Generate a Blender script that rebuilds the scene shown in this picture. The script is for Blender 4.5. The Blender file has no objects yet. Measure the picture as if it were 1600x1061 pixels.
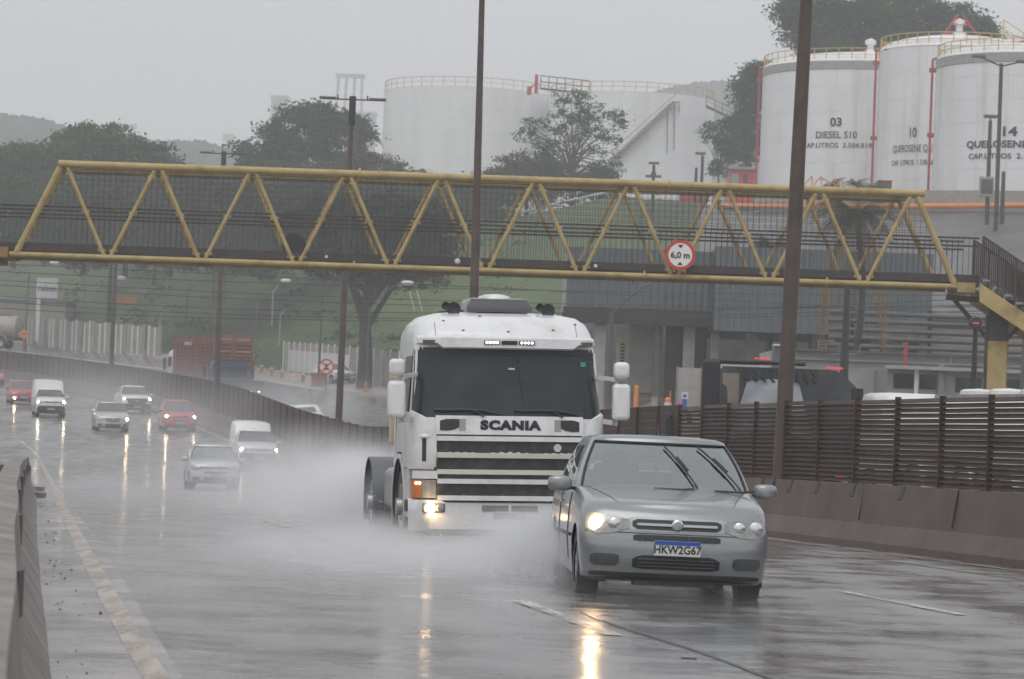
import bpy, bmesh, math, random
import numpy as np
from mathutils import Vector, Matrix
from mathutils.bvhtree import BVHTree

random.seed(7)
rng = np.random.default_rng(11)
sc = bpy.context.scene
R = math.radians

# ------------------------------------------------------------------ camera
EYE = 1.5                 # eye height above the near road (world z of the near road = 0)
FPX = 5000.0              # focal length in pixels of the 1600 px wide photograph
PITCH = R(1.37)
ROLL = R(2.2)
CAM = Vector((0, 0, EYE))
_f = Vector((0, math.cos(PITCH), math.sin(PITCH)))
_u = Vector((0, -math.sin(PITCH), math.cos(PITCH)))
_r = Vector((1, 0, 0))
RT = _r * math.cos(ROLL) + _u * math.sin(ROLL)
UP = -_r * math.sin(ROLL) + _u * math.cos(ROLL)
FW = _f
cam_d = bpy.data.cameras.new("camera")
cam_d.sensor_width = 36
cam_d.lens = 36 * FPX / 1600
cam_d.clip_start = 0.5
cam_d.clip_end = 8000
cam_d.dof.use_dof = True
cam_d.dof.focus_distance = 36
cam_d.dof.aperture_fstop = 7.5
cam = bpy.data.objects.new("camera", cam_d)
sc.collection.objects.link(cam)
cam.matrix_world = Matrix((
    (RT.x, UP.x, -FW.x, CAM.x), (RT.y, UP.y, -FW.y, CAM.y), (RT.z, UP.z, -FW.z, CAM.z), (0, 0, 0, 1)))
sc.camera = cam

# ------------------------------------------------------------------ sky and light (overcast, rain)
SUN_EL, SUN_AZ = R(62), R(200)
world = bpy.data.worlds.new("World")
sc.world = world
world.use_nodes = True
wn = world.node_tree
wn.nodes.clear()
sky = wn.nodes.new("ShaderNodeTexSky")
sky.sky_type = 'NISHITA'
sky.sun_disc = False
sky.sun_elevation = SUN_EL
sky.sun_rotation = SUN_AZ
sky.air_density = 2.0
sky.dust_density = 6.0
sky.ozone_density = 1.0
hs = wn.nodes.new("ShaderNodeHueSaturation")
hs.inputs["Saturation"].default_value = 0.10
tc = wn.nodes.new("ShaderNodeTexCoord")
nz = wn.nodes.new("ShaderNodeTexNoise")
nz.inputs["Scale"].default_value = 1.6
nz.inputs["Detail"].default_value = 3
mr = wn.nodes.new("ShaderNodeMapRange")
mr.inputs["To Min"].default_value = 0.92
mr.inputs["To Max"].default_value = 1.06
mixc = wn.nodes.new("ShaderNodeMixRGB")
mixc.blend_type = 'MIX'
mixc.inputs["Fac"].default_value = 0.80
mixc.inputs["Color2"].default_value = (4.35, 4.38, 4.55, 1)    # the even grey cloud deck
mul = wn.nodes.new("ShaderNodeMixRGB")
mul.blend_type = 'MULTIPLY'
mul.inputs["Fac"].default_value = 1
bg = wn.nodes.new("ShaderNodeBackground")
bg.inputs["Strength"].default_value = 0.15
wo = wn.nodes.new("ShaderNodeOutputWorld")
L = wn.links
L.new(sky.outputs[0], hs.inputs["Color"])
L.new(hs.outputs[0], mixc.inputs["Color1"])
L.new(mixc.outputs[0], mul.inputs["Color1"])
L.new(tc.outputs["Generated"], nz.inputs["Vector"])
L.new(nz.outputs["Fac"], mr.inputs["Value"])
L.new(mr.outputs[0], mul.inputs["Color2"])
L.new(mul.outputs[0], bg.inputs["Color"])
L.new(bg.outputs[0], wo.inputs["Surface"])
sun_d = bpy.data.lights.new("sun", 'SUN')
sun_d.energy = 0.5
sun_d.angle = R(40)
sun_d.color = (1.0, 0.97, 0.93)
sun = bpy.data.objects.new("sun", sun_d)
sc.collection.objects.link(sun)
sun.rotation_euler = (R(90) - SUN_EL, 0, R(180) - SUN_AZ)

sc.view_settings.view_transform = 'Standard'
sc.view_settings.look = 'None'
sc.view_settings.gamma = 1
sc.view_settings.exposure = 0.38
sc.cycles.max_bounces = 8
sc.cycles.diffuse_bounces = 3
sc.cycles.glossy_bounces = 3
sc.cycles.transparent_max_bounces = 12
sc.cycles.volume_bounces = 3
sc.cycles.volume_step_rate = 1.0
sc.cycles.volume_max_steps = 96
sc.cycles.sample_clamp_indirect = 8
sc.cycles.use_denoising = True
sc.cycles.use_adaptive_sampling = True
sc.cycles.adaptive_threshold = 0.02

# ------------------------------------------------------------------ helpers
def P(px, py, D):
    """a point seen at photo pixel (px, py), D metres ahead"""
    return CAM + FW * D + RT * ((px - 800) / FPX * D) - UP * ((py - 530.5) / FPX * D)

def pix(v):
    d = Vector(v) - CAM
    z = d.dot(FW)
    return (800 + FPX * d.dot(RT) / z, 530.5 - FPX * d.dot(UP) / z)

def tag(o, label=None, cat=None, group=None, kind=None):
    if label: o["label"] = label
    if cat: o["category"] = cat
    if group: o["group"] = group
    if kind: o["kind"] = kind
    return o

def link(o, parent=None):
    sc.collection.objects.link(o)
    if parent is not None:
        o.parent = parent
    return o

def thing(name, label, cat, loc=(0, 0, 0), rz=0, group=None, rot=None):
    o = bpy.data.objects.new(name, None)
    o.empty_display_size = 0.3
    link(o)
    o.location = loc
    o.rotation_euler = rot if rot else (0, 0, rz)
    return tag(o, label, cat, group)

def kids(o):
    return [c for c in bpy.data.objects if c.parent == o]

def copy_tree(o, parent=None):
    c = o.copy()
    link(c)
    c.parent = parent
    for ch in kids(o):
        copy_tree(ch, c)
    return c

class MB:
    """collects shapes and links them as one mesh object"""
    def __init__(s):
        s.v = []; s.f = []
    def add(s, vs, fs):
        b = len(s.v)
        s.v += [tuple(v) for v in vs]
        s.f += [tuple(b + i for i in f) for f in fs]
        return s
    def box(s, c, d, M=None):
        cx, cy, cz = c; x, y, z = d[0] / 2, d[1] / 2, d[2] / 2
        vs = [Vector((sx * x, sy * y, sz * z)) for sz in (-1, 1) for sy in (-1, 1) for sx in (-1, 1)]
        if M: vs = [M @ v for v in vs]
        vs = [v + Vector(c) for v in vs]
        return s.add(vs, [(0, 2, 3, 1), (4, 5, 7, 6), (0, 1, 5, 4), (2, 6, 7, 3), (0, 4, 6, 2), (1, 3, 7, 5)])
    def b2(s, a, b):
        return s.box([(a[i] + b[i]) / 2 for i in range(3)], [abs(b[i] - a[i]) for i in range(3)])
    def tube(s, p0, p1, r0, r1=None, n=10, cap=True):
        r1 = r0 if r1 is None else r1
        p0 = Vector(p0); p1 = Vector(p1)
        d = (p1 - p0)
        if d.length < 1e-6: return s
        d.normalize()
        a = Vector((0, 0, 1)) if abs(d.z) < .9 else Vector((1, 0, 0))
        e1 = d.cross(a).normalized(); e2 = d.cross(e1)
        vs = []
        for p, r in ((p0, r0), (p1, r1)):
            for i in range(n):
                t = 2 * math.pi * i / n
                vs.append(p + e1 * (r * math.cos(t)) + e2 * (r * math.sin(t)))
        fs = [(i, (i + 1) % n, n + (i + 1) % n, n + i) for i in range(n)]
        if cap: fs += [tuple(range(n - 1, -1, -1)), tuple(range(n, 2 * n))]
        return s.add(vs, fs)
    def path(s, pts, r, n=8, r1=None):
        m = len(pts)
        for i in range(m - 1):
            ra = r if r1 is None else r + (r1 - r) * i / (m - 1)
            rb = r if r1 is None else r + (r1 - r) * (i + 1) / (m - 1)
            s.tube(pts[i], pts[i + 1], ra, rb, n)
        return s
    def bar(s, p0, p1, w, h, up=(0, 0, 1)):
        p0 = Vector(p0); p1 = Vector(p1); d = (p1 - p0).normalized()
        e1 = d.cross(Vector(up))
        if e1.length < 1e-3: e1 = d.cross(Vector((0, 1, 0)))
        e1.normalize(); e2 = e1.cross(d)
        vs = [p + e1 * (a * w / 2) + e2 * (b * h / 2) for p in (p0, p1) for a, b in ((-1, -1), (1, -1), (1, 1), (-1, 1))]
        return s.add(vs, [(0, 1, 2, 3), (7, 6, 5, 4), (0, 4, 5, 1), (1, 5, 6, 2), (2, 6, 7, 3), (3, 7, 4, 0)])
    def lathe(s, prof, n=24, M=None, axis='z', a0=0, a1=2 * math.pi):
        """prof: list of (r, z)"""
        full = abs(a1 - a0 - 2 * math.pi) < 1e-6
        cols = n if full else n + 1
        vs = []
        for i in range(cols):
            t = a0 + (a1 - a0) * i / n
            for r, z in prof:
                v = (r * math.cos(t), r * math.sin(t), z)
                if axis == 'x': v = (z, r * math.cos(t), r * math.sin(t))
                if axis == 'y': v = (r * math.cos(t), z, r * math.sin(t))
                vs.append(Vector(v))
        if M: vs = [M @ v for v in vs]
        k = len(prof); fs = []
        for i in range(n):
            j = (i + 1) % cols
            for a in range(k - 1):
                fs.append((i * k + a, j * k + a, j * k + a + 1, i * k + a + 1))
        return s.add(vs, fs)
    def prism(s, poly, off):
        """poly: list of 3D points, extruded by vector off"""
        n = len(poly); off = Vector(off)
        vs = [Vector(p) for p in poly] + [Vector(p) + off for p in poly]
        fs = [tuple(range(n)), tuple(range(2 * n - 1, n - 1, -1))]
        fs += [(i, n + i, n + (i + 1) % n, (i + 1) % n) for i in range(n)]
        return s.add(vs, fs)
    def grid(s, rows, closed=False):
        b = len(s.v); m = len(rows[0])
        for r in rows: s.v += [tuple(v) for v in r]
        for i in range(len(rows) - 1):
            for j in range(m if closed else m - 1):
                k = (j + 1) % m
                s.f.append((b + i * m + j, b + i * m + k, b + (i + 1) * m + k, b + (i + 1) * m + j))
        return s
    def build(s, name, mat, parent=None, smooth=False, bevel=0, sub=0, recalc=True, angle=40, seg=2):
        me = bpy.data.meshes.new(name)
        me.from_pydata([tuple(v) for v in s.v], [], s.f)
        if recalc:
            bm = bmesh.new(); bm.from_mesh(me)
            bmesh.ops.recalc_face_normals(bm, faces=bm.faces)
            bm.to_mesh(me); bm.free()
        me.materials.append(mat)
        o = bpy.data.objects.new(name, me)
        link(o, parent)
        if bevel:
            m = o.modifiers.new("bevel", 'BEVEL'); m.width = bevel; m.segments = seg; m.limit_method = 'ANGLE'; m.angle_limit = R(35)
        if sub:
            m = o.modifiers.new("sub", 'SUBSURF'); m.levels = sub; m.render_levels = sub
        if smooth:
            me.polygons.foreach_set("use_smooth", [True] * len(me.polygons))
            if angle:
                try:
                    me.set_sharp_from_angle(angle=R(angle))
                except Exception:
                    pass
        return o

# ------------------------------------------------------------------ materials
def new_mat(name):
    m = bpy.data.materials.new(name); m.use_nodes = True
    nt = m.node_tree
    return m, nt, nt.nodes["Principled BSDF"]

def mat(name, col, rough=.6, metal=0, var=.18, scale=3.0, bump=0, bscale=40, coat=0, dirt=None, dscale=1.2, damt=.35, streak=False, spec=.5, stretch=None, alpha=None):
    m, nt, b = new_mat(name)
    N = nt.nodes; K = nt.links
    tcn = N.new("ShaderNodeTexCoord"); mp = N.new("ShaderNodeMapping")
    K.new(tcn.outputs["Object"], mp.inputs["Vector"])
    if stretch: mp.inputs["Scale"].default_value = stretch
    n1 = N.new("ShaderNodeTexNoise"); n1.inputs["Scale"].default_value = scale; n1.inputs["Detail"].default_value = 6; n1.inputs["Roughness"].default_value = .6
    K.new(mp.outputs[0], n1.inputs["Vector"])
    mrn = N.new("ShaderNodeMapRange")
    mrn.inputs["From Min"].default_value = .3; mrn.inputs["From Max"].default_value = .7
    mrn.inputs["To Min"].default_value = 1 - var; mrn.inputs["To Max"].default_value = 1 + var
    K.new(n1.outputs["Fac"], mrn.inputs["Value"])
    mx = N.new("ShaderNodeMixRGB"); mx.blend_type = 'MULTIPLY'; mx.inputs["Fac"].default_value = 1
    mx.inputs["Color1"].default_value = (*col, 1)
    K.new(mrn.outputs[0], mx.inputs["Color2"])
    out = mx.outputs[0]
    if dirt:
        n2 = N.new("ShaderNodeTexNoise"); n2.inputs["Scale"].default_value = dscale; n2.inputs["Detail"].default_value = 8; n2.inputs["Roughness"].default_value = .7
        if streak:
            mp2 = N.new("ShaderNodeMapping"); mp2.inputs["Scale"].default_value = (1, 1, .08)
            K.new(tcn.outputs["Object"], mp2.inputs["Vector"]); K.new(mp2.outputs[0], n2.inputs["Vector"])
        else:
            K.new(mp.outputs[0], n2.inputs["Vector"])
        r2 = N.new("ShaderNodeValToRGB"); r2.color_ramp.elements[0].position = .48; r2.color_ramp.elements[1].position = .75
        r2.color_ramp.elements[1].color = (damt, damt, damt, 1)
        K.new(n2.outputs["Fac"], r2.inputs["Fac"])
        mx2 = N.new("ShaderNodeMixRGB"); mx2.inputs["Color2"].default_value = (*dirt, 1)
        K.new(r2.outputs[0], mx2.inputs["Fac"]); K.new(out, mx2.inputs["Color1"])
        out = mx2.outputs[0]
    K.new(out, b.inputs["Base Color"])
    b.inputs["Roughness"].default_value = rough
    b.inputs["Metallic"].default_value = metal
    b.inputs["Coat Weight"].default_value = coat
    b.inputs["Coat Roughness"].default_value = .08
    b.inputs["Specular IOR Level"].default_value = spec
    if bump:
        n3 = N.new("ShaderNodeTexNoise"); n3.inputs["Scale"].default_value = bscale; n3.inputs["Detail"].default_value = 4
        K.new(mp.outputs[0], n3.inputs["Vector"])
        bp = N.new("ShaderNodeBump"); bp.inputs["Strength"].default_value = bump; bp.inputs["Distance"].default_value = .02
        K.new(n3.outputs["Fac"], bp.inputs["Height"]); K.new(bp.outputs[0], b.inputs["Normal"])
    return m

def emit(name, col, strength):
    m, nt, b = new_mat(name)
    b.inputs["Base Color"].default_value = (*col, 1)
    b.inputs["Emission Color"].default_value = (*col, 1)
    b.inputs["Emission Strength"].default_value = strength
    return m

def glass(name, tint, opacity=.35, rough=.03):
    """see-through pane: tinted transparency under a mirror coat"""
    m, nt, b = new_mat(name)
    N = nt.nodes; K = nt.links
    o = N["Material Output"]
    tr = N.new("ShaderNodeBsdfTransparent"); tr.inputs["Color"].default_value = (*tint, 1)
    gl = N.new("ShaderNodeBsdfGlossy"); gl.inputs["Roughness"].default_value = rough
    gl.inputs["Color"].default_value = (.9, .95, .95, 1)
    fr = N.new("ShaderNodeFresnel"); fr.inputs["IOR"].default_value = 1.6
    ad = N.new("ShaderNodeMath"); ad.operation = 'ADD'; ad.inputs[1].default_value = opacity; ad.use_clamp = True
    K.new(fr.outputs[0], ad.inputs[0])
    mx = N.new("ShaderNodeMixShader")
    K.new(ad.outputs[0], mx.inputs[0]); K.new(tr.outputs[0], mx.inputs[1]); K.new(gl.outputs[0], mx.inputs[2])
    K.new(mx.outputs[0], o.inputs["Surface"])
    return m

M = {}
def setup_mats():
    M['black'] = mat('black_plastic', (.022, .023, .025), .45, var=.2)
    M['rubber'] = mat('rubber', (.02, .02, .021), .55, var=.25, scale=12)
    M['chrome'] = mat('chrome', (.62, .63, .64), .22, 1, var=.05)
    M['rim'] = mat('rim_alloy', (.42, .42, .43), .35, .8, var=.1)
    M['darkglass'] = mat('dark_glass', (.022, .030, .031), .08, var=.3, scale=2, coat=0, spec=.35)
    M['carglass'] = mat('car_glass', (.075, .088, .09), .10, var=.35, scale=2, coat=.5)
    M['steel'] = mat('galvanised_steel', (.36, .37, .38), .4, .5, dirt=(.14, .10, .08), damt=.4)
    M['rust_pole'] = mat('rusty_pole_steel', (.085, .062, .052), .5, .2, var=.3, scale=2.5, dirt=(.16, .07, .04), dscale=1.5, damt=.6, streak=True, bump=.2)
    M['grey_pole'] = mat('grey_pole_steel', (.10, .095, .09), .5, .2, var=.2, scale=2)
    M['yellow'] = mat('yellow_paint', (.44, .335, .15), .5, spec=.3, var=.14, scale=1.5, dirt=(.22, .125, .06), dscale=1.6, damt=.85, bump=.1)
    M['orange'] = mat('orange_paint', (.72, .24, .045), .5, var=.12)
    M['red'] = mat('red_paint', (.55, .035, .03), .4, var=.12)
    M['white'] = mat('white_paint', (.74, .74, .74), .3, var=.05, coat=.4, dirt=(.4, .38, .36), dscale=1.5, damt=.25)
    M['brown'] = mat('brown_fence_steel', (.046, .026, .020), .6, .0, spec=.25, var=.3, scale=2, dirt=(.11, .06, .045), damt=.5, dscale=3)
    M['barrier'] = mat('barrier_concrete', (.112, .077, .066), .55, spec=.35, var=.25, scale=1.2, dirt=(.05, .043, .04), dscale=.9, damt=.7, bump=.5, bscale=25)
    M['barrier_grey'] = mat('grey_barrier_concrete', (.23, .208, .198), .6, spec=.3, var=.25, scale=2.5, dirt=(.07, .045, .042), dscale=2.2, damt=.9, bump=.4, bscale=18)
    M['concrete'] = mat('concrete', (.25, .245, .235), .6, var=.2, scale=1.2, dirt=(.10, .095, .09), dscale=.8, damt=.5)
    M['dark'] = mat('dark_steel', (.035, .033, .033), .5, .2, var=.25)
    M['seat'] = mat('seat_cloth', (.045, .05, .055), .9, var=.2, scale=20)
    M['head'] = emit('lit_headlamp', (1, .66, .34), 60)
    M['headw'] = emit('white_headlamp', (1, .80, .58), 60)
    M['headf'] = emit('warm_far_headlamp', (1, .68, .38), 70)
    M['led'] = emit('led_white', (1, .95, .97), 3.0)
    M['ledr'] = emit('led_red', (1, .06, .04), .32)
    M['plate'] = mat('plate_white', (.66, .66, .64), .4, var=.04)
    M['blue'] = mat('blue_paint', (.02, .09, .42), .4, var=.1)
    M['ink'] = mat('lettering_ink', (.02, .02, .025), .5, var=.1)
    M['lens'] = mat('lamp_lens', (.27, .28, .27), .12, .3, var=.25, scale=25, coat=.6)
    M['amber'] = mat('amber_lens', (.62, .18, .04), .2, var=.15, coat=.5)
setup_mats()

# ------------------------------------------------------------------ text
def text_verts(s, size, bold=0.0, sx=1.0, extrude=.01, align='CENTER', shear=0, space=1.0):
    cu = bpy.data.curves.new("t", 'FONT')
    cu.body = s; cu.size = size; cu.align_x = align; cu.align_y = 'CENTER'
    cu.offset = bold; cu.extrude = extrude; cu.shear = shear; cu.space_character = space; cu.resolution_u = 3
    ob = bpy.data.objects.new("t", cu); sc.collection.objects.link(ob)
    dg = bpy.context.evaluated_depsgraph_get(); dg.update()
    me = bpy.data.meshes.new_from_object(ob.evaluated_get(dg))
    vs = [Vector((v.co.x * sx, v.co.y, v.co.z)) for v in me.vertices]
    fs = [tuple(p.vertices) for p in me.polygons]
    bpy.data.objects.remove(ob); bpy.data.curves.remove(cu); bpy.data.meshes.remove(me)
    return vs, fs

def text(s, size, m, parent, mat4, name='lettering', fn=None, **kw):
    """text standing in the local XZ plane, readable from -Y"""
    vs, fs = text_verts(s, size, **kw)
    out = []
    for v in vs:
        w = Vector((v.x, -v.z, v.y))
        out.append(fn(w) if fn else mat4 @ w)
    return MB().add(out, fs).build(name, m, parent, recalc=False)
# ------------------------------------------------------------------ the lie of the land: break lines (distance, x, drop below the eye)
YS = np.arange(2.0, 331.0, 1.0)
def line(pts, sig=5):
    a = np.array(pts, float)
    Y = np.arange(-30.0, 361.0, 1.0)
    out = []
    for k in (1, 2):
        v = np.interp(Y, a[:, 0], a[:, k])
        s0 = (a[1, k] - a[0, k]) / (a[1, 0] - a[0, 0]); s1 = (a[-1, k] - a[-2, k]) / (a[-1, 0] - a[-2, 0])
        v = np.where(Y < a[0, 0], a[0, k] + s0 * (Y - a[0, 0]), v)
        v = np.where(Y > a[-1, 0], a[-1, k] + s1 * (Y - a[-1, 0]), v)
        g = np.exp(-.5 * (np.arange(-20, 21) / sig) ** 2); g /= g.sum()
        v = np.convolve(np.pad(v, 20, mode='edge'), g, mode='valid')
        out.append(v)
    return Y, out[0], EYE - out[1]
def frompix(pts):
    o = []
    for D, px, py in pts:
        v = P(px, py, D); o.append((v.y, v.x, EYE - v.z))
    return o
LB = line([(4, -.40, 1.42)] + frompix([(17, 77, 1061), (27, 60, 898), (40, 57, 826), (60, 57, 786), (78, 57, 768), (105, 14, 757), (130, -27, 716), (150, -83, 676)]) + [
           (180, -34, .95), (220, -46, 0.05), (260, -60, -.9), (300, -76, -1.8), (340, -94, -2.4)], 3.5)
RB = line([(4, 13.0, 1.4), (17, 10.7, 1.47), (30, 8.45, 1.55), (40.3, 6.45, 1.66), (50.7, 4.25, 1.76), (65, 1.9, 1.95), (85, -1.2, 2.35), (105, -4.3, 2.75),
           (125, -7.8, 2.75), (141, -10.9, 2.1), (153, -13.1, 1.6), (175, -17.5, 1.02), (195, -22.2, .5), (215, -27.2, 0), (240, -34.4, -.7), (262, -42.4, -1.3), (300, -58.4, -2.5), (340, -78, -3.4)])
RB2 = (RB[0], RB[1] + .62 + np.clip((RB[0] - 130) / 100, 0, 1) * .25, RB[2])
OB = line([(4, 24.5, 1.2), (17, 22.7, 1.2), (40, 18.2, 1.3), (65, 13.6, 1.5), (91, 9.3, 1.85), (120, 4.6, 1.8), (150, -1.3, .95), (175, -7.2, 0.02), (190, -10.9, -.42),
           (215, -17, -1.15), (255, -28.7, -2.1), (300, -48, -3.7), (340, -69, -4.8)])
SB = line([(4, 31, 1), (40, 24, 1), (91, 15.5, 1.2), (120, 11, .75), (150, 5.2, -.15), (175, -3, -.55), (190, -7.8, -.85), (205, -11.6, -1.15), (222, -16, -1.6), (240, -20.4, -2.3),
           (265, -29.6, -3.7), (310, -47.3, -5.4), (345, -64, -6.4)])
FT = (SB[0], SB[1] + np.interp(SB[0], [0, 120, 170, 240, 270, 400], [8, 7, 5.5, 3.5, .6, .6]), SB[2] + .25)
SB = (SB[0], SB[1], SB[2]); 
def at(Ln, y):
    return float(np.interp(y, Ln[0], Ln[1])), float(np.interp(y, Ln[0], Ln[2]))
def road_z(x, y):
    xl, zl = at(LB, y); xr, zr = at(RB, y)
    return zl + (zr - zl) * (x - xl) / (xr - xl)
def opp_z(x, y):
    xl, zl = at(RB2, y); xr, zr = at(OB, y)
    t = (x - xl) / (xr - xl)
    return zl + (zr - zl) * t
def road_dir(y, Ln=RB):
    """heading angle of the road away from the camera: rotation about z"""
    x0, _ = at(Ln, y - 4); x1, _ = at(Ln, y + 4)
    return math.atan2(-(x1 - x0), 8)
def road_rot(x, y, fn=road_z, Ln=RB):
    """euler rotation that lays a vehicle (nose towards the camera, -Y) on the road"""
    a = road_dir(y, Ln)
    f = Vector((-math.sin(a), math.cos(a), 0))      # away from the camera along the road
    r = Vector((math.cos(a), math.sin(a), 0))
    def h(p): return fn(p.x, p.y)
    p = Vector((x, y, 0))
    sf = (h(p + f * 2) - h(p - f * 2)) / 4; sr = (h(p + r) - h(p - r)) / 2
    ff = Vector((f.x, f.y, sf)).normalized(); rr = Vector((r.x, r.y, sr)).normalized()
    up = rr.cross(ff).normalized(); rr = ff.cross(up).normalized()
    return Matrix((rr, ff, up)).transposed().to_euler()

def sheet(name, A, B, m, y0, y1, nx=8, dz=0.0, kind='structure', step=1.0, ta=0.0, tb=1.0, crown=0):
    rows = []
    for y in np.arange(y0, y1 + .01, step):
        xa, za = at(A, y); xb, zb = at(B, y)
        rows.append([(xa + (xb - xa) * (ta + (tb - ta) * i / nx), y, za + (zb - za) * (ta + (tb - ta) * i / nx) + dz) for i in range(nx + 1)])
    o = MB().grid(rows).build(name, m, None, smooth=True, angle=0, recalc=False)
    if kind: o['kind'] = kind
    return o

# ---- wet asphalt
def wet_asphalt(name, dark, light, stre=(1, .12, 1), puddle=.5):
    m, nt, b = new_mat(name)
    N = nt.nodes; K = nt.links
    tcn = N.new("ShaderNodeTexCoord")
    mp = N.new("ShaderNodeMapping"); mp.inputs["Rotation"].default_value = (0, 0, R(-9)); mp.inputs["Scale"].default_value = stre
    K.new(tcn.outputs["Object"], mp.inputs["Vector"])
    def noise(sc_, det, vec, rough=.6):
        n = N.new("ShaderNodeTexNoise"); n.inputs["Scale"].default_value = sc_; n.inputs["Detail"].default_value = det; n.inputs["Roughness"].default_value = rough
        K.new(vec, n.inputs["Vector"]); return n
    nA = noise(.55, 6, mp.outputs[0]); nB = noise(60, 3, tcn.outputs["Object"]); nC = noise(.9, 7, tcn.outputs["Object"], .62); nD = noise(.16, 4, tcn.outputs["Object"])
    s1 = N.new("ShaderNodeMath"); s1.operation = 'MULTIPLY_ADD'; s1.inputs[1].default_value = .40; K.new(nA.outputs["Fac"], s1.inputs[0])
    s2 = N.new("ShaderNodeMath"); s2.operation = 'MULTIPLY_ADD'; s2.inputs[1].default_value = .45; K.new(nC.outputs["Fac"], s2.inputs[0])
    s3 = N.new("ShaderNodeMath"); s3.operation = 'MULTIPLY'; s3.inputs[1].default_value = .15; K.new(nD.outputs["Fac"], s3.inputs[0])
    K.new(s3.outputs[0], s2.inputs[2]); K.new(s2.outputs[0], s1.inputs[2])
    cr = N.new("ShaderNodeValToRGB")
    cr.color_ramp.elements[0].position = .40; cr.color_ramp.elements[0].color = (*dark, 1)
    cr.color_ramp.elements[1].position = .60; cr.color_ramp.elements[1].color = (*light, 1)
    K.new(s1.outputs[0], cr.inputs["Fac"])
    mx = N.new("ShaderNodeMixRGB"); mx.blend_type = 'MULTIPLY'; mx.inputs["Fac"].default_value = .6
    K.new(cr.outputs[0], mx.inputs["Color1"])
    g = N.new("ShaderNodeMapRange"); g.inputs["To Min"].default_value = .5; g.inputs["To Max"].default_value = 1.5
    K.new(nB.outputs["Fac"], g.inputs["Value"]); K.new(g.outputs[0], mx.inputs["Color2"])
    K.new(mx.outputs[0], b.inputs["Base Color"])
    # water film: smooth where it stands, rougher on the crowns of the lanes
    rr = N.new("ShaderNodeMapRange"); rr.inputs["From Min"].default_value = .42; rr.inputs["From Max"].default_value = .57
    rr.inputs["To Min"].default_value = .07; rr.inputs["To Max"].default_value = .46
    K.new(s1.outputs[0], rr.inputs["Value"]); K.new(rr.outputs[0], b.inputs["Roughness"])
    cw = N.new("ShaderNodeMapRange"); cw.inputs["From Min"].default_value = .44; cw.inputs["From Max"].default_value = .56; cw.inputs["To Min"].default_value = 1.0; cw.inputs["To Max"].default_value = .25
    K.new(s1.outputs[0], cw.inputs["Value"]); K.new(cw.outputs[0], b.inputs["Coat Weight"])
    b.inputs["Specular IOR Level"].default_value = .62
    b.inputs["Coat Roughness"].default_value = .13
    b.inputs["Coat IOR"].default_value = 1.33
    # rain-pocked, rippled surface
    mp2 = N.new("ShaderNodeMapping"); mp2.inputs["Scale"].default_value = (1, 1, 1)
    K.new(tcn.outputs["Object"], mp2.inputs["Vector"])
    n5 = noise(2.2, 4, mp2.outputs[0], .55); n6 = noise(14, 3, tcn.outputs["Object"])
    a2 = N.new("ShaderNodeMath"); a2.operation = 'MULTIPLY_ADD'; a2.inputs[1].default_value = .16
    K.new(n6.outputs["Fac"], a2.inputs[0]); K.new(n5.outputs["Fac"], a2.inputs[2])
    bp = N.new("ShaderNodeBump"); bp.inputs["Strength"].default_value = .30; bp.inputs["Distance"].default_value = .03
    K.new(a2.outputs[0], bp.inputs["Height"]); K.new(bp.outputs[0], b.inputs["Normal"]); K.new(bp.outputs[0], b.inputs["Coat Normal"])
    return m
ASPH = wet_asphalt('wet_asphalt', (.050, .049, .050), (.265, .260, .262))  # pale end of the colour raised to stand in for sky sheen
ASPH2 = wet_asphalt('wet_asphalt_far', (.05, .052, .055), (.10, .10, .10))
SHOULD = wet_asphalt('wet_shoulder', (.12, .10, .098), (.42, .40, .40), stre=(1, .25, 1))  # bright sky reflection of the puddles put into the pale tone
WALK = mat('wet_pavement', (.22, .20, .185), .32, var=.25, scale=.6, dirt=(.36, .17, .08), dscale=.16, damt=.65)
EARTH = mat('wet_earth', (.07, .062, .05), .7, var=.3, scale=.5, dirt=(.045, .07, .025), dscale=.3, damt=.8)
def worn_paint(name, col, lo, hi):
    m, nt, b = new_mat(name); N = nt.nodes; K = nt.links
    tcn = N.new("ShaderNodeTexCoord")
    n1 = N.new("ShaderNodeTexNoise"); n1.inputs["Scale"].default_value = 3.2; n1.inputs["Detail"].default_value = 8; n1.inputs["Roughness"].default_value = .72
    mpp = N.new("ShaderNodeMapping"); mpp.inputs["Scale"].default_value = (1.6, .22, 1); mpp.inputs["Rotation"].default_value = (0, 0, R(-9))
    K.new(tcn.outputs["Object"], mpp.inputs["Vector"]); K.new(mpp.outputs[0], n1.inputs["Vector"])
    mr_ = N.new("ShaderNodeMapRange"); mr_.inputs["From Min"].default_value = lo; mr_.inputs["From Max"].default_value = hi
    K.new(n1.outputs["Fac"], mr_.inputs["Value"]); K.new(mr_.outputs[0], b.inputs["Alpha"])
    b.inputs["Base Color"].default_value = (*col, 1); b.inputs["Roughness"].default_value = .35
    return m
PAINT = worn_paint('worn_road_paint', (.48, .44, .40), .34, .56)
PAINTY = worn_paint('worn_yellow_paint', (.42, .36, .30), .24, .56)
road = sheet('road', LB, RB, ASPH, 3, 330, 12)
opp = sheet('opposite_road', RB2, OB, ASPH2, 3, 345, 10)
srv = sheet('service_road', OB, SB, ASPH2, 3, 345, 5, dz=0)
shoulder = sheet('shoulder_pavement', LB, RB, SHOULD, 3, 160, 3, dz=.006, ta=0, tb=.055)
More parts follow.
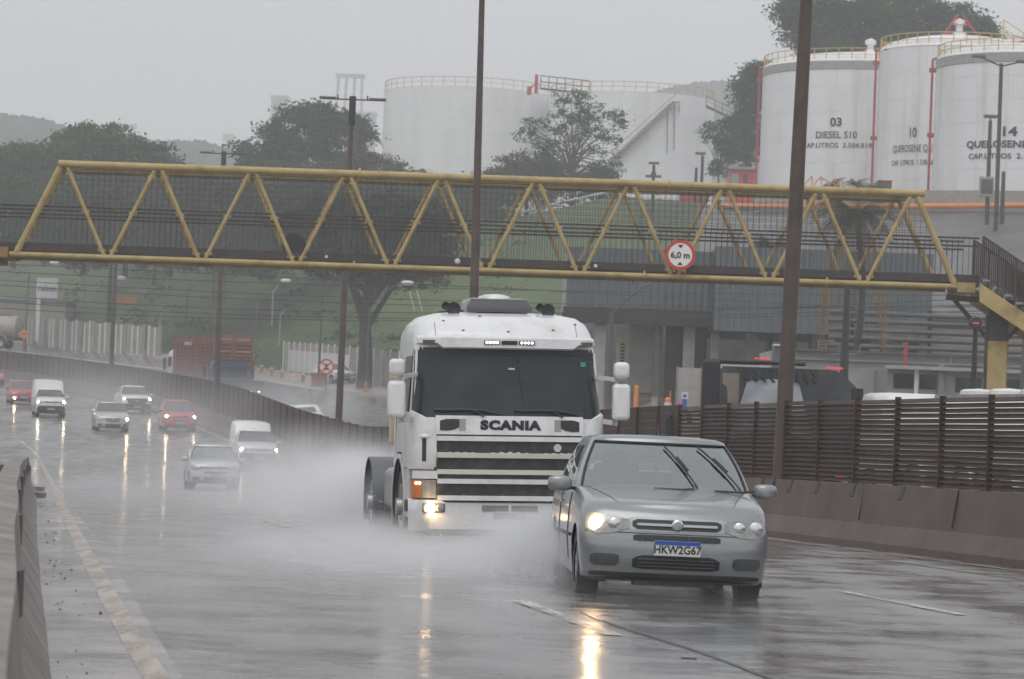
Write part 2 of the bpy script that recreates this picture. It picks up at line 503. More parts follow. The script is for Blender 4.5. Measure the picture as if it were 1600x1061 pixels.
def grass_mat():
    m, nt, b = new_mat('grass_turf')
    N = nt.nodes; K = nt.links
    tcn = N.new("ShaderNodeTexCoord")
    n1 = N.new("ShaderNodeTexNoise"); n1.inputs["Scale"].default_value = .045; n1.inputs["Detail"].default_value = 5
    n2 = N.new("ShaderNodeTexNoise"); n2.inputs["Scale"].default_value = .9; n2.inputs["Detail"].default_value = 8; n2.inputs["Roughness"].default_value = .75
    K.new(tcn.outputs["Object"], n1.inputs["Vector"]); K.new(tcn.outputs["Object"], n2.inputs["Vector"])
    c1 = N.new("ShaderNodeValToRGB"); e = c1.color_ramp.elements
    e[0].position = .38; e[0].color = (.036, .058, .022, 1); e[1].position = .64; e[1].color = (.075, .118, .030, 1)
    K.new(n1.outputs["Fac"], c1.inputs["Fac"])
    g = N.new("ShaderNodeMapRange"); g.inputs["From Min"].default_value = .3; g.inputs["From Max"].default_value = .7; g.inputs["To Min"].default_value = .45; g.inputs["To Max"].default_value = 1.45
    K.new(n2.outputs["Fac"], g.inputs["Value"])
    mx = N.new("ShaderNodeMixRGB"); mx.blend_type = 'MULTIPLY'; mx.inputs["Fac"].default_value = 1
    K.new(c1.outputs[0], mx.inputs["Color1"]); K.new(g.outputs[0], mx.inputs["Color2"])
    K.new(mx.outputs[0], b.inputs["Base Color"]); b.inputs["Roughness"].default_value = .85
    bp = N.new("ShaderNodeBump"); bp.inputs["Strength"].default_value = .8; bp.inputs["Distance"].default_value = .3
    K.new(n2.outputs["Fac"], bp.inputs["Height"]); K.new(bp.outputs[0], b.inputs["Normal"])
    return m
GRASS = grass_mat()
ROCK = mat('grey_concrete_slope', (.10, .098, .096), .5, var=.35, scale=.25, dirt=(.05, .048, .045), dscale=.35, damt=.85, bump=.8, bscale=1.4)

# kerb and pavement beyond the far carriageway
kerb = []
for y in np.arange(8, 330, 1.0):
    x, z = at(SB, y)
    kerb.append([(x, y, z - .3), (x, y, z + .13), (x + .18, y, z + .13), (x + .18, y, z + .10)])
k = MB().grid(kerb).build('kerb', mat('painted_kerb', (.40, .37, .33), .4, var=.2), recalc=False); k['kind'] = 'structure'
walk = []
for y in np.arange(8, 345, 1.0):
    x0, z0 = at(SB, y); x1, z1 = at(FT, y)
    walk.append([(x0 + .18 + (x1 - x0) * i / 4, y, z0 + .12 + (z1 - z0) * i / 4) for i in range(5)])
w = MB().grid(walk).build('pavement', WALK, recalc=False, smooth=True, angle=0); w['kind'] = 'structure'

# ---- hillside beyond: columns from the foot line up to the crest, then the terrace behind
cols = [  # px, crest py, crest D
    (-420, 400, 430), (-150, 400, 420), (0, 398, 405), (120, 385, 395), (245, 362, 375), (360, 352, 360), (445, 348, 350), (600, 346, 340), (700, 346, 330), (780, 347, 322),
    (860, 332, 314), (950, 312, 306), (1050, 312, 298), (1120, 322, 285), (1180, 326, 256), (1300, 326, 246), (1400, 325, 240), (1500, 326, 234), (1600, 328, 230), (1750, 330, 226), (2000, 330, 220)]
# foot points sampled along FT, matched to the columns by direction
fty = np.arange(20, 345, 1.0)
ftp = np.array([[*pix((at(FT, y)[0], y, at(FT, y)[1])), y] for y in fty])
order = np.argsort(ftp[:, 0])
def foot(px):
    y = float(np.interp(px, ftp[order, 0], ftp[order, 2]))
    x, z = at(FT, y); return Vector((x, y, z + .05))
rowsG = []
CPX = np.array([c[0] for c in cols], float)
def crest(px):
    return P(px, float(np.interp(px, CPX, [c[1] for c in cols])), float(np.interp(px, CPX, [c[2] for c in cols])))
def ground_bump(v, a=1.0):
    return a * (math.sin(v.x * .13 + v.y * .07) * .35 + math.sin(v.x * .31 - v.y * .11) * .2 + math.sin(v.y * .23 + 1.3) * .15)
def hill(name, p0, p1, m, step=12, nrow=26):
    rows = []
    for px in np.arange(p0, p1 + 1, step):
        a = foot(px); b = crest(px)
        col = []
        flat = float(np.interp(px, [600, 900, 1100, 1600], [.04, .22, .42, .40]))
        for i in range(nrow + 1):
            t = i / nrow
            v = a.lerp(b, t)
            tt = max(0, (t - flat) / (1 - flat))
            e = tt * tt * (3 - 2 * tt) if px < 1000 else tt ** .85
            v.z = a.z + (b.z - a.z) * e
            if 0 < i < nrow: v.z += ground_bump(v, .7) * math.sin(math.pi * t)
            col.append(v)
        for d in (6, 30, 80, 160):
            w2 = Vector((b.x + d * (b.x / b.y), b.y + d, b.z + .03 * d)); col.append(w2)
        rows.append(col)
    o = MB().grid(rows).build(name, m, recalc=False, smooth=True, angle=0); o['kind'] = 'structure'
    return o
hill('hillside', -420, 1092, GRASS)
hill('rocky_slope', 1092, 2000, ROCK)
# the wide ground under everything
g0 = MB().grid([[(x, y, -6.5) for x in np.linspace(-1300, 1300, 24)] for y in np.linspace(-50, 1590, 24)]).build('ground', EARTH, recalc=False); g0['kind'] = 'structure'
verge = []
for y in np.arange(3, 330, 2.0):
    x, z = at(LB, y)
    verge.append([(x - d, y, z + (.05 if d else 0) - .012 * d * d * .2 + (.12 * math.sin(y * .7 + d) if d > 3 else 0)) for d in (0, 1.0, 3, 6, 12, 22)] + [(x - 45, y, z - 2.2), (x - 110, y, z - 6.0)])
vg = MB().grid(verge).build('grass_verge', GRASS, recalc=False, smooth=True, angle=0); vg['kind'] = 'structure'
# far hills in the murk
FARM = mat('far_wood', (.045, .06, .045), .9, var=.3, scale=.02, bump=1, bscale=.1)
def far_hill(prof, D, depth):
    rows = []
    pxs = np.arange(prof[0][0], prof[-1][0] + 1, 3)
    a = np.array(prof, float)
    for kx, px in enumerate(pxs):
        py = float(np.interp(px, a[:, 0], a[:, 1]))
        j = 4 * abs(math.sin(px * .21)) + 3 * abs(math.sin(px * .093 + 1)) + 2 * math.sin(px * .77)
        top = P(px, py - j * 600 / D, D)
        base = Vector((top.x, top.y - depth, 0)); back = Vector((top.x, top.y + depth, 0))
        rows.append([base, base.lerp(top, .5) + Vector((0, 0, (top.z) * .15)), Vector((top.x, top.y - depth * .12, top.z * .93)), top, back])
    o = MB().grid(rows).build('far_hill', FARM, recalc=False, smooth=True, angle=0); o['kind'] = 'structure'
far_hill([(-700, 150), (-200, 165), (-40, 176), (20, 182), (60, 186), (95, 196), (130, 215), (200, 222), (270, 222), (320, 222), (360, 238), (470, 235), (620, 250)], 900, 200)
far_hill([(840, 250), (960, 190), (1030, 142), (1090, 130), (1170, 126), (1260, 130), (1500, 130), (2100, 120)], 1150, 300)

# ---- road markings (4 mm sheets)
def marking(t_pts, m, w=.12, dz=.009, name='road_marking', Ln=None):
    """t_pts: list of (y, x) along the marking"""
    a = np.array(t_pts, float)
    rows = []
    n = max(2, int((a[-1, 0] - a[0, 0]) / 1.0))
    for y in np.linspace(a[0, 0], a[-1, 0], n + 1):
        x = float(np.interp(y, a[:, 0], a[:, 1]))
        rows.append([(x - w / 2, y, road_z(x - w / 2, y) + dz), (x + w / 2, y, road_z(x + w / 2, y) + dz)])
    o = MB().grid(rows).build(name, m, recalc=False); o['kind'] = 'structure'
    return o
def lane_x(y, t):
    xl, _ = at(LB, y); xr, _ = at(RB, y)
    return xl + (xr - xl) * t
ys = np.arange(4, 240, 2.0)
def hit(px, py, D0=8, D1=280):
    """where the sight line through a photo pixel meets the road"""
    pr = None
    for D in np.arange(D0, D1, .25):
        v = P(px, py, D)
        if v.z < road_z(v.x, v.y): return v
    return v
edge = [hit(px, py) for px, py in ((300, 1150), (240, 1061), (180, 960), (130, 862), (100, 800), (84, 758), (60, 711), (30, 688))]
edge = sorted([(v.y, v.x) for v in edge])
ey = np.arange(edge[0][0], edge[-1][0], 1.0); ex = np.interp(ey, [e[0] for e in edge], [e[1] for e in edge])
kern = np.exp(-.5 * (np.arange(-12, 13) / 4.0) ** 2); kern /= kern.sum()
ex = ex + 0; ex = np.convolve(np.pad(ex, 12, mode='reflect', reflect_type='odd'), kern, mode='valid')
marking(list(zip(ey, ex)), PAINTY, .15)
marking([(y, lane_x(y, 1) - .42) for y in ys], PAINTY, .14)
for t, ph in ((.305, 4.2), (.60, 8.8)):
    y = 6 + ph
    while y < 75:
        seg = [(yy, lane_x(yy, t)) for yy in np.arange(y, y + 4.1, 1)]
        marking(seg, PAINT, .13)
        y += 12
# seams, patches and puddles in the asphalt
SEAM = mat('tar_seam', (.016, .016, .017), .22, var=.3)
marking([(y, 1.72 - .158 * (y - 18) + .04 * math.sin(y)) for y in np.arange(14, 26, 1.0)], SEAM, .035, .007, 'road_seam')
marking([(y, lane_x(y, .88) + .05 * math.sin(y * .8)) for y in np.arange(10, 120, 1.0)], SEAM, .045, .007, 'road_seam')
# ------------------------------------------------------------------ left concrete barrier (close to the camera)
def barrier_section(side):
    # New Jersey profile, x measured away from the road side
    return [(0, 0), (0, .08), (.16, .33), (.21, .84), (.37, .86), (.46, .33), (.5, 0)]
rows = []
for y in np.arange(3.0, 78.1, .5):
    x, z = at(LB, y)
    wob = .008 * math.sin(y * .7)
    rows.append([(x + (.0 - a) + wob * (1 if h > .3 else .3), y, z + h * 1.0 + (.006 * math.sin(y * .9) if h > .6 else 0) - (.05 if h == 0 else 0)) for a, h in barrier_section(1)])
lb = thing('concrete_barrier', 'stained concrete barrier with dark slots along the near shoulder, blurred by closeness', 'barrier', (0, 0, 0))
mb = MB().grid(rows)
mb.add([Vector(v) for v in rows[-1]], [tuple(range(len(rows[-1])))])
mb.build('barrier_wall', M['barrier_grey'], lb, smooth=True, angle=30)
for y in (13.5, 20.4, 26.5, 33, 40, 47.5, 55, 63):
    x, z = at(LB, y)
    mb = MB(); mb.box((x - .186, y, z + .64), (.012, .17, .20)); mb.build('drain_slot', M['dark'], lb)
for y in (14.2, 62, 73):
    x, z = at(LB, y)
    mb = MB(); mb.box((x - .02, y, z + .12), (.34, .5, .10)); mb.build('drain_spout', M['barrier'], lb)
# the end of it turns away from the road
x, z = at(LB, 78)
we = thing('end_wall', 'low dark concrete wall turning away from the road at the end of the near barrier', 'wall')
mb = MB()
r2 = []
for i in range(12):
    t = i / 11
    r2.append([(x - .2 - 9 * t, 78.3 + 1.2 * t, z - .1), (x - .2 - 9 * t, 78.3 + 1.2 * t, z + .62), (x - .2 - 9 * t, 78.6 + 1.2 * t, z + .62), (x - .2 - 9 * t, 78.6 + 1.2 * t, z - .1)])
mb.grid(r2).build('wall_body', M['barrier'], we)

# ------------------------------------------------------------------ median barrier and the slatted screen on it
md = thing('median_barrier', 'long reddish-brown stained concrete barrier between the two carriageways', 'barrier')
rows = []
for y in np.arange(6.0, 335, .75):
    x, z = at(RB, y); x2, z2 = at(RB2, y)
    w = x2 - x
    d = .03 * math.sin(y * .9) * .4
    rows.append([(x, y, z - .06), (x, y, z + .10), (x + .13 + d, y, z + .36), (x + .2 + d, y, z + .93), (x2 - .2 + d, y, z2 + .93), (x2 - .12 + d, y, z2 + .36), (x2, y, z2 + .1), (x2, y, z2 - .06)])
MB().grid(rows).build('barrier_wall', M['barrier'], md)
for y in (34.2, 36.4, 45.0, 47.2, 49.0, 50.5, 52.2):
    mb = MB(); x, z = at(RB, y); mb.bar((x + .12, y, z + .93), (x + .05, y - .12, z + .74), .05, .02); mb.build('drain_strap', M['dark'], md)
for y in (36.0, 39, 43, 47, 56, 61):
    mb = MB(); x, z = at(RB, y); mb.bar((x + .2, y, z + .92), (x + .12, y - .03, z + .4), .02, .02); mb.build('joint_seal', M['dark'], md)

sf = thing('slatted_fence', 'dark brown screen of horizontal slats and posts on top of the median barrier', 'fence')
posts = []; slats = MB()
yb = []
y = 8.0
while y < 330:
    yb.append(y); y += 1.9 if y < 70 else 2.2
for i in range(len(yb) - 1):
    a, b = yb[i], yb[i + 1]
    xa, za = at(RB, a); xb_, zb = at(RB, b)
    xa += .32; xb_ += .32
    near = a < 58
    jig = .006 * math.sin(i * 2.1)
    if near:
        n = 17
        for k in range(n):
            zz = .97 + jig + .004 * math.sin(k * 5 + i) + k * (1.24 / n)
            sag = .004 * math.sin(i * 3 + k)
            ang = R(38)
            dx = .028; dzz = .0265
            slats.add([(xa - dx, a, za + zz - dzz), (xa + dx, a, za + zz + dzz), (xa + dx, a, za + zz + dzz + .012), (xa - dx, a, za + zz - dzz + .012),
                       (xb_ - dx, b, zb + zz - dzz + sag), (xb_ + dx, b, zb + zz + dzz + sag), (xb_ + dx, b, zb + zz + dzz + .012 + sag), (xb_ - dx, b, zb + zz - dzz + .012 + sag)],
                      [(0, 1, 5, 4), (2, 3, 7, 6), (0, 4, 7, 3), (1, 2, 6, 5)])
    else:
        n = 9
        for k in range(n):
            fh = min(1.5, 1.24 + max(0, a - 110) * .02); zz = .97 + k * (fh / n); sw = fh / n * .97
            slats.add([(xa, a, za + zz), (xa, a, za + zz + sw), (xb_, b, zb + zz + sw), (xb_, b, zb + zz),
                       (xa + .02, a, za + zz), (xa + .02, a, za + zz + sw), (xb_ + .02, b, zb + zz + sw), (xb_ + .02, b, zb + zz)], [(0, 1, 2, 3), (7, 6, 5, 4), (1, 5, 6, 2)])
slats.build('slat_panel', M['brown'], sf)
nposts = 0
pm = MB()
for i, a in enumerate(yb):
    xa, za = at(RB, a); xa += .32
    if a < 175:
        fh = min(1.5, 1.24 + max(0, a - 110) * .02); q = MB(); q.b2((xa - .04, a - .035, za + .9), (xa + .04, a + .035, za + .965 + fh)); q.build('post', M['brown'], sf); nposts += 1
    else:
        pm.b2((xa - .04, a - .035, za + .9), (xa + .04, a + .035, za + 2.46))
o = pm.build('far_post_row', M['brown'], sf); o['kind'] = 'stuff'

# guard wall between the far carriageway and the service road
gw = thing('guard_wall', 'low pale concrete guard wall between the far carriageway and the service road', 'wall')
rows = []
for y in np.arange(196, 335, 1.5):
    x, z = at(OB, y)
    rows.append([(x, y, z - .05), (x + .05, y, z + .62), (x + .28, y, z + .62), (x + .33, y, z - .05)])
mb = MB().grid(rows); mb.add([Vector(v) for v in rows[0]], [(0, 1, 2, 3)])
mb.build('wall_body', M['concrete'], gw)
rows = []
for y in np.arange(192, 335, 1.5):
    x, z = at(OB, y); rows.append([(x + .03, y, z + .60), (x + .03, y, z + .68), (x + .30, y, z + .68), (x + .3, y, z + .60)])
MB().grid(rows).build('coping', M['white'], gw)

# ------------------------------------------------------------------ tall lighting poles standing in the median
def tall_pole(D, px0, px1, ptop, label, head=True, base=None, r0=.135, m='rust_pole', Ln=RB):
    x, z = at(Ln, D); x += .3
    t = thing('lighting_pole', label, 'lamp post', (x, D, z), group='tall rusty poles along the median')
    H = 14.2
    lean = Vector((px1, 0, 1)).normalized() * H
    mb = MB()
    mb.tube((0, 0, .9), lean * .35, r0, r0 * .93, 14); mb.tube(lean * .35, lean * .7, r0 * .93, r0 * .72, 14); mb.tube(lean * .7, lean, r0 * .72, r0 * .55, 14)
    mb.build('pole', M[m], t, smooth=True)
    mb = MB(); mb.tube((0, 0, 0), (0, 0, .9), r0 * 1.02, r0, 14); mb.build('pole_foot', M['dark'], t, smooth=True)
    if head:
        mb = MB(); mb.tube(lean - Vector((0, 0, .95)), lean + Vector((0, 0, .12)), .13, .13, 10); mb.build('collar', M['dark'], t, smooth=True)
        mb = MB(); mb.tube(lean + Vector((-.62, 0, 0)), lean + Vector((.62, 0, 0)), .03, n=6)
        mb.build('crossarm', M['dark'], t)
        for s in (-1, 1):
            mb = MB(); mb.box(tuple(lean + Vector((s * .92, 0, .03))), (.62, .26, .10)); mb.build('luminaire', M['grey_pole'], t, bevel=.03)
            mb = MB(); mb.tube(lean + Vector((s * .55, 0, .02)), lean + Vector((s * .55, 0, .16)), .03, n=6); mb.build('insulator', M['dark'], t)
    return t
tall_pole(51.85, 0, .016, 0, 'thick rusty pole rising through the slatted screen beside the silver hatchback', False)
tall_pole(85.6, 0, -.012, 0, 'rusty pole rising from behind the white truck roof', False)
tall_pole(118, 0, .004, 0, 'rusty pole with a T-shaped lamp head in front of the dense green trees')
tall_pole(164, 0, -.010, 0, 'rusty pole with small T-shaped head standing before the red slatted truck', r0=.15)
tall_pole(214, 0, 0.0, 0, 'rusty pole farthest down the median, above the white van', r0=.16)
# washed-up grit and broken crumbs along the foot of the near barrier
gm_ = MB(); rg = random.Random(5)
for i in range(170):
    y = 9 + 65 * rg.random() ** 1.3; x, z = at(LB, y)
    s = rg.uniform(.008, .03); c = Vector((x + abs(rg.gauss(.0, .22)) + .02, y, z + s * .3))
    gm_.add([c + Vector((rg.uniform(-s, s) * 1.6, rg.uniform(-s, s) * 1.6, -s * .5)) for _ in range(3)] + [c + Vector((0, 0, s * rg.uniform(.3, .9)))], [(0, 1, 2), (0, 1, 3), (1, 2, 3), (2, 0, 3)])
gr = gm_.build('gravel', mat('wet_grit', (.10, .075, .06), .5, var=.4)); gr['kind'] = 'stuff'
# raised reflectors and flattened litter on the lanes
for px, py, lab in ((1076, 1031, 'flat pale lane reflector by the long tar seam'), (1182, 934, 'flat pale lane reflector beside the silver-green hatchback'), (1388, 852, 'small pale scrap at the foot of the median barrier')):
    v = hit(px, py); t = thing('lane_reflector', lab, 'road reflector', (v.x, v.y, road_z(v.x, v.y) + .004), group=None)
    MB().b2((-.05, -.05, 0), (.05, .05, .012)).build('reflector_body', M['concrete'], t, bevel=.004); MB().b2((-.035, -.054, .002), (.035, -.05, .010)).build('reflector_lens', M['lens'], t)
# ------------------------------------------------------------------ steel truss footbridge over both carriageways
M['deck'] = mat('bridge_deck_steel', (.045, .036, .034), .55, .1, var=.3, dirt=(.09, .05, .04), damt=.5)
M['mesh'] = mat('screen_wire', (.05, .048, .048), .6, .1)
BD = 91.0
bl = P(20, 397, BD); br = P(1497, 448, BD)
br.y = bl.y
bz = bl.z; BL = (br - bl).length; slope = (br.z - bl.z) / BL
BW = 2.05
fb = thing('footbridge', 'long yellow steel truss footbridge with wire screens spanning both carriageways', 'footbridge', bl)
def BX(t, dz=0, dy=0):         # t in metres along the bridge
    return Vector((t - dy * .12, dy, slope * t + dz))
NP = 10; PW = BL / NP; TH = 2.62
for s, dy in (('near', 0), ('far', BW)):
    mb = MB(); mb.tube(BX(-.1, 0, dy), BX(BL + .15, 0, dy), .078, n=12)
    for q in (3.6 * PW, 6.67 * PW, 8.6 * PW): mb.tube(BX(q, 0, dy), BX(q + .05, 0, dy), .14, n=12)
    mb.build('bottom_chord', M['yellow'], fb, smooth=True)
    mb = MB(); mb.tube(BX(PW / 2 - .15, TH, dy), BX(BL - PW / 2 + .3, TH, dy), .102, n=12)
    for q in (3.62 * PW, 6.9 * PW): mb.tube(BX(q, TH, dy), BX(q + .05, TH, dy), .17, n=12)
    mb.build('top_chord', M['yellow'], fb, smooth=True)
    for i in range(NP):
        a = i * PW; m_ = a + PW / 2; b = a + PW
        for p0, p1 in ((a + .10, m_ - .10), (b - .10, m_ + .10)):
            r = .09 if (i == 0 and p0 == a + .10) or (i == NP - 1 and p0 == b - .10) else .06
            mb = MB(); A = BX(p0, .05, dy); B = BX(p1, TH - .1, dy)
            mb.tube(A, B, r, n=10)
            for tt in (.06, .5, .93):
                c = A.lerp(B, tt); mb.box(tuple(c + Vector((0, -.0, 0))), (.22, .05, .07))
            mb.build('diagonal', M['yellow'], fb, smooth=True)
    # railing: two dark rails and upright bars
    ydy = dy + (.12 if dy == 0 else -.12)
    mb = MB()
    for h in (1.40, 1.17): mb.bar(BX(-3.2, h, ydy), BX(BL + .6, h, ydy), .05, .05)
    mb.build('handrail', M['deck'], fb)
    mb = MB()
    q = -3.2
    while q < BL + .6:
        mb.bar(BX(q, .30, ydy), BX(q, 1.40, ydy), .013, .013, (0, 1, 0)); q += .16
    mb.build('baluster_screen', M['mesh'], fb)
    mb = MB()
    q = .3
    while q < BL - .4:
        hmax = min(TH - .05, 1.40 + max(0, min(q, BL - q) - .65) * 2.1)
        if hmax > 1.5: mb.bar(BX(q, 1.40, ydy), BX(q, hmax, ydy), .009, .009, (0, 1, 0))
        q += .17
    h = 1.5
    while h < TH - .1:
        e = .65 + (h - 1.4) / 2.1
        mb.bar(BX(e, h, ydy), BX(BL - e, h, ydy), .009, .009); h += .17
    mb.bar(BX(1.3, TH - .13, ydy), BX(BL - 1.3, TH - .13, ydy), .03, .03)
    mb.build('wire_screen', M['mesh'], fb)
    mb = MB(); mb.bar(BX(-3.2, .24, dy + (.06 if dy == 0 else -.06)), BX(BL + .6, .24, dy + (.06 if dy == 0 else -.06)), .06, .22); mb.build('edge_beam', M['deck'], fb)
for i in range(NP + 1):
    mb = MB(); mb.bar(BX(i * PW, .06, 0), BX(i * PW, .06, BW), .07, .09); mb.build('floor_beam', M['deck'], fb)
for i in range(NP):
    mb = MB(); mb.bar(BX(i * PW + PW / 2, TH, 0), BX(i * PW + PW / 2, TH, BW), .05, .05); mb.build('cross_brace', M['yellow'], fb)
mb = MB(); mb.box(tuple(BX(BL / 2 - 1.3, .16, BW / 2)), (BL + 3.8, BW - .2, .08)); mb.build('walkway', M['deck'], fb)
# ends: bearing blocks, landing, stair and pier
mb = MB(); mb.box(tuple(BX(-.35, .04, BW / 2)), (.7, BW + .3, .30)); mb.box(tuple(BX(-.5, -.16, BW / 2)), (.35, BW + .1, .2)); mb.build('bearing', mat('rusty_bearing', (.30, .17, .07), .6, var=.3, dirt=(.12, .07, .05), damt=.6), fb, bevel=.02)
mb = MB(); mb.box(tuple(BX(BL + .35, -.02, BW / 2)), (.5, BW + .2, .28)); mb.tube(BX(BL + .48, -.22, .2), BX(BL + .48, .3, .2), .07); mb.build('bearing', M['yellow'], fb)
e = BX(BL + .6, 0, 0)
st = 8.5; sl = -.62
mb = MB()
for dy in (-.5, BW - .7):
    mb.add([e + Vector((-.05, dy, .10)), e + Vector((st, dy, .10 + sl * st)), e + Vector((st, dy, -.42 + sl * st)), e + Vector((-.05, dy, -.42)),
            e + Vector((-.05, dy + .1, .10)), e + Vector((st, dy + .1, .10 + sl * st)), e + Vector((st, dy + .1, -.42 + sl * st)), e + Vector((-.05, dy + .1, -.42))],
           [(0, 1, 2, 3), (7, 6, 5, 4), (0, 4, 5, 1), (1, 5, 6, 2), (2, 6, 7, 3), (3, 7, 4, 0)])
stg = MB(); stg.add(mb.v, mb.f); stg.build('stair_stringer', M['yellow'], fb)
mb = MB()
n = 26
for i in range(n):
    x = st * i / n
    mb.box(tuple(e + Vector((x + .17, BW / 2 - .6, .22 + sl * x - .03))), (.34, BW - .35, .06))
    mb.box(tuple(e + Vector((x + .01, BW / 2 - .6, .12 + sl * x))), (.03, BW - .35, .2))
mb.build('stair_steps', mat('wet_stair_treads', (.34, .34, .35), .25, .2, var=.2), fb)
for dy in (-.45, BW - .65):
    mb = MB()
    mb.bar(e + Vector((0, dy, 1.42)), e + Vector((st, dy, 1.42 + sl * st)), .06, .06)
    mb.bar(e + Vector((0, dy, .36)), e + Vector((st, dy, .36 + sl * st)), .04, .04)
    for i in range(19):
        x = st * i / 18; mb.bar(e + Vector((x, dy, .1 + sl * x)), e + Vector((x, dy, 1.42 + sl * x)), .05, .05, (0, 1, 0))
    mb.build('stair_railing', M['mesh'], fb)
    mb = MB()
    k = 0.0
    while k < st:
        mb.bar(e + Vector((k, dy + .02, .36 + sl * k)), e + Vector((k, dy + .02, 1.38 + sl * k)), .04, .012, (0, 1, 0)); k += .055
    mb.build('railing_screen', M['brown'], fb)
gz = -bl.z + (EYE - .9) - slope * BL - 1.0
mb = MB(); mb.lathe([(.30, -.62 - slope * 0), (.30, gz)], 4, Matrix.Translation(e + Vector((.68, BW / 2 - .6, 0))) @ Matrix.Rotation(R(45), 4, 'Z'))
px_ = e + Vector((.62, BW / 2 - .55, 0))
mb = MB(); mb.b2(px_ + Vector((-.28, -.28, gz)), px_ + Vector((.28, .28, -.75))); mb.build('pier', M['yellow'], fb, bevel=.04)
mb = MB(); mb.b2(px_ + Vector((-.285, -.285, -1.5)), px_ + Vector((.285, .285, -.40)))  # dark sleeve paints the shade on the pier top; the bars below are real braces
for s in (-1, 1):
    mb.bar(px_ + Vector((s * .3, 0, -1.4)), px_ + Vector((s * 1.25, 0, -.36)), .12, .12)
mb.bar(px_ + Vector((-1.5, -.1, -.30)), px_ + Vector((1.4, -.1, -.42)), .14, .16)
mb.bar(px_ + Vector((-.33, -.2, gz)), px_ + Vector((-.33, -.2, -.8)), .07, .07, (0, 1, 0))
mb.build('pier_bracket_shade', M['deck'], fb)
mb = MB(); mb.b2(BX(-2.6, -7.5, .7), BX(-2.1, -.1, 1.3)); mb.build('pier', M['yellow'], fb, bevel=.04)
for q, s_, nm in ((15, .05, 0), (18.7, .09, 1), (22.6, .06, 0)):
    mb = MB(); mb.lathe([(0, -s_), (s_ * .8, -s_ * .6), (s_, 0), (s_ * .8, s_ * .6), (0, s_)], 8, Matrix.Translation(BX(q * 27 / 26.8 - 6.2, .23, -.03))); mb.build('lamp_globe', M['plate'], fb, smooth=True)
# dark disc-shaped reflector/fan seen against the far screen
c = BX((463 - 20) / 1477 * BL, .62, BW - .3)
mb = MB(); mb.lathe([(0, -.08), (.33, -.06), (.36, 0), (.33, .06), (0, .08)], 24, Matrix.Translation(c), axis='y')
dk = mb.build('spare_disc', M['dark'], fb, smooth=True)

# height sign
hs_c = P(1063, 398.5, BD - .35)
sg = thing('height_sign', 'round red-rimmed height limit sign reading 6,0 m hung on the footbridge', 'road sign', hs_c)
mb = MB(); mb.lathe([(0, -.0), (.425, 0), (.425, .02), (0, .02)], 40, axis='y'); mb.build('sign_rim', M['red'], sg)
mb = MB(); mb.lathe([(0, -.004), (.335, -.004), (.335, .0), (0, 0)], 40, axis='y'); mb.build('sign_face', mat('sign_white', (.80, .77, .72), .35, var=.05), sg)
text('6,0 m', .245, M['ink'], sg, Matrix.Translation((0, -.012, -.01)), bold=.008, extrude=.003)
for s in (1, -1):
    mb = MB(); mb.prism([(-.085, -.012, s * .29), (.085, -.012, s * .29), (0, -.012, s * .19)], (0, .006, 0)) 
    mb.build('arrow_mark', M['ink'], sg)
mb = MB()
for x in (-.15, .15): mb.bar((x, .03, -.5), (x, .03, .45), .04, .03, (0, 1, 0))
mb.build('bracket', M['yellow'], sg)

# ------------------------------------------------------------------ the air: rain haze
def haze_box():
    m = bpy.data.materials.new('haze_air'); m.use_nodes = True
    nt = m.node_tree; nt.nodes.clear()
    o = nt.nodes.new("ShaderNodeOutputMaterial"); v = nt.nodes.new("ShaderNodeVolumePrincipled")
    v.inputs["Color"].default_value = (.93, .94, .96, 1)
    v.inputs["Density"].default_value = 0.00092
    v.inputs["Anisotropy"].default_value = 0.0
    nt.links.new(v.outputs[0], o.inputs["Volume"])
    mb = MB().b2((-1400, -60, -8.5), (1400, 1600, 175))
    h = mb.build('haze', m); h['kind'] = 'stuff'
    return h
haze_box()
# ------------------------------------------------------------------ storage tanks on the terrace
M['tank'] = mat('tank_white', (.78, .78, .79), .5, var=.05, scale=.4, dirt=(.40, .35, .30), dscale=.6, damt=.6, streak=True, bump=.25, bscale=.55)
M['tank2'] = mat('tank_white_far', (.82, .82, .83), .5, var=.05, scale=.3, dirt=(.46, .45, .43), dscale=.4, damt=.35, streak=True)
M['rim_grey'] = mat('tank_rim_grey', (.33, .32, .31), .6, var=.15)
M['railing_y'] = mat('railing_yellow', (.55, .38, .10), .5, var=.15)
M['pipe_red'] = mat('pipe_red', (.42, .04, .045), .45, var=.15)
M['seam_w'] = mat('weld_seam_grey', (.64, .63, .62), .6, var=.1)
def guard_ring(c, r, z, a0, a1, parent, m, n=26, h=1.1, th=.05):
    mb = MB()
    prev = None
    for i in range(n + 1):
        a = a0 + (a1 - a0) * i / n
        p = Vector((c[0] + r * math.cos(a), c[1] + r * math.sin(a), z))
        mb.bar(p, p + Vector((0, 0, h)), th, th, (1, 0, 0))
        if prev:
            mb.bar(prev + Vector((0, 0, h)), p + Vector((0, 0, h)), th, th); mb.bar(prev + Vector((0, 0, h * .5)), p + Vector((0, 0, h * .5)), th * .7, th * .7)
        prev = p
    return mb.build('guard_rail', m, parent)
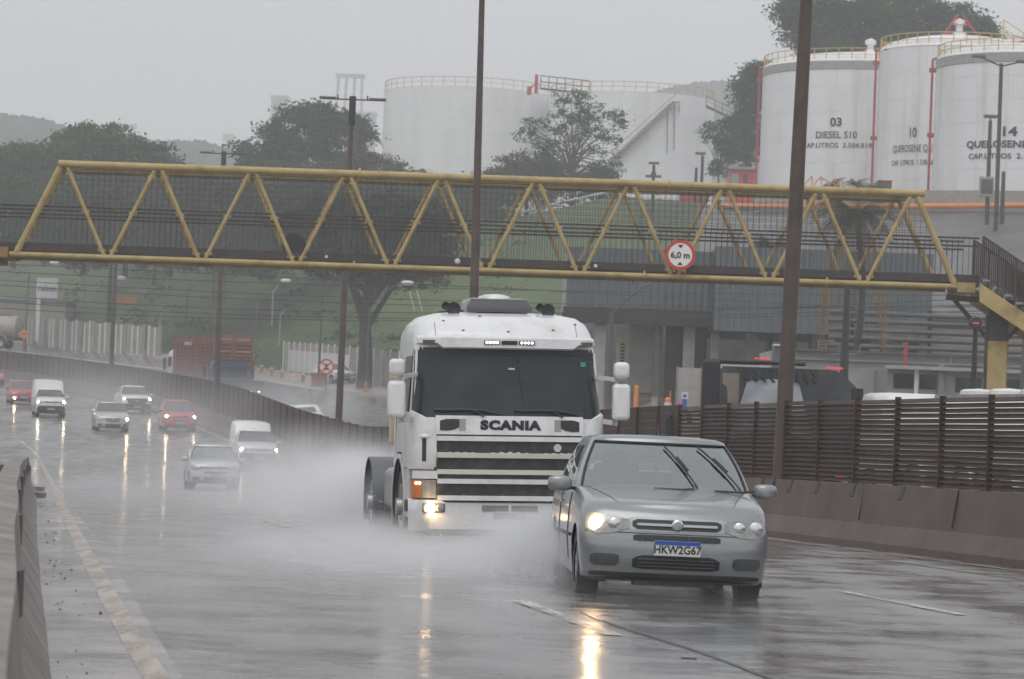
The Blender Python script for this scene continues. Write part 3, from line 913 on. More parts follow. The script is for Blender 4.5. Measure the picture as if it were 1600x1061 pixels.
def tank(px, D, r, z0, z1, label, dome=0, lines=None, pipe=None, m='tank', rail=None, text_sx=1.0, rim=True, tx=None):
    c = P(px, 500, D); X, Y = c.x, c.y
    t = thing('storage_tank', label, 'storage tank', (X, Y, z0), group='white fuel storage tanks on the terrace')
    H = z1 - z0
    prof = [(r, 0)]
    nb = 8
    prof += [(r, H)]
    MB().lathe(prof, 96).build('shell', M[m], t, smooth=True, angle=60)
    for k in range(1, 6):
        MB().lathe([(r + .003, H * k / 6 - .02), (r + .012, H * k / 6), (r + .003, H * k / 6 + .02)], 96).build('weld_seam', M['seam_w'], t)
    if dome:
        pr = [(r + .05, H)] + [(r * math.cos(R(a)), H + dome * math.sin(R(a))) for a in range(8, 91, 8)] + [(0, H + dome)]
        MB().lathe(pr, 64).build('roof', M['tank'], t, smooth=True)
        mb = MB(); mb.lathe([(.55, 0), (.55, .5), (.3, .6), (.3, 1.1), (.5, 1.15), (.5, 1.5), (0, 1.7)], 16, Matrix.Translation((0, 0, H + dome - .1))); mb.build('vent_cap', M['tank'], t, smooth=True)
    else:
        MB().lathe([(r + .02, H - .02), (0, H + .35)], 64).build('roof', M['rim_grey'], t)
    if rim:
        MB().lathe([(r + .02, H - .75), (r + .06, H - .72), (r + .06, H - .03), (r + .02, H)], 96).build('rim_band', M['rim_grey'], t)
    if lines:
        for s, size, z, sx, bold in lines:
            ax = math.atan2(-(Y), -(X)) + (tx or 0)   # facing the camera, turned
            def fn(w, z=z, sx=sx):
                a = ax + w.x / r
                rr = r + .05 - w.y * .3
                return Vector((rr * math.cos(a), rr * math.sin(a), z + w.z))
            text(s, size, M['ink'], t, None, fn=fn, sx=sx, bold=bold, extrude=.02)
    if pipe is not None:
        a = math.atan2(-Y, -X) + pipe
        q = lambda rr, zz: Vector((rr * math.cos(a), rr * math.sin(a), zz))
        mb = MB(); mb.tube(q(r + .28, -.5), q(r + .28, H + .1), .10, n=8); mb.tube(q(r + .28, H + .1), q(r - .8, H + .45), .1, n=8)
        mb.tube(q(r - .8, H + .45), Vector((0, 0, H + dome + .5)), .08, n=6)
        for zz in (H * .93, H * .45): mb.tube(q(r - .1, zz), q(r + .3, zz), .14, n=6); mb.box(tuple(q(r + .42, zz) + Vector((.25, 0, 0))), (.7, .2, .35))
        mb.build('red_pipe', M['pipe_red'], t)
    if rail: guard_ring((0, 0), r - .1, H, rail[0], rail[1], t, M[rail[2]], rail[3], th=.07)
    return t
ZT = P(1600, 300, 243).z
t03 = tank(1345, 285, 9.5, ZT, P(1180, 106, 285).z, 'white domed tank lettered 03 DIESEL S10, left of the three lettered tanks', 1.5,
     [('03', 1.0, 7.95, 1.1, .03), ('DIESEL S10', .82, 6.85, .98, .008), ('CAP.LITROS  3.504.819', .60, 5.95, 1.08, .004)], pipe=-1.50, rail=(R(120), R(360), 'railing_y', 34), tx=-.29)
t10 = tank(1483, 268, 6.6, ZT, P(1365, 79, 268).z, 'tall narrow white tank lettered 10 QUEROSENE QAV, middle of the lettered tanks', 1.45,
     [('10', 1.12, 6.05, .72, .02), ('QUEROSENE QAV', .84, 4.75, .62, .0), ('CAP. LITROS  1.538.664', .60, 3.6, .72, .0)], pipe=-1.45, rail=(R(120), R(360), 'railing_y', 26), tx=-.56, rim=False)
t14 = tank(1600, 250, 7.5, ZT, P(1460, 92, 250).z, 'white domed tank lettered 14 QUEROSENE QAV behind the twin-headed lamp post', 1.35,
     [('14', 1.0, 4.55, 1.35, .03), ('QUEROSENE QAV', .74, 3.6, 1.18, .02), ('CAP.LITROS  2.162.000', .56, 2.7, 1.2, .01)], pipe=-1.52, rail=(R(120), R(360), 'railing_y', 26), tx=-.22)
# red tripod and hoses on the middle dome
mb = MB()
c10 = t10.location
H10 = P(1365, 79, 268).z - ZT + 1.3
for dx in (-1.7, 1.9): mb.bar((dx, -.6, H10 - .25), (dx * .12, -.3, H10 + 2.0), .16, .12)
mb.bar((-1.7, -.6, H10 - .25), (-6.4, -2.0, H10 - 1.35), .16, .14); mb.bar((-.6, -.4, H10 + 1.2), (.8, -.4, H10 + 1.2), .1, .1)
mb.build('roof_frame', M['red'], t10)
mb = MB()
mb.bar((3.4, -2, H10 - .3), (3.4, -2, H10 + 1.5), .1, .1); mb.bar((3.4, -2, H10 + 1.5), (5, -2.6, H10 + .4), .08, .08); mb.bar((5, -2.6, H10 - .6), (5, -2.6, H10 + .4), .08, .08); mb.bar((3.4, -2, H10 + .7), (5, -2.6, H10 - .1), .06, .06)
mb.build('roof_ladder', M['railing_y'], t10)

ZL = P(900, 320, 370).z
tA = tank(718, 384, 10.1, ZL - 3, P(590, 142, 384).z, 'large pale open-top tank in the haze with faded yellow railing, nearer the shadowy trees', 0, m='tank2', rail=(R(180), R(360), 'railing_y', 22), rim=False)
tB = tank(975, 376, 9.7, ZL - 3, P(860, 150, 376).z, 'large pale tank with a zigzag side staircase behind the airy tree', 0, m='tank2', rail=(R(175), R(365), 'railing_y', 24), rim=False)
def on_shell(t, r, px, py, D):
    p = P(px, py, D); dx = (p.x - t.location.x); a = -math.acos(max(-1, min(1, dx / r)))
    return Vector((r * math.cos(a), r * math.sin(a), p.z - t.location.z))
mb = MB(); mr_ = MB(); prev = None
for i in range(29):
    u = i / 28
    v = on_shell(tB, 9.8, 1052 - 112 * u, 160 + 108 * u, 368)
    o = v.normalized(); o.z = 0; o.normalize()
    mb.box(tuple(v + o * .35), (.75, .75, .12))
    w = v + o * .75 + Vector((0, 0, 1.0))
    if prev: mr_.bar(prev, w, .07, .07); mr_.bar(prev - Vector((0, 0, 1.0)), w - Vector((0, 0, 1.0)), .06, .12)
    prev = w
mb.build('staircase', M['rim_grey'], tB); mr_.build('stair_rail', M['rim_grey'], tB)
mb = MB()
for i, (pxx, y0, y1) in enumerate(((1043, 165, 240), (1054, 162, 235), (1062, 158, 176))):
    a = on_shell(tB, 9.8, pxx, y0, 368); b = on_shell(tB, 9.8, pxx - 1, y1, 368); mb.tube(a, b, .06, n=5)
mb.build('drip_pipe', M['rim_grey'], tB)
mb = MB(); a = P(838, 130, 372); 
ft = thing('filling_tower', 'small red steel valve frame at the gap between the two pale tanks', 'pipework', a)
mb.box((0, 0, -.1), (.38, .5, 2.2)); mb.box((-.8, 0, -.9), (.5, .4, 1.0)); mb.bar((-.9, 0, -.8), (.2, 0, .2), .15, .15); mb.build('valve_frame', M['pipe_red'], ft, bevel=.05)
mb = MB(); mb.bar((.5, 0, .9), (6.2, 0, .5), .1, .1); mb.bar((.5, 0, .2), (6.2, 0, -.2), .1, .1); mb.bar((.5, 0, -.6), (6.2, 0, -1.0), .2, .2)
for i in range(7): mb.bar((.5 + i * .95, 0, -.6 - i * .07), (.5 + i * .95, 0, .9 - i * .07), .1, .1, (0, 1, 0))
mb.build('catwalk', M['dark'], ft)
# gangway going down to the right of the far tank
a = P(1103, 166, 368); b = P(1166, 196, 368)
gg = thing('gangway', 'sloping steel gangway with handrail between the far tank and the big trees', 'gangway', a)
mb = MB(); d = b - a
mb.bar((0, 0, 0), d, .9, .22); mb.build('gangway_deck', M['grey_pole'], gg)
mb = MB()
mb.bar((0, -.4, 1.15), d + Vector((0, -.4, 1.15)), .07, .07); mb.bar((0, -.4, .6), d + Vector((0, -.4, .6)), .05, .05)
for i in range(6): mb.bar(d * (i / 5) + Vector((0, -.4, 0)), d * (i / 5) + Vector((0, -.4, 1.15)), .07, .07, (0, 1, 0))
mb.build('gangway_rail', M['grey_pole'], gg)

# distant cranes and signs in the murk
def crane(px, y0, y1, w, D, label):
    a = P(px, y1, D); h = (P(px, y0, D) - a).z; W = w / FPX * D
    t = thing('gantry_crane', label, 'crane', a)
    mb = MB()
    for x, tx in ((-.5, -.35), (-.22, -.1), (.1, .15), (.45, .38)):
        mb.bar((x * W, 0, -30), (tx * W, 0, h), .8, .8, (0, 1, 0)); mb.bar((x * W, 9, -30), (tx * W, 9, h), .8, .8, (0, 1, 0))
    mb.build('crane_leg_frame', M['concrete'], t)
    for yy in (0, 9): mb = MB(); mb.bar((-.45 * W, yy, h), (.48 * W, yy, h), 1, 1.1); mb.build('crane_beam', M['concrete'], t)
crane(543, 117, 200, 50, 1480, 'tall pale gantry crane barely visible in the haze above the trees')
def far_block(px, y0, y1, w, D, label, m='concrete'):
    a = P(px, y1, D); h = (P(px, y0, D) - a).z; W = w / FPX * D
    t = thing('distant_building', label, 'building', a)
    mb = MB(); mb.b2((-W / 2, 0, -40), (W / 2, W, h)); mb.build('building_wall', M[m], t)
    mb = MB(); mb.b2((-W / 2 - .5, -.5, h), (W / 2 + .5, W + .5, h + 1)); mb.build('roof_slab', M['rim_grey'], t)
far_block(570, 178, 236, 30, 1400, 'faint grey block in the mist between the green trees and the pale tank')
far_block(433, 152, 250, 26, 1480, 'faint rounded grey tower block in the mist over the tree crown')
def far_sign(px, py, w, h, D, label):
    a = P(px, py, D); W = w / FPX * D; Hh = h / FPX * D
    t = thing('billboard', label, 'billboard', a)
    mb = MB(); mb.box((0, 0, 0), (W, .6, Hh)); mb.build('sign_panel', M['plate'], t)
    mb = MB(); mb.bar((0, 0.5, -Hh / 2), (0, .5, -40), .7, .7, (0, 1, 0)); mb.build('post', M['grey_pole'], t)
far_sign(203, 198, 22, 9, 800, 'pale billboard in the mist above the round tree crown')
far_sign(357, 215, 18, 12, 800, 'pale square sign in the mist beside the small T-shaped lamp head')

# ------------------------------------------------------------------ retaining wall, orange pipe and ramp rail on the slope crest
def wallrun(name, label, cat, pts, zoff0, zoff1, m, th=.4, group=None):
    t = thing(name, label, cat, (0, 0, 0), group=group)
    rows = []
    for p in pts: rows.append([p + Vector((0, 0, zoff0)), p + Vector((0, 0, zoff1)), p + Vector((0, th, zoff1)), p + Vector((0, th, zoff0))])
    mb = MB().grid(rows); mb.add(rows[0], [(0, 1, 2, 3)]); mb.add(rows[-1], [(0, 1, 2, 3)])
    mb.build('wall_body', m, t); return t
pts = [P(px, 297 + (px - 1180) * .008, float(np.interp(px, CPX, [c[2] for c in cols])) - 1) for px in np.arange(1180, 1800, 15)]
wallrun('retaining_wall', 'grey-beige retaining wall along the foot of the lettered tanks', 'wall', pts, -2.3, .1, mat('wall_render', (.33, .31, .27), .6, var=.15, dirt=(.2, .18, .15), damt=.4), .5)
t = thing('orange_pipe', 'long orange pipe running along the retaining wall under the lettered tanks', 'pipe')
mb = MB()
pp = [P(px, 323 - abs(px - 1350) * .008, float(np.interp(px, CPX, [c[2] for c in cols])) - 2.2) for px in np.arange(1120, 1800, 20)]
mb.path(pp, .20, 8)
mb.build('pipe_run', M['orange'], t)
for px in range(1140, 1600, 24):
    a = P(px, 323, 250 + (1400 - px) * .04); mb = MB(); mb.bar(a, a + Vector((0, 0, 1.1)), .06, .06, (0, 1, 0)); mb.build('support', M['orange'], t)
# access ramp with white guard rail
t = thing('ramp_guardrail', 'white guard rail climbing a ramp edge behind the footbridge screens', 'guard rail')
rp = [(744, 337), (797, 337), (870, 318), (950, 300), (1050, 303)]
A = [P(px, py, 322 - (px - 744) * .07) for px, py in rp]
mb = MB(); mb.path(A, .13, 6); mb.path([a - Vector((0, 0, 1.0)) for a in A], .09, 6); mb.build('rail', M['plate'], t)
mb = MB()
for i in range(len(A) - 1):
    for k in range(4):
        p = A[i].lerp(A[i + 1], k / 4); mb.bar(p - Vector((0, 0, 1.8)), p, .1, .1, (0, 1, 0))
mb.build('rail_post', M['plate'], t)
t = thing('ramp_kerb', 'orange painted kerb of the ramp below the white guard rail', 'kerb')
mb = MB(); mb.path([P(797, 349, 318), P(870, 338, 313), P(940, 325, 308), P(985, 318, 305), P(1030, 313, 303), P(1065, 322, 300)], .22, 6); mb.build('kerb_line', M['orange'], t)
def shed(px0, px1, y0, y1, D, label, m, depth=6, roof='rim_grey', name='storage_shed', doors=()):
    a = P(px0, y1, D); b = P(px1, y1, D); h = (P(px0, y0, D) - a).z; W = b.x - a.x
    t = thing(name, label, 'shed', a)
    mb = MB(); mb.b2((0, 0, -3), (W, depth, h)); mb.build('shed_wall', m, t)
    mb = MB(); mb.b2((-.3, -.3, h), (W + .3, depth + .3, h + .25)); mb.build('roof', M[roof], t)
    for u0, u1, dm in doors:
        mb = MB(); mb.b2((W * u0, -.06, -.5), (W * u1, 0, h * .8)); mb.build('door', M[dm], t)
    return t
shed(1140, 1178, 264, 300, 330, 'small red and grey shed beside the slim tree at the tank foot', M['red'], doors=((.05, .35, 'rim_grey'), (.55, .7, 'dark')))
shed(1063, 1105, 300, 322, 296, 'red steel cabinet block on the crest behind the footbridge', M['pipe_red'], 3, doors=((.1, .45, 'red'), (.55, .9, 'red')))
shed(600, 735, 308, 316, 350, 'low red building line behind the bushes on the crest', M['pipe_red'], 5, 'plate')
shed(762, 775, 316, 330, 330, 'small red box standing on the crest near the white guard rail', M['red'], 1.2)
# ------------------------------------------------------------------ foliage
def leaf_mat(name, c0, c1):
    m, nt, b = new_mat(name)
    N = nt.nodes; K = nt.links
    at_ = N.new("ShaderNodeAttribute"); at_.attribute_name = 'tone'
    cr = N.new("ShaderNodeValToRGB"); cr.color_ramp.elements[0].color = (*c0, 1); cr.color_ramp.elements[1].color = (*c1, 1)
    K.new(at_.outputs["Fac"], cr.inputs["Fac"]); K.new(cr.outputs[0], b.inputs["Base Color"])
    b.inputs["Roughness"].default_value = .75
    b.inputs["Specular IOR Level"].default_value = .12
    return m
LEAF = {
    'dark': leaf_mat('leaves_dark_green', (.013, .040, .012), (.050, .110, .028)),
    'mid': leaf_mat('leaves_mid_green', (.018, .055, .014), (.070, .145, .034)),
    'olive': leaf_mat('leaves_olive', (.032, .042, .016), (.105, .108, .038)),
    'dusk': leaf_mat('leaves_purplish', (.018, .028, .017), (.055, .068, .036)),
    'dry': leaf_mat('leaves_dry_brown', (.13, .085, .045), (.26, .17, .09)),
}
BARK = mat('bark', (.055, .048, .042), .85, var=.3, scale=2, bump=.5, bscale=6)
def leaf_mesh(name, centers, size, mat_, parent, tones, flat=.55, aspect=.55):
    n = len(centers)
    d1 = rng.normal(size=(n, 3)); d1[:, 2] *= flat; d1 /= np.linalg.norm(d1, axis=1)[:, None]
    d2 = rng.normal(size=(n, 3)); d2 -= (d2 * d1).sum(1)[:, None] * d1; d2 /= np.linalg.norm(d2, axis=1)[:, None]
    s = size * rng.uniform(.6, 1.35, n)[:, None]
    a = d1 * s; b = d2 * s * aspect
    V = np.empty((n, 4, 3)); V[:, 0] = centers - a; V[:, 1] = centers - b * .9 + a * .1; V[:, 2] = centers + a; V[:, 3] = centers + b * .9 + a * .1
    me = bpy.data.meshes.new(name)
    me.vertices.add(n * 4); me.vertices.foreach_set("co", V.reshape(-1).astype(np.float32))
    me.loops.add(n * 4); me.loops.foreach_set("vertex_index", np.arange(n * 4, dtype=np.int32))
    me.polygons.add(n); me.polygons.foreach_set("loop_start", np.arange(0, n * 4, 4, dtype=np.int32)); me.polygons.foreach_set("loop_total", np.full(n, 4, dtype=np.int32))
    me.update(calc_edges=True)
    at_ = me.attributes.new('tone', 'FLOAT', 'FACE'); at_.data.foreach_set('value', tones.astype(np.float32))
    me.materials.append(mat_)
    o = bpy.data.objects.new(name, me); link(o, parent); return o
def crown_points(blobs, nclump, per, spread):
    """blobs: (x, y, z, rx, ry, rz); clumps on and inside the blobs, leaves round each clump"""
    b = np.array(blobs, float); vol = b[:, 3] * b[:, 4] * b[:, 5]; p = vol ** .75; p /= p.sum()
    idx = rng.choice(len(b), nclump, p=p)
    d = rng.normal(size=(nclump, 3)); d /= np.linalg.norm(d, axis=1)[:, None]
    rad = rng.uniform(.25, 1.12, nclump) ** .6
    c = b[idx, :3] + d * b[idx, 3:] * rad[:, None]
    tone = np.clip(rng.normal(.45, .22, nclump), 0, 1)
    sp = spread * rng.uniform(.5, 1.3, nclump)
    cen = np.repeat(c, per, 0) + rng.normal(size=(nclump * per, 3)) * np.repeat(sp, per)[:, None] * np.array([1, 1, .62])
    tn = np.clip(np.repeat(tone, per) + rng.normal(0, .13, nclump * per), 0, 1)
    return c, cen, tn
def tree(px, py, D, h, blobs, label, group=None, kind='dark', nclump=150, per=34, spread=.75, leaf=.26, trunk=.28, limbs=14, name='tree', lean=0, trunk_h=None, sat=5):
    """px, py, D: foot of the trunk; blobs in metres relative to the foot"""
    base = P(px, py, D)
    t = thing(name, label, 'tree' if name == 'tree' else name.replace('_', ' '), base, group=group)
    for bl in list(blobs):
        for _ in range(sat):
            d = rng.normal(size=3); d /= np.linalg.norm(d); d[2] = abs(d[2]) * .9; q = rng.uniform(.22, .42)
            blobs.append((bl[0] + d[0] * bl[3] * 1.02, bl[1] + d[1] * bl[4], bl[2] + d[2] * bl[5] * 1.02, bl[3] * q, bl[4] * q, bl[5] * q * .9))
    c, cen, tn = crown_points(blobs, int(nclump * 1.7), int(per * 1.15), spread * .7)
    leaf_mesh('crown', cen, leaf * .82, LEAF[kind], t, tn)
    mb = MB(); th = trunk_h or h * .4
    pts = [Vector((lean * i / 5 * th * .3 + .06 * h * .1 * math.sin(i * 1.3), 0, th * i / 5 - (.5 if i == 0 else 0))) for i in range(6)]
    for i in range(5): mb.tube(pts[i], pts[i + 1], trunk * (1 - i * .09), trunk * (1 - (i + 1) * .09), 8)
    top = pts[-1]
    sel = rng.choice(len(c), min(limbs, len(c)), replace=False)
    for k, i in enumerate(sel):
        e = Vector(c[i]); m1 = top.lerp(e, .45) + Vector((0, 0, -.06 * (e - top).length + .3)); st_ = pts[3 + (k % 3)]
        mb.tube(st_, m1, trunk * .42, trunk * .24, 6); mb.tube(m1, e, trunk * .24, trunk * .07, 5)
    mb.build('trunk', BARK, t, smooth=True)
    return t
def palm(px, py, D, h, label, r=2.4, kind='mid', n=22, trunk=.2, dead=0, droop=1.0, group='palm trees'):
    base = P(px, py, D)
    t = thing('palm_tree', label, 'palm tree', base, group=group)
    mb = MB(); pts = [Vector((.25 * math.sin(i * .6), 0, h * i / 6 - (.5 if i == 0 else 0))) for i in range(7)]
    for i in range(6): mb.tube(pts[i], pts[i + 1], trunk * (1.1 - i * .03), trunk * (1.07 - i * .03), 8)
    mb.build('trunk', BARK, t, smooth=True)
    def fronds(nn, rr, dr, kind_, nm, up0, up1, sd):
        rg = np.random.default_rng(sd); V = []; F = []; tn = []
        for i in range(nn):
            a = rg.uniform(0, 2 * math.pi); up = rg.uniform(up0, up1); L_ = rr * rg.uniform(.8, 1.1)
            ts = rg.uniform(.2, .8)
            prev = None
            for k in range(9):
                u = k / 8
                rad = L_ * u * (1 - .18 * u * dr); z = L_ * (up * u - dr * .85 * u * u)
                c = np.array([pts[-1].x + rad * math.cos(a), rad * math.sin(a), h + z])
                if prev is not None:
                    sdv = np.array([-math.sin(a), math.cos(a), 0]); ll = .55 * rr / 2.4 * math.sin(math.pi * min(1, u * .85 + .12))
                    for s in (-1, 1):
                        for q in range(4):
                            m0 = prev + (c - prev) * (q / 4); m1 = prev + (c - prev) * ((q + .55) / 4)
                            tip = m0 + sdv * s * ll + (c - prev) * .5 + np.array([0, 0, -.35 * ll * (1 + dr * .5)])
                            b_ = len(V); V += [tuple(m0), tuple(m1), tuple(tip)]; F.append((b_, b_ + 1, b_ + 2)); tn.append(ts + rg.normal(0, .1))
                prev = c
        me = bpy.data.meshes.new(nm); me.from_pydata(V, [], F)
        at_ = me.attributes.new('tone', 'FLOAT', 'FACE'); at_.data.foreach_set('value', np.clip(tn, 0, 1).astype(np.float32))
        me.materials.append(LEAF[kind_]); o = bpy.data.objects.new(nm, me); link(o, t)
    fronds(n, r, droop, kind, 'crown', .15, 1.1, int(px) + 1)
    if dead: fronds(dead, r * 1.15, 2.2, 'dry', 'dead_fronds', -.9, -.1, int(px) + 2)
    return t
GT = 'trees beyond the far carriageway'
def B(*a): return list(a)
# s at D: 5000/D px per metre
# big mass left of centre (px 360..610), D 330 -> 15.2 px/m
tree(505, 330, 330, 11, [(-3, 0, 8.2, 4, 3.5, 2.6), (-6.6, 0, 5.2, 2.8, 3, 2.2), (1.2, 1, 7.2, 3.6, 3.5, 2.8), (-1.0, 0, 9.6, 2.4, 2.5, 1.3), (-4, 0, 3, 5, 3.5, 2.6)], 'broad dark tree with a knobbly crown behind the T-shaped lamp pole', GT, 'dark', 330, 42, .7, .27)
tree(575, 360, 318, 8, [(0, 0, 5.6, 3.4, 3, 2.0), (2.6, 0, 3.6, 2.4, 3, 2.4), (-3, 0, 4, 3, 3, 2.4)], 'rounded olive tree in front of the pale tank corner', GT, 'olive', 260, 40, .6, .24)
tree(440, 370, 322, 8, [(0, -1, 5, 4.6, 3, 2.2), (-3.6, 0, 3.6, 3, 3, 2.6)], 'low olive-brown tree hugging the footbridge top chord', GT, 'olive', 260, 40, .6, .24)
palm(566, 300, 325, 5.6, 'drooping palm emerging above the olive tree by the pale tank', 2.8, 'dusk')
tree(612, 330, 325, 6, [(-.3, 0, 4.5, 1.3, 1, 1.4)], 'thin reddish bare-branched tree touching the pale tank wall', GT, 'dry', 26, 16, .5, .14, trunk=.12, limbs=12)
# left masses
tree(130, 350, 330, 10, [(1, 0, 9.2, 2.9, 2.5, 1.0), (-1.2, 0, 8.2, 2.0, 2, 1.0), (2.2, 0, 8.4, 2.3, 2, .8)], 'flat-topped tree with an airy umbrella crown against the pale sky', GT, 'mid', 120, 38, .55, .24, trunk=.2)
tree(175, 350, 315, 9, [(0, 0, 6.2, 4.2, 3.5, 2.4), (3.6, 0, 5.6, 3.2, 3, 2.4), (-3.8, 0, 5.2, 3.4, 3, 2.4)], 'rounded mid-green tree under the umbrella-crowned tree', GT, 'mid', 330, 42, .7, .26)
tree(50, 360, 325, 9, [(0, 0, 6, 4.6, 3.5, 2.6), (-4.5, 0, 5.0, 3.4, 3, 2.6), (3.4, 0, 4.6, 3.4, 3, 2.8)], 'bushy green tree at the edge of the frame above the footbridge end', GT, 'mid', 340, 42, .7, .26)
tree(-40, 380, 320, 9, [(0, 0, 6.5, 4.2, 3.5, 3.4)], 'tall green tree mostly cut off beyond the footbridge end', GT, 'mid', 200, 40, .7, .26)
tree(20, 410, 300, 8, [(0, 0, 4.6, 4.6, 3.5, 3.0), (5, 0, 4, 3.6, 3, 3)], 'dark green bushy tree behind the first truss panel', GT, 'dark', 300, 42, .7, .25)
palm(250, 372, 300, 7.4, 'palm with an arching grey-green crown beside the rounded tree', 2.7, 'dusk', n=26)
palm(212, 372, 292, 5.2, 'shorter palm hidden among dark foliage under the top chord', 2.6, 'dusk', n=24)
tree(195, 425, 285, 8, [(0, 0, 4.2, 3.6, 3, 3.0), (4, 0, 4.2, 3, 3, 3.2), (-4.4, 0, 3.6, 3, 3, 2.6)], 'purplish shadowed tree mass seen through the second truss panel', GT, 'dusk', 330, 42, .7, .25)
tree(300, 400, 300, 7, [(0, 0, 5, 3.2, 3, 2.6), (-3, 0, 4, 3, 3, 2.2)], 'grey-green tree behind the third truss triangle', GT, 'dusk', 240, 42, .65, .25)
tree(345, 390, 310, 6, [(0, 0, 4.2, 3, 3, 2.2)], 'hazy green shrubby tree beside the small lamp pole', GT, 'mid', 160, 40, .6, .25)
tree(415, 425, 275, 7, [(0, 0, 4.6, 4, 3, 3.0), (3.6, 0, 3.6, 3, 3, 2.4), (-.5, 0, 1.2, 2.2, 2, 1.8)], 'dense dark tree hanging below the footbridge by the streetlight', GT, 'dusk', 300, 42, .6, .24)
# thick-trunk tree by the pavement
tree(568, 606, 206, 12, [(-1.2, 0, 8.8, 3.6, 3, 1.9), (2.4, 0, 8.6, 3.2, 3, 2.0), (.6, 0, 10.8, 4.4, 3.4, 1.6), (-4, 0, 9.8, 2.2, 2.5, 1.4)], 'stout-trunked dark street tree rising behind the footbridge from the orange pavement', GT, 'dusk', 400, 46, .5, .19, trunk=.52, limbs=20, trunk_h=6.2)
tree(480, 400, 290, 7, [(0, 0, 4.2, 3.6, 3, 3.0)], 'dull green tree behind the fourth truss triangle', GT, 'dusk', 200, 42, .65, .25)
tree(655, 345, 335, 5, [(0, 0, 3.2, 2.8, 2.5, 1.8), (-2.5, 0, 2.2, 2, 2, 1.6)], 'small bushy tree on the crest before the pale tank', GT, 'dark', 150, 36, .5, .22)
tree(700, 348, 332, 4, [(0, 0, 2.6, 2.0, 2, 1.3), (2.6, 0, 1.8, 1.8, 2, 1.2)], 'low scruffy bush tree beside the rusty pole on the crest', GT, 'dusk', 120, 36, .5, .2)
# airy tree in front of the tanks
tree(892, 330, 316, 12, [(0, 0, 10.3, 2.6, 2, 1.7), (-3.0, 0, 7.6, 2.5, 2, 2.0), (3.1, 0, 8.2, 2.3, 2, 2.4), (2.9, 0, 4.8, 2.2, 2, 1.8), (-1.6, 0, 5.2, 1.4, 2, 1.2), (.6, 0, 8.0, 1.4, 2, 1.4)], 'tall airy tree with forked trunk standing before the pale tanks', GT, 'dark', 105, 30, .52, .19, trunk=.26, limbs=34, trunk_h=5.4, sat=0)
tree(822, 338, 320, 6, [(0, 0, 4.6, 2.8, 2, 1.8), (-2, 0, 2.8, 2, 2, 2.0), (2.4, 0, 3.2, 2.2, 2, 2.2)], 'leafy bush tree at the foot of the tall airy tree', GT, 'olive', 210, 38, .5, .2)
tree(930, 335, 318, 4, [(0, 0, 2.8, 2.2, 2, 1.6)], 'dark low tree under the far tank staircase', GT, 'dark', 110, 38, .45, .2)
tree(1122, 300, 320, 6, [(-.6, 0, 5.8, 1.5, 1, 1.2), (.7, 0, 4.4, 1.3, 1, 1.4), (-.1, 0, 2.4, 1.0, 1, 1.0)], 'slim small-leaved tree between the far tank and the lettered tanks', GT, 'dark', 62, 26, .42, .17, trunk=.12, limbs=18, sat=0)
# trees behind the lettered tanks
GB = 'big trees behind the lettered tanks'
tree(1165, 290, 335, 14, [(-.2, 0, 4.5, 2.2, 2.5, 3.0), (.3, 0, 9.6, 1.9, 2.5, 2.6), (1, 0, 12.2, 1.2, 2, .8)], 'narrow dark tree hugging the edge of the tank lettered 03', GB, 'dark', 170, 38, .6, .24)
tree(1290, 200, 320, 16, [(-1, 0, 10.0, 3.6, 3, 3.0), (3.6, 0, 10.6, 3.6, 3, 3.0), (-3.8, 0, 11.2, 1.7, 2, 1.3), (1, 0, 6.6, 4.6, 3, 2.2)], 'huge dark tree behind the tank lettered 03', GB, 'dark', 360, 42, .72, .26)
tree(1430, 190, 325, 16, [(-1, 0, 9.6, 4.2, 3, 3.6), (3.8, 0, 9.0, 3.2, 3, 3.0), (-4, 0, 7.8, 2.6, 3, 2.2)], 'huge spreading dark tree behind the middle dome', GB, 'dark', 360, 42, .72, .26)
tree(1535, 180, 325, 10, [(0, 0, 7.6, 1.7, 2, 1.4), (-1.6, 0, 6.0, 1.8, 2, 1.4)], 'smaller dark crown at the outer edge of the big trees', GB, 'dark', 90, 38, .5, .22)
# palms at the crest in front of the lettered tanks
palm(1302, 299, 241, .5, 'small green palm at the foot of the tank lettered 03', 1.5, 'mid', n=26, trunk=.14)
palm(1338, 299, 239, .5, 'pale green young palm between the two red pipes', 1.4, 'olive', n=24, trunk=.14)
palm(1368, 299, 238, .3, 'dark green palm near the small brown box on the wall', 1.4, 'mid', n=26, trunk=.14)
# palms with dead fronds in front of the depot building
palm(1335, 560, 134, 6.0, 'shaggy palm with brown hanging dead fronds in front of the depot roof', 2.6, 'dusk', n=30, trunk=.13, dead=9, droop=.9)
palm(1200, 540, 150, 4.6, 'faint palm behind the thick rusty pole in front of the depot', 1.9, 'dusk', n=20, trunk=.12)

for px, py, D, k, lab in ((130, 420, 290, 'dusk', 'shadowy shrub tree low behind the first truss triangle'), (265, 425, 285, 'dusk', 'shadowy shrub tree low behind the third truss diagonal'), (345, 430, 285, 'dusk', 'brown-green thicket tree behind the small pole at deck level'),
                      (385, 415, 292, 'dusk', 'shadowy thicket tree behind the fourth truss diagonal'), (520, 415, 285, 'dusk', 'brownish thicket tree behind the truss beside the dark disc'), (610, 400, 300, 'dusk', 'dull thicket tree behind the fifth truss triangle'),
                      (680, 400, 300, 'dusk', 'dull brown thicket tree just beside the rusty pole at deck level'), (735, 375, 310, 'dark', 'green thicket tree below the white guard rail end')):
    tree(px, py, D, 6, [(0, 0, 3.6, 3.1, 2.5, 2.6), (-1.5, 0, 1.8, 2.4, 2, 1.6), (1.6, 0, 2.0, 2.4, 2, 1.6)], lab, GT, k, 190, 40, .6, .25, limbs=6)

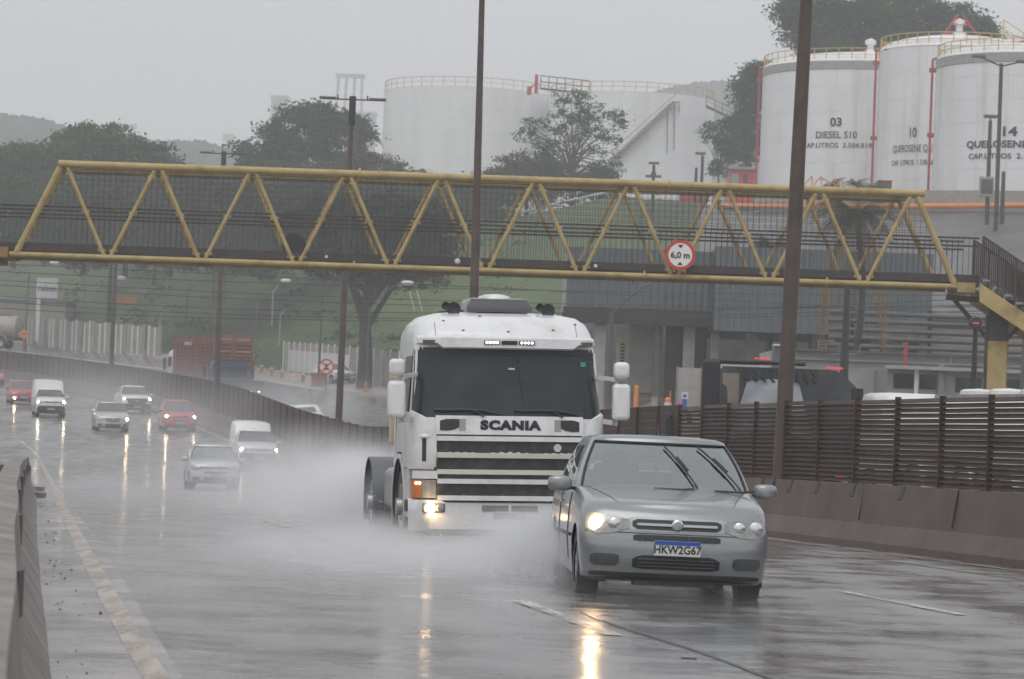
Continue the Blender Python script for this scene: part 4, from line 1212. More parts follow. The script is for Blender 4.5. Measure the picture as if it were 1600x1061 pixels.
# rough growth over the green bank: tufts and low bushes nobody could count
def hill_point(px, t):
    a = foot(px); b = crest(px); v = a.lerp(b, t)
    flat = float(np.interp(px, [600, 900, 1100, 1600], [.04, .22, .42, .40])); tt = max(0, (t - flat) / (1 - flat))
    v.z = a.z + (b.z - a.z) * (tt * tt * (3 - 2 * tt)); v.z += ground_bump(v, .7) * math.sin(math.pi * t)
    return v
cs = []
for i in range(900):
    px = rng.uniform(-20, 900); t_ = rng.uniform(.03, .98) ** .8
    if math.sin(px * .021 + t_ * 7) + math.sin(px * .057 - t_ * 11) * .7 + rng.normal(0, .5) < .25: continue
    cs.append(tuple(hill_point(px, t_)))
cs = np.array(cs); per = 26
cen = np.repeat(cs, per, 0) + rng.normal(size=(len(cs) * per, 3)) * np.repeat(rng.uniform(.25, .8, len(cs)), per)[:, None] * np.array([1.3, 1, .42]) + np.array([0, 0, .25])
tn = np.clip(np.repeat(rng.normal(.45, .25, len(cs)), per) + rng.normal(0, .12, len(cen)), 0, 1)
ug = leaf_mesh('undergrowth', cen, .20, LEAF['mid'], None, tn); ug['kind'] = 'stuff'
# ------------------------------------------------------------------ service road side: lamps, poles, signs, fences
M['dull_orange'] = mat('dull_orange_paint', (.36, .17, .09), .6, var=.2)
def street_lamp(px, base_py, D, top_py, arm=None, label='', r=.11, orange=True, m='grey_pole', name='street_lamp', cat='street lamp', group='thin street poles along the service road'):
    b = P(px, base_py, D); h = (P(px, top_py, D) - b).z
    t = thing(name, label, cat, b, group=group)
    mb = MB(); mb.tube((0, 0, -.4), (0.005 * h, 0, h), r, r * .62, 8); mb.build('pole', M[m], t, smooth=True)
    if orange:
        mb = MB(); mb.tube((0, 0, -.2), (0, 0, 1.0), r * 1.6, r * 1.5, 10); mb.build('painted_base', M['dull_orange'], t, smooth=True)
    if arm:
        ax = (arm[0] - px) / FPX * D; az = (P(px, arm[1], D) - b).z
        a0 = Vector((0, 0, h - .1)); a1 = Vector((ax, 0, az))
        mb = MB(); pts = [a0 + (a1 - a0) * u + Vector((0, 0, .35 * math.sin(math.pi * u) * (1 if az > h else .2))) for u in (0, .25, .5, .75, 1)]
        mb.path(pts, .05, 6); mb.build('arm', M[m], t, smooth=True)
        s = 1 if ax > 0 else -1
        mb = MB(); mb.lathe([(0, -.42), (.13, -.3), (.17, 0), (.12, .32), (0, .4)], 10, Matrix.Translation(a1 + Vector((s * .3, 0, .02))), axis='x'); mb.build('lamp_head', M['plate'], t, smooth=True)
    return t
street_lamp(39, 552, 300, 425, None, 'slim pole behind the yellow diamond sign', .09)
street_lamp(127, 560, 268, 438, (84, 412), 'slim lamp post with a long thin arm reaching over the shell company sign', .08)
street_lamp(169, 503, 300, 405, None, 'thick dark wooden pole on the grass bank', .26, False, 'dark', 'utility_pole', 'utility pole')
street_lamp(226, 566, 266, 449, (190, 436), 'slim lamp post in front of the far end of the pale slatted fence', .08)
street_lamp(397, 592, 242, 458, (434, 437), 'slim lamp post beside the red slatted truck with arm over the dark shrub', .09)
street_lamp(497, 606, 214, 445, None, 'slim pole just behind the round prohibition sign', .09)
street_lamp(571, 622, 196, 482, (622, 440), 'slim lamp post with curved arm in front of the stout-trunked tree', .07)
street_lamp(349, 500, 300, 400, None, 'slim dark post on the bank behind the tall rusty pole', .09, False)
street_lamp(240, 440, 300, 405, None, 'short dark trunk-like post just under the footbridge', .16, False, 'dark', 'utility_pole', 'utility pole')
street_lamp(949, 655, 135, 487, (1046, 426), 'grey lamp column with a long slanting arm beside the truck mirror', .13, False)
street_lamp(1318, 600, 112, 448, None, 'thick dark grey column in front of the depot canopy', .17, False, 'dark', 'utility_pole', 'utility pole')
street_lamp(1519, 650, 76, 500, None, 'dark round post carrying a black lens in front of the yellow bridge pier', .085, False, 'dark', 'signal_post', 'post')
street_lamp(1596, 640, 110, 500, None, 'grey post at the frame edge beyond the bridge pier', .10, False, 'grey_pole', 'utility_pole', 'utility pole')
a = P(1524, 505, 75.8)
t = thing('signal_lamp', 'round black signal head with an amber bar in front of the bridge pier', 'signal', a)
mb = MB(); mb.lathe([(0, -.1), (.14, -.1), (.15, .08), (0, .1)], 24, axis='y'); mb.build('housing', M['dark'], t, smooth=True)
mb = MB(); mb.box((0, -.11, 0), (.15, .012, .045)); mb.build('amber_bar', M['amber'], t)
# barbed-wire posts and wooden stakes on the bank
for px, y0, y1, lab in ((248, 552, 492, 'angled fence post at the end of the pale slatted fence'), (291, 495, 456, 'bent dark fence post on the green bank'), (333, 470, 418, 'dark fence post under the footbridge by the tall pole'),
                        (425, 500, 455, 'pale forked stake in the dark shrub'), (436, 545, 492, 'pale bent-top post at the corner of the white wall')):
    D = 270; b = P(px, y0, D); h = (P(px, y1, D) - b).z
    t = thing('fence_post', lab, 'post', b, group='bent fence posts on the bank')
    mm = M['concrete'] if 'pale' in lab else M['dark']
    mb = MB(); mb.bar((0, 0, -.5), (0, 0, h), .13, .13, (0, 1, 0)); mb.build('post_shaft', mm, t)
    mb = MB(); mb.bar((0, 0, h), (.45, 0, h + .5), .1, .1, (0, 1, 0)); mb.build('bent_top', mm, t)
for px, lab in ((648, 'thin pale leaning stake left of a pair above the truck roof'), (660, 'thin pale leaning stake, second of the pair above the truck roof')):
    b = P(px, 486, 250)
    t = tag(MB().bar(b, b + Vector((-.5, 0, 1.6)), .06, .06).build('wooden_stake', M['plate']), lab, 'stake', 'leaning stakes')

# pale slatted fence
pf = thing('slatted_boundary_fence', 'long pale board fence with upright white ribs along the service road', 'fence')
def fence_pts(ps): return [P(px, py, D) for px, py, D in ps]
def lerp_line(pl, n):
    out = []
    seg = [0]
    for i in range(len(pl) - 1): seg.append(seg[-1] + (pl[i + 1] - pl[i]).length)
    for k in range(n + 1):
        s = seg[-1] * k / n
        for i in range(len(pl) - 1):
            if s <= seg[i + 1] + 1e-6:
                out.append(pl[i].lerp(pl[i + 1], (s - seg[i]) / (seg[i + 1] - seg[i]))); break
    return out
F0 = lerp_line(fence_pts([(38, 536, 308), (130, 546, 285), (250, 557, 265)]), 30)
M['board'] = mat('weathered_board', (.30, .29, .255), .7, var=.25, scale=.8, dirt=(.15, .14, .12), dscale=1, damt=.6)
rows = [[p - Vector((0, 0, .6)), p + Vector((0, 0, 2.45 + .12 * math.sin(i * 1.9)))] for i, p in enumerate(F0)]
MB().grid(rows).build('board_panel', M['board'], pf, recalc=False)
for i, p in enumerate(F0):
    mb = MB(); mb.b2((p.x - .07, p.y - .12, p.z - .6), (p.x + .07, p.y - .02, p.z + 2.5 + .12 * math.sin(i * 1.9))); mb.build('rib', M['plate'] if i % 3 else M['concrete'], pf)
# white wall with ribbed top at the pavement
F1 = lerp_line(fence_pts([(442, 581, 248), (520, 591, 226), (622, 606, 206)]), 17)
wf = thing('white_boundary_wall', 'white-panelled boundary wall with a ribbed top beside the stout-trunked tree', 'wall')
rows = [[p + Vector((0, 0, -.5)), p + Vector((0, 0, 2.3))] for i, p in enumerate(F1)]
MB().grid(rows).build('ribbed_panel', M['board'], wf, recalc=False)
for i, p in enumerate(F1):
    mb = MB(); mb.b2((p.x - .05, p.y - .1, p.z - .3), (p.x + .05, p.y - .01, p.z + 2.4)); mb.build('rib', M['plate'], wf)
rows = [[p + Vector((0, -.14, .15)), p + Vector((0, -.14, 1.75))] for i, p in enumerate(F1[1:12])]
MB().grid(rows).build('white_panel', M['white'], wf, recalc=False)

# signs
def disc_sign(px, py, r, D, label, base_py):
    c = P(px, py, D); b = P(px, base_py, D)
    t = thing('prohibition_sign', label, 'road sign', c)
    MB().lathe([(0, 0), (r, 0), (r, .03), (0, .03)], 28, axis='y').build('sign_face', M['plate'], t)
    MB().lathe([(r * .8, -.01), (r, -.01)], 28, axis='y').build('red_ring', M['red'], t)
    mb = MB(); mb.bar((-r * .6, -.02, r * .6), (r * .6, -.02, -r * .6), r * .16, .005, (0, 1, 0)); mb.bar((-r * .6, -.02, -r * .6), (r * .6, -.02, r * .6), r * .16, .005, (0, 1, 0)); mb.build('red_cross', M['red'], t)
    mb = MB(); mb.prism([(-r * .35, -.014, r * .35), (r * .35, -.014, r * .35), (r * .1, -.014, 0), (r * .35, -.014, -r * .4), (-r * .35, -.014, -r * .4), (-r * .1, -.014, 0)], (0, .004, 0)); mb.build('black_symbol', M['ink'], t)
    mb = MB(); mb.tube((0, .06, r), (0, .06, (b - c).z - .3), .04, n=8); mb.build('post', M['grey_pole'], t)
disc_sign(510, 573, .50, 204, 'round red-rimmed no-stopping sign on a short post by the kerb', 606)
c = P(37, 522, 290)
t = thing('warning_sign', 'yellow-orange diamond warning sign with a bump symbol on its pole', 'road sign', c)
mb = MB(); mb.prism([(-.50, 0, 0), (0, 0, .50), (.50, 0, 0), (0, 0, -.50)], (0, .03, 0)); mb.build('sign_face', M['orange'], t)
mb = MB(); mb.prism([(-.28, -.01, -.06), (-.1, -.01, .06), (.1, -.01, .06), (.28, -.01, -.06)], (0, .006, 0)); mb.build('bump_symbol', M['ink'], t)
mb = MB(); mb.tube((0, .05, -2.0), (0, .05, .4), .04, n=8); mb.build('post', M['grey_pole'], t)
c = P(458, 593, 226)
t = thing('striped_marker', 'orange and white striped marker board standing at the kerb', 'marker board', c)
mb = MB(); mb.b2((-.2, 0, -.55), (.2, .03, .52)); mb.build('board_face', M['plate'], t)
for i in range(4):
    z = -.42 + i * .27; mb = MB(); mb.prism([(-.2, -.008, z - .06), (.2, -.008, z + .1), (.2, -.008, z + .22), (-.2, -.008, z + .06)], (0, .005, 0)); mb.build('orange_stripe', M['orange'], t)
mb = MB(); mb.bar((0, .04, -1.0), (0, .04, .4), .05, .05, (0, 1, 0)); mb.build('post', M['grey_pole'], t)
for px, py, D, lab in ((408, 588, 238, 'orange post by the kerb, farthest of the four'), (424, 592, 233, 'orange post by the kerb, second from the far end'), (440, 596, 229, 'orange post next before the striped marker'), (473, 602, 221, 'orange post just past the striped marker')):
    b = P(px, py, D)
    t = thing('kerb_post', lab, 'post', b, group='orange posts along the kerb')
    MB().tube((0, 0, -.3), (0, 0, .75), .14, .11, 10).build('post_shaft', M['dull_orange'], t, smooth=True)
    MB().tube((0, 0, .75), (0, 0, .80), .14, .10, 10).build('post_cap', M['plate'], t, smooth=True)
b = P(498, 606, 212)
t = thing('hydrant_box', 'square orange painted block at the foot of the slim pole', 'kerb block', b)
MB().box((0, 0, .35), (1.0, .6, 1.1)).build('block_body', M['dull_orange'], t, bevel=.05); MB().box((0, 0, .93), (1.1, .7, .08)).build('block_top', M['concrete'], t)

# left: office wall with the name board
b = P(-40, 487, 325); e = P(91, 488, 320)
t = thing('office_building', 'long beige low building wall beyond the grass behind the white name board', 'building', b)
W = e.x - b.x
MB().b2((0, 0, -1), (W, 8, 1.35)).build('wall_band', mat('beige_render', (.36, .33, .29), .7, var=.12), t)
MB().b2((-.2, .2, -3.5), (W + .3, 7, -1)).build('dark_base', M['dark'], t); MB().b2((-.3, -.4, 1.35), (W + .4, 8.4, 1.6)).build('roof_slab', M['rim_grey'], t)  # block below the wall band is one plain dark colour
c = P(74, 450, 300)
t = thing('company_sign', 'white name board lettered raizen in purple on a white post', 'sign board', c)
MB().box((0, 0, 0), (2.0, .25, 1.9)).build('sign_panel', M['white'], t, bevel=.04)
text('ra\u00edzen', .80, mat('purple_ink', (.10, .03, .20), .5), t, Matrix.Translation((.0, -.15, -.05)), bold=.012, sx=.92)
MB().b2((-.95, -.05, -5.0), (-.6, .2, -.9)).build('post', M['white'], t)
c = P(198, 468, 290)
t = thing('orange_banner', 'faded orange banner lying on the green bank', 'banner', c)
mb = MB(); mb.grid([[(-.95 + 1.9 * i / 8, .03 * math.sin(i * 1.4) - .1, -.32 + .62 * j + .04 * math.sin(i)) for i in range(9)] for j in (0, 1)]); mb.build('banner_cloth', M['orange'], t, recalc=False)
mb = MB(); mb.bar((-.95, 0, -1.2), (-.95, 0, .4), .06, .06, (0, 1, 0)); mb.build('post', M['grey_pole'], t); mb = MB(); mb.bar((.95, 0, -1.2), (.95, 0, .4), .06, .06, (0, 1, 0)); mb.build('post', M['grey_pole'], t)

# overhead cables
M['cable'] = mat('cable', (.03, .03, .032), .5)
def cable(p0, p1, p2, D0, D2, lab, r=.016):
    a = P(p0[0], p0[1], D0); c = P(p2[0], p2[1], D2); mD = (D0 + D2) / 2; m_ = P(p1[0], p1[1], mD)
    mb = MB(); pts = []
    for i in range(25):
        u = i / 24; b_ = m_ * 2 - (a + c) * .5
        pts.append(a * (1 - u) ** 2 + b_ * 2 * u * (1 - u) + c * u * u)
    mb.path(pts, r, 5)
    tag(mb.build('overhead_cable', M['cable'], smooth=True), lab, 'cable', 'overhead cables crossing below the footbridge')
CB = [((-200, 424), (700, 470), (1700, 478), 'overhead cable, highest of the bundle under the footbridge'),
      ((-200, 430), (700, 478), (1700, 470), 'overhead cable, second from the top under the footbridge'),
      ((-200, 445), (650, 489), (1700, 455), 'overhead cable, third from the top under the footbridge'),
      ((-200, 452), (600, 497), (1700, 468), 'overhead cable, fourth from the top under the footbridge'),
      ((-200, 412), (600, 448), (1700, 462), 'overhead cable running just beneath the bridge chord'),
      ((-200, 404), (500, 436), (1700, 500), 'overhead cable dipping steadily towards the bridge pier'),
      ((-200, 462), (500, 500), (1700, 480), 'overhead cable, lowest of the bundle under the footbridge')]
for a_, b_, c_, lab in CB: cable(a_, b_, c_, 150, 128, lab)
cable((-100, 340), (60, 350), (420, 300), 200, 200, 'thin cable rising behind the first truss panels', .015)

# lamp posts on the terrace
def terrace_lamp(px, py0, py1, D, arms, label, cat='lamp post', heads=True):
    b = P(px, py0, D); h = (P(px, py1, D) - b).z
    t = thing('terrace_lamp_post', label, cat, b)
    MB().tube((0, 0, -1), (h * .0, 0, h), .17, .13, 8).build('pole', M['dark'], t, smooth=True)
    for ax, az in arms:
        mb = MB(); mb.bar((0, 0, h - .2), (ax, 0, h + az), .1, .1); mb.build('arm', M['dark'], t)
        mb = MB(); mb.box((ax, 0, h + az), (.95, .5, .22)); mb.build('lamp_head', M['grey_pole'], t, bevel=.06)
terrace_lamp(1555, 378, 98, 221, [(-1.6, .45), (1.5, .2)], 'tall lamp post with two splayed heads before the tank lettered 14')
terrace_lamp(1541, 372, 188, 224.6, [(.0, .3)], 'shorter floodlight mast just beside the twin-headed lamp post')
terrace_lamp(1566, 330, 268, 224, [], 'short dark stub post at the base of the tank lettered 14', 'post')
terrace_lamp(1019, 330, 258, 290, [(0, .2), (-.25, -1.0), (.25, -1.0)], 'thin dark mast with small brackets in front of the far tank')
terrace_lamp(1095, 322, 243, 292, [(-.2, .2)], 'slim floodlight pole at the corner of the far tank')
terrace_lamp(1086, 318, 262, 292, [], 'thin dark stub pole left of the slim floodlight pole', 'post')
t = thing('box_on_mast', 'small grey control box fixed low on the floodlight mast', 'control box', P(1541, 292, 224))
MB().b2((-.5, -.3, -.7), (.5, .1, .7)).build('box_body', M['rim_grey'], t, bevel=.04); MB().b2((-.4, -.34, -.5), (.4, -.3, .5)).build('box_door', M['grey_pole'], t)
c = P(1381, 294, 240)
t = thing('brown_box', 'small brown cabinet on the wall beside the dark green palm', 'cabinet', c)
MB().b2((-.55, -.3, -.5), (.55, .3, .5)).build('cabinet_body', M['barrier'], t, bevel=.04); MB().b2((-.5, -.33, .5), (.6, .35, .58)).build('cabinet_top', M['red'], t)
t = thing('pipe_rail', 'short red tubular steps rail at the foot of the tank lettered 03', 'handrail', P(1270, 298, 240))
mb = MB()
for x in (-.6, 0.1): mb.path([Vector((x, 0, -1)), Vector((x, 0, .5)), Vector((x + .5, 0, 1.1)), Vector((x + .6, 0, -1))], .05, 6)
for x in (1.6, 2.2): mb.path([Vector((x - .8, 0, 0)), Vector((x, 0, 1.0)), Vector((x + .1, 0, -1))], .05, 6)
mb.build('tube_frame', M['orange'], t)

# ------------------------------------------------------------------ depot building with the corrugated fascia
def corr(name, col):
    m = mat(name, col, .45, .2, var=.12, scale=.5, dirt=(.09, .10, .11), dscale=.7, damt=.6, streak=True)
    return m
M['fascia'] = corr('corrugated_bluegrey', (.120, .142, .150)); M['fascia2'] = corr('corrugated_grey', (.105, .120, .128))
DB = 150.0
a = P(884, 478, DB); dp = thing('depot_building', 'depot building with blue-grey corrugated fascia raised on columns behind the median', 'building', a)
s_ = DB / FPX
def dx(px): return (px - 884) * s_
def dz(py, px=884): return (478 + .038 * (px - 884) - py) * s_
def corrugated(x0, x1, z0, z1, y, pitch=.30, amp=.05):
    mb = MB(); n = int((x1 - x0) / pitch * 4); r = [[], []]
    for i in range(n + 1):
        x = x0 + (x1 - x0) * i / n; k = i % 4; yy = y - (amp if k in (1, 2) else 0)
        r[0].append((x, yy, z0)); r[1].append((x, yy, z1))
    return mb.grid(r)
zt = dz(385)
corrugated(0, dx(1112), 0, zt, 0, .34, .04).build('fascia_panel', M['fascia2'], dp, recalc=False)
corrugated(dx(1112), dx(1446), dz(518, 1112), dz(388, 1112), -2.2, .34, .07).build('fascia_panel', M['fascia'], dp, recalc=False)
MB().b2((0, .1, 0.02), (dx(1112), 14, zt)).build('roof_box', M['rim_grey'], dp)
MB().b2((dx(1112) + .02, -2.1, dz(518, 1112) + .02), (dx(1446), 14, dz(388, 1112))).build('roof_box', M['fascia2'], dp)
MB().b2((-.1, -.05, -.75), (dx(1112) - .02, .3, -.02)).build('lower_beam', M['dark'], dp)
for px, w, mm in ((940, .55, 'rim_grey'), (1030, .3, 'grey_pole'), (1080, .55, 'concrete'), (1178, .6, 'concrete'), (1285, .9, 'dark'), (1345, 1.1, 'dark'), (1398, 1.0, 'rim_grey'), (1120, .4, 'concrete'), (1240, .5, 'dark')):
    MB().b2((dx(px) - w / 2, .5, -7.5), (dx(px) + w / 2, .5 + w, -.02 if px < 1100 else dz(520, px))).build('column', M[mm], dp, bevel=.03)
M['cream'] = mat('cream_wall', (.36, .34, .30), .65, var=.1, dirt=(.2, .19, .17), damt=.4)
MB().b2((dx(990), 3, -3.9), (dx(1042), 9, -.05)).build('office_wall', M['cream'], dp)
MB().b2((dx(990), 2.9, -3.0), (dx(1040), 2.98, -2.9)).build('wall_band', M['rim_grey'], dp)
MB().b2((dx(970), 4, -3.4), (dx(986), 4.3, -.75)).build('tall_window', mat('pale_cream_panel', (.62, .56, .42), .5, var=.1), dp)  # plain pale cream panel without emission
mb = MB()
for i in range(7): mb.b2((dx(976.5), 3.94, -2.6 + i * .16), (dx(983), 3.98, -2.52 + i * .16))
mb.build('vent_grille', M['dark'], dp)
MB().b2((dx(900), 16, -8), (dx(1500), 16.5, 0)).build('back_wall', M['rim_grey'], dp)
MB().b2((dx(905), 5, -7.5), (dx(930), 5.3, -1.0)).build('mural_panel', M['concrete'], dp)
MB().b2((dx(905), 4.9, -3.6), (dx(938), 5.0, -2.0)).build('mural_band', mat('mural_purple', (.10, .07, .16), .6, var=.1), dp)
mt = text('ra\u00edzen', .5, M['plate'], dp, Matrix.Translation((dx(926), 4.85, -2.5)))
mb = MB(); mb.bar((dx(905), 4.8, -2.0), (dx(918), 4.8, -.9), .18, .02, (0, 1, 0)); mb.build('red_stripe', M['red'], dp)
mb = MB(); n = 14
MB().prism([(dx(985), 2, -5.6), (dx(1010), 2, -4.6), (dx(1038), 2, -4.1), (dx(1038), 2, -4.4), (dx(1010), 2, -5.0), (dx(985), 2, -6.0)], (0, 4, 0)).build('canopy_sail', M['rim_grey'], dp)
MB().b2((dx(1045), 1.5, -6.6), (dx(1110), 2, -.05)).build('recess_shade_slab', M['dark'], dp)  # solid dark slab; its colour stands in for the shade of a recess

# low sheds, pipe rack and walls right of it
DR = 128.0
def at_px(px, py, D): return P(px, py, D)
def lowbox(name, label, cat, px0, px1, py0, py1, D, depth, m, parts=()):
    a = P(px0, py1, D); b = P(px1, py1 + .038 * (px1 - px0), D); W = b.x - a.x; h = (P(px0, py0, D) - a).z
    t = thing(name, label, cat, a)
    MB().b2((0, 0, -2.5), (W, depth, h)).build('wall_body', m, t)
    for nm, u0, u1, v0, v1, mm, pr in parts:
        MB().b2((W * u0, -pr, h * v0), (W * u1, 0 if pr > 0 else .2, h * v1)).build(nm, M[mm], t)
    return t
M['palewall'] = mat('pale_grey_wall', (.25, .245, .24), .6, var=.12, dirt=(.18, .17, .16), damt=.5)
lowbox('workshop', 'long low grey workshop with a row of windows behind the slatted screen', 'building', 1385, 1640, 576, 622, 118, 5, M['palewall'],
       [('window', .04, .16, .35, .85, 'darkglass', .03), ('window', .20, .30, .35, .85, 'darkglass', .03), ('window', .42, .58, .3, .8, 'darkglass', .03), ('window', .66, .82, .3, .8, 'darkglass', .03),
        ('pillar', .165, .19, 0, 1.0, 'plate', .12), ('pillar', .31, .345, 0, 1.2, 'concrete', .2), ('roof_edge', -.02, 1.02, 1.0, 1.12, 'rim_grey', .5)])
lowbox('covered_platform', 'grey covered platform roof stretching behind the thick rusty pole', 'canopy', 1215, 1640, 545, 562, 122, 9, M['rim_grey'], [('roof_edge', -.01, 1.01, .9, 1.1, 'grey_pole', .35), ('gutter', -.01, 1.01, .1, .28, 'concrete', .2)])
lowbox('pale_shed', 'pale ribbed shed wall under the canopy end behind the black truck', 'shed', 1110, 1215, 572, 622, 126, 4, M['palewall'], [('window', .1, .3, .4, .8, 'darkglass', .03), ('window', .5, .7, .4, .8, 'darkglass', .03), ('roof_edge', -.03, 1.03, .95, 1.06, 'plate', .3)])
lowbox('metal_gate_panel', 'pale sheet-metal gate leaf beside the orange drums', 'gate', 1055, 1094, 574, 648, 128, .4, mat('gate_sheet', (.42, .39, .37), .5, var=.12, dirt=(.25, .2, .18), damt=.5), [('gate_stile', -.02, .04, 0, 1.02, 'concrete', .06), ('gate_stile', .96, 1.02, 0, 1.02, 'concrete', .06)])
lowbox('grey_cabinet', 'narrow grey-blue cabinet with a pale cap next to the thick rusty pole', 'cabinet', 1208, 1224, 540, 585, 116, 1.0, M['fascia'], [('cabinet_cap', -.15, 1.15, 1.0, 1.06, 'plate', .15)])
pr = thing('pipe_rack', 'stack of long grey pipes and beams running behind the bridge pier', 'pipe rack', P(1330, 540, 140))
for i, z in enumerate((.0, .35, .7, 1.1, 1.45)):
    MB().tube((-1, i * .1, z), (14, i * .1, z - .02), .11, n=8).build('pipe_run', M['grey_pole'], pr, smooth=True)
for x in (0, 3.4, 6.8, 10.2): MB().b2((x, .5, -3), (x + .16, .66, 1.7)).build('post', M['dark'], pr)
MB().b2((-1, .7, -.8), (15, 5, -.3)).build('slab', M['concrete'], pr)
lowbox('beige_block', 'beige concrete block wall above the pipe rack', 'wall', 1436, 1640, 492, 522, 150, 4, mat('beige_block_wall', (.25, .22, .20), .6, var=.15), [('gap_shade_strip', 0, 1, .35, .75, 'dark', .03), ('coping', -.01, 1.01, .95, 1.1, 'rim_grey', .2)])  # dark strip on the wall face, painted in for a shaded gap
t = thing('red_pipe', 'short red vertical pipe standing before the pipe rack', 'pipe', P(1415, 560, 119)); MB().tube((0, 0, -.3), (0, 0, .5), .06, n=10).build('pipe_shaft', M['pipe_red'], t, smooth=True); MB().lathe([(0, .5), (.08, .5), (.08, .56), (0, .57)], 10).build('pipe_cap', M['pipe_red'], t)
t = thing('signal_gantry', 'pale lattice panel with small white rails under the depot fascia', 'frame', P(1285, 552, 140))
mb = MB()
for i in range(5): mb.bar((-.2, 0, i * .16 - .1), (.5, 0, i * .16 - .08), .05, .05)
for x in (-.2, .15, .5): mb.bar((x, 0, -.1), (x, 0, .6), .05, .05, (0, 1, 0))
mb.build('lattice_frame', M['concrete'], t)
for px, lab in ((1307, 'small white L-shaped railing right of the pale lattice'), (1340, 'small white L-shaped railing at the foot of the dark column'), (1482, 'white L-shaped railing with a square lamp on the canopy roof')):
    t = thing('roof_rail', lab, 'railing', P(px, 553 if px < 1400 else 570, 121), group='white L-shaped rails on the canopy')
    mb = MB(); mb.bar((-.3, 0, 0), (.1, 0, 0), .03, .03); mb.build('rail_bar', M['palewall'], t); mb = MB(); mb.bar((.08, 0, 0), (.08, 0, .32), .03, .03, (0, 1, 0)); mb.build('rail_post', M['palewall'], t)

# things on the pavement by the depot
def bollard(px, py, D, h, r, m, label, cat, bands=None, name='bollard'):
    t = thing(name, label, cat, P(px, py, D))
    MB().tube((0, 0, 0), (0, 0, h), r, r * .9, 14).build('bollard_shaft', M[m], t, smooth=True)
    MB().lathe([(0, h), (r * .9, h), (r * .6, h + .05), (0, h + .07)], 14).build('bollard_cap', M[m], t)
    if bands:
        for z in bands: MB().lathe([(r * 1.03, z), (r * 1.03, z + .13)], 14).build('white_band', M['plate'], t)
    return t
bollard(993, 650, 130, 1.18, .10, 'orange', 'tall orange bollard beside the truck mirror', 'bollard')
t = thing('traffic_cone', 'red cone-shaped base at the foot of the tall orange bollard', 'traffic cone', P(995, 652, 129)); MB().lathe([(.2, 0), (.2, .04), (.13, .05), (.05, .42), (0, .43)], 12).build('cone_body', M['red'], t); MB().lathe([(.11, .14), (.085, .24)], 12).build('white_band', M['plate'], t)
bollard(1043, 648, 126, .62, .14, 'orange', 'orange and white banded traffic drum left of the metal gate', 'traffic drum', (.12, .36), 'traffic_drum')
bollard(1061, 650, 125, .45, .10, 'red', 'small red banded drum in front of the metal gate', 'traffic drum', (.2,), 'traffic_drum')
t = thing('pedestrian_sign', 'small square white and blue pedestrian sign in front of the metal gate', 'road sign', P(1070, 618, 124)); MB().box((0, 0, 0), (.26, .02, .26)).build('sign_face', M['plate'], t); MB().box((0, -.014, -.02), (.13, .006, .12)).build('blue_symbol', M['blue'], t); MB().b2((-.09, .0, -.6), (.09, .02, -.14)).build('blue_panel', M['blue'], t); MB().bar((0, .03, -.9), (0, .03, .1), .04, .04, (0, 1, 0)).build('post', M['grey_pole'], t)
t = thing('litter_bin', 'grey barred litter bin by the low orange rails', 'litter bin', P(1022, 640, 132)); MB().b2((-.13, -.1, 0), (.13, .1, .5)).build('bin_body', M['steel'], t, bevel=.02); MB().b2((-.15, -.12, .5), (.15, .12, .55)).build('bin_lid', M['concrete'], t)
t = thing('orange_rail', 'low orange tube rails across the depot gateway', 'handrail', P(998, 640, 134)); mb = MB()
for z in (.12, .45): mb.tube((0, 0, z), (1.3, 0, z), .012, n=6)
mb.build('rail_tubes', M['orange'], t); MB().tube((1.3, 0, -.2), (1.3, 0, .85), .03, n=6).build('rail_post', M['orange'], t)
t = thing('orange_apron', 'orange painted ramp patch in front of the depot gateway', 'ramp', P(965, 650, 128)); MB().prism([(-.9, 0, -.1), (2.2, 0, -.1), (2.0, 0, .14), (-.7, 0, .18)], (0, 4, 0)).build('ramp_slab', mat('orange_slab', (.40, .22, .12), .5, var=.2), t)
# ------------------------------------------------------------------ cars: lofted shells, nose towards -Y, origin on the ground under the nose
def paint(name, col, metal=.35, rough=.28):
    return mat(name, col, rough, metal, var=.05, scale=2, coat=.6, dirt=(.22, .21, .20), dscale=2.5, damt=.22)
GLASS_CLEAR = glass('clear_car_glass', (.78, .87, .85), .25)
def smooth01(t): return t * t * (3 - 2 * t)
class Shell:
    """closed outlines stacked as levels; the outline always has the same points so regions can be picked by index"""
    def __init__(s, nF=13, nS=44, nR=8):
        s.nF, s.nS, s.nR = nF, nS, nR
    def outline(s, w, y0, y1, bow=.10, rc=.14, bowr=.06, rcr=.10, taper=0, zf=None, wr=None):
        wr = wr or w
        pts = []
        q = y0 + bow + rc; qr = y1 - bowr - rcr
        def wx(y):
            t = (y - q) / max(.01, qr - q); t = min(1, max(0, t))
            return w + (wr - w) * t
        half = []
        for i in range(s.nF):                      # front, centre to corner
            u = i / (s.nF - 1); u = 1 - (1 - u) ** 1.35
            xx = w * u
            c = max(0, (u - .80) / .20)
            yy = y0 + bow * u * u + rc * (1 - math.sqrt(max(0, 1 - c * c)))
            half.append((xx, yy))
        for i in range(1, s.nS):
            t = i / s.nS; yy = q + (qr - q) * t
            half.append((wx(yy) + .012 * math.sin(math.pi * t), yy))
        for i in range(s.nR):
            u = 1 - i / (s.nR - 1)
            c = max(0, (u - .8) / .2)
            half.append((wr * u, y1 - bowr * u * u - rcr * (1 - math.sqrt(max(0, 1 - c * c)))))
        n = len(half)
        full = half + [(-x, y) for x, y in half[-2:0:-1]]
        s.nh = n
        return [(x, y, zf(y, x)) for x, y in full] if zf else full

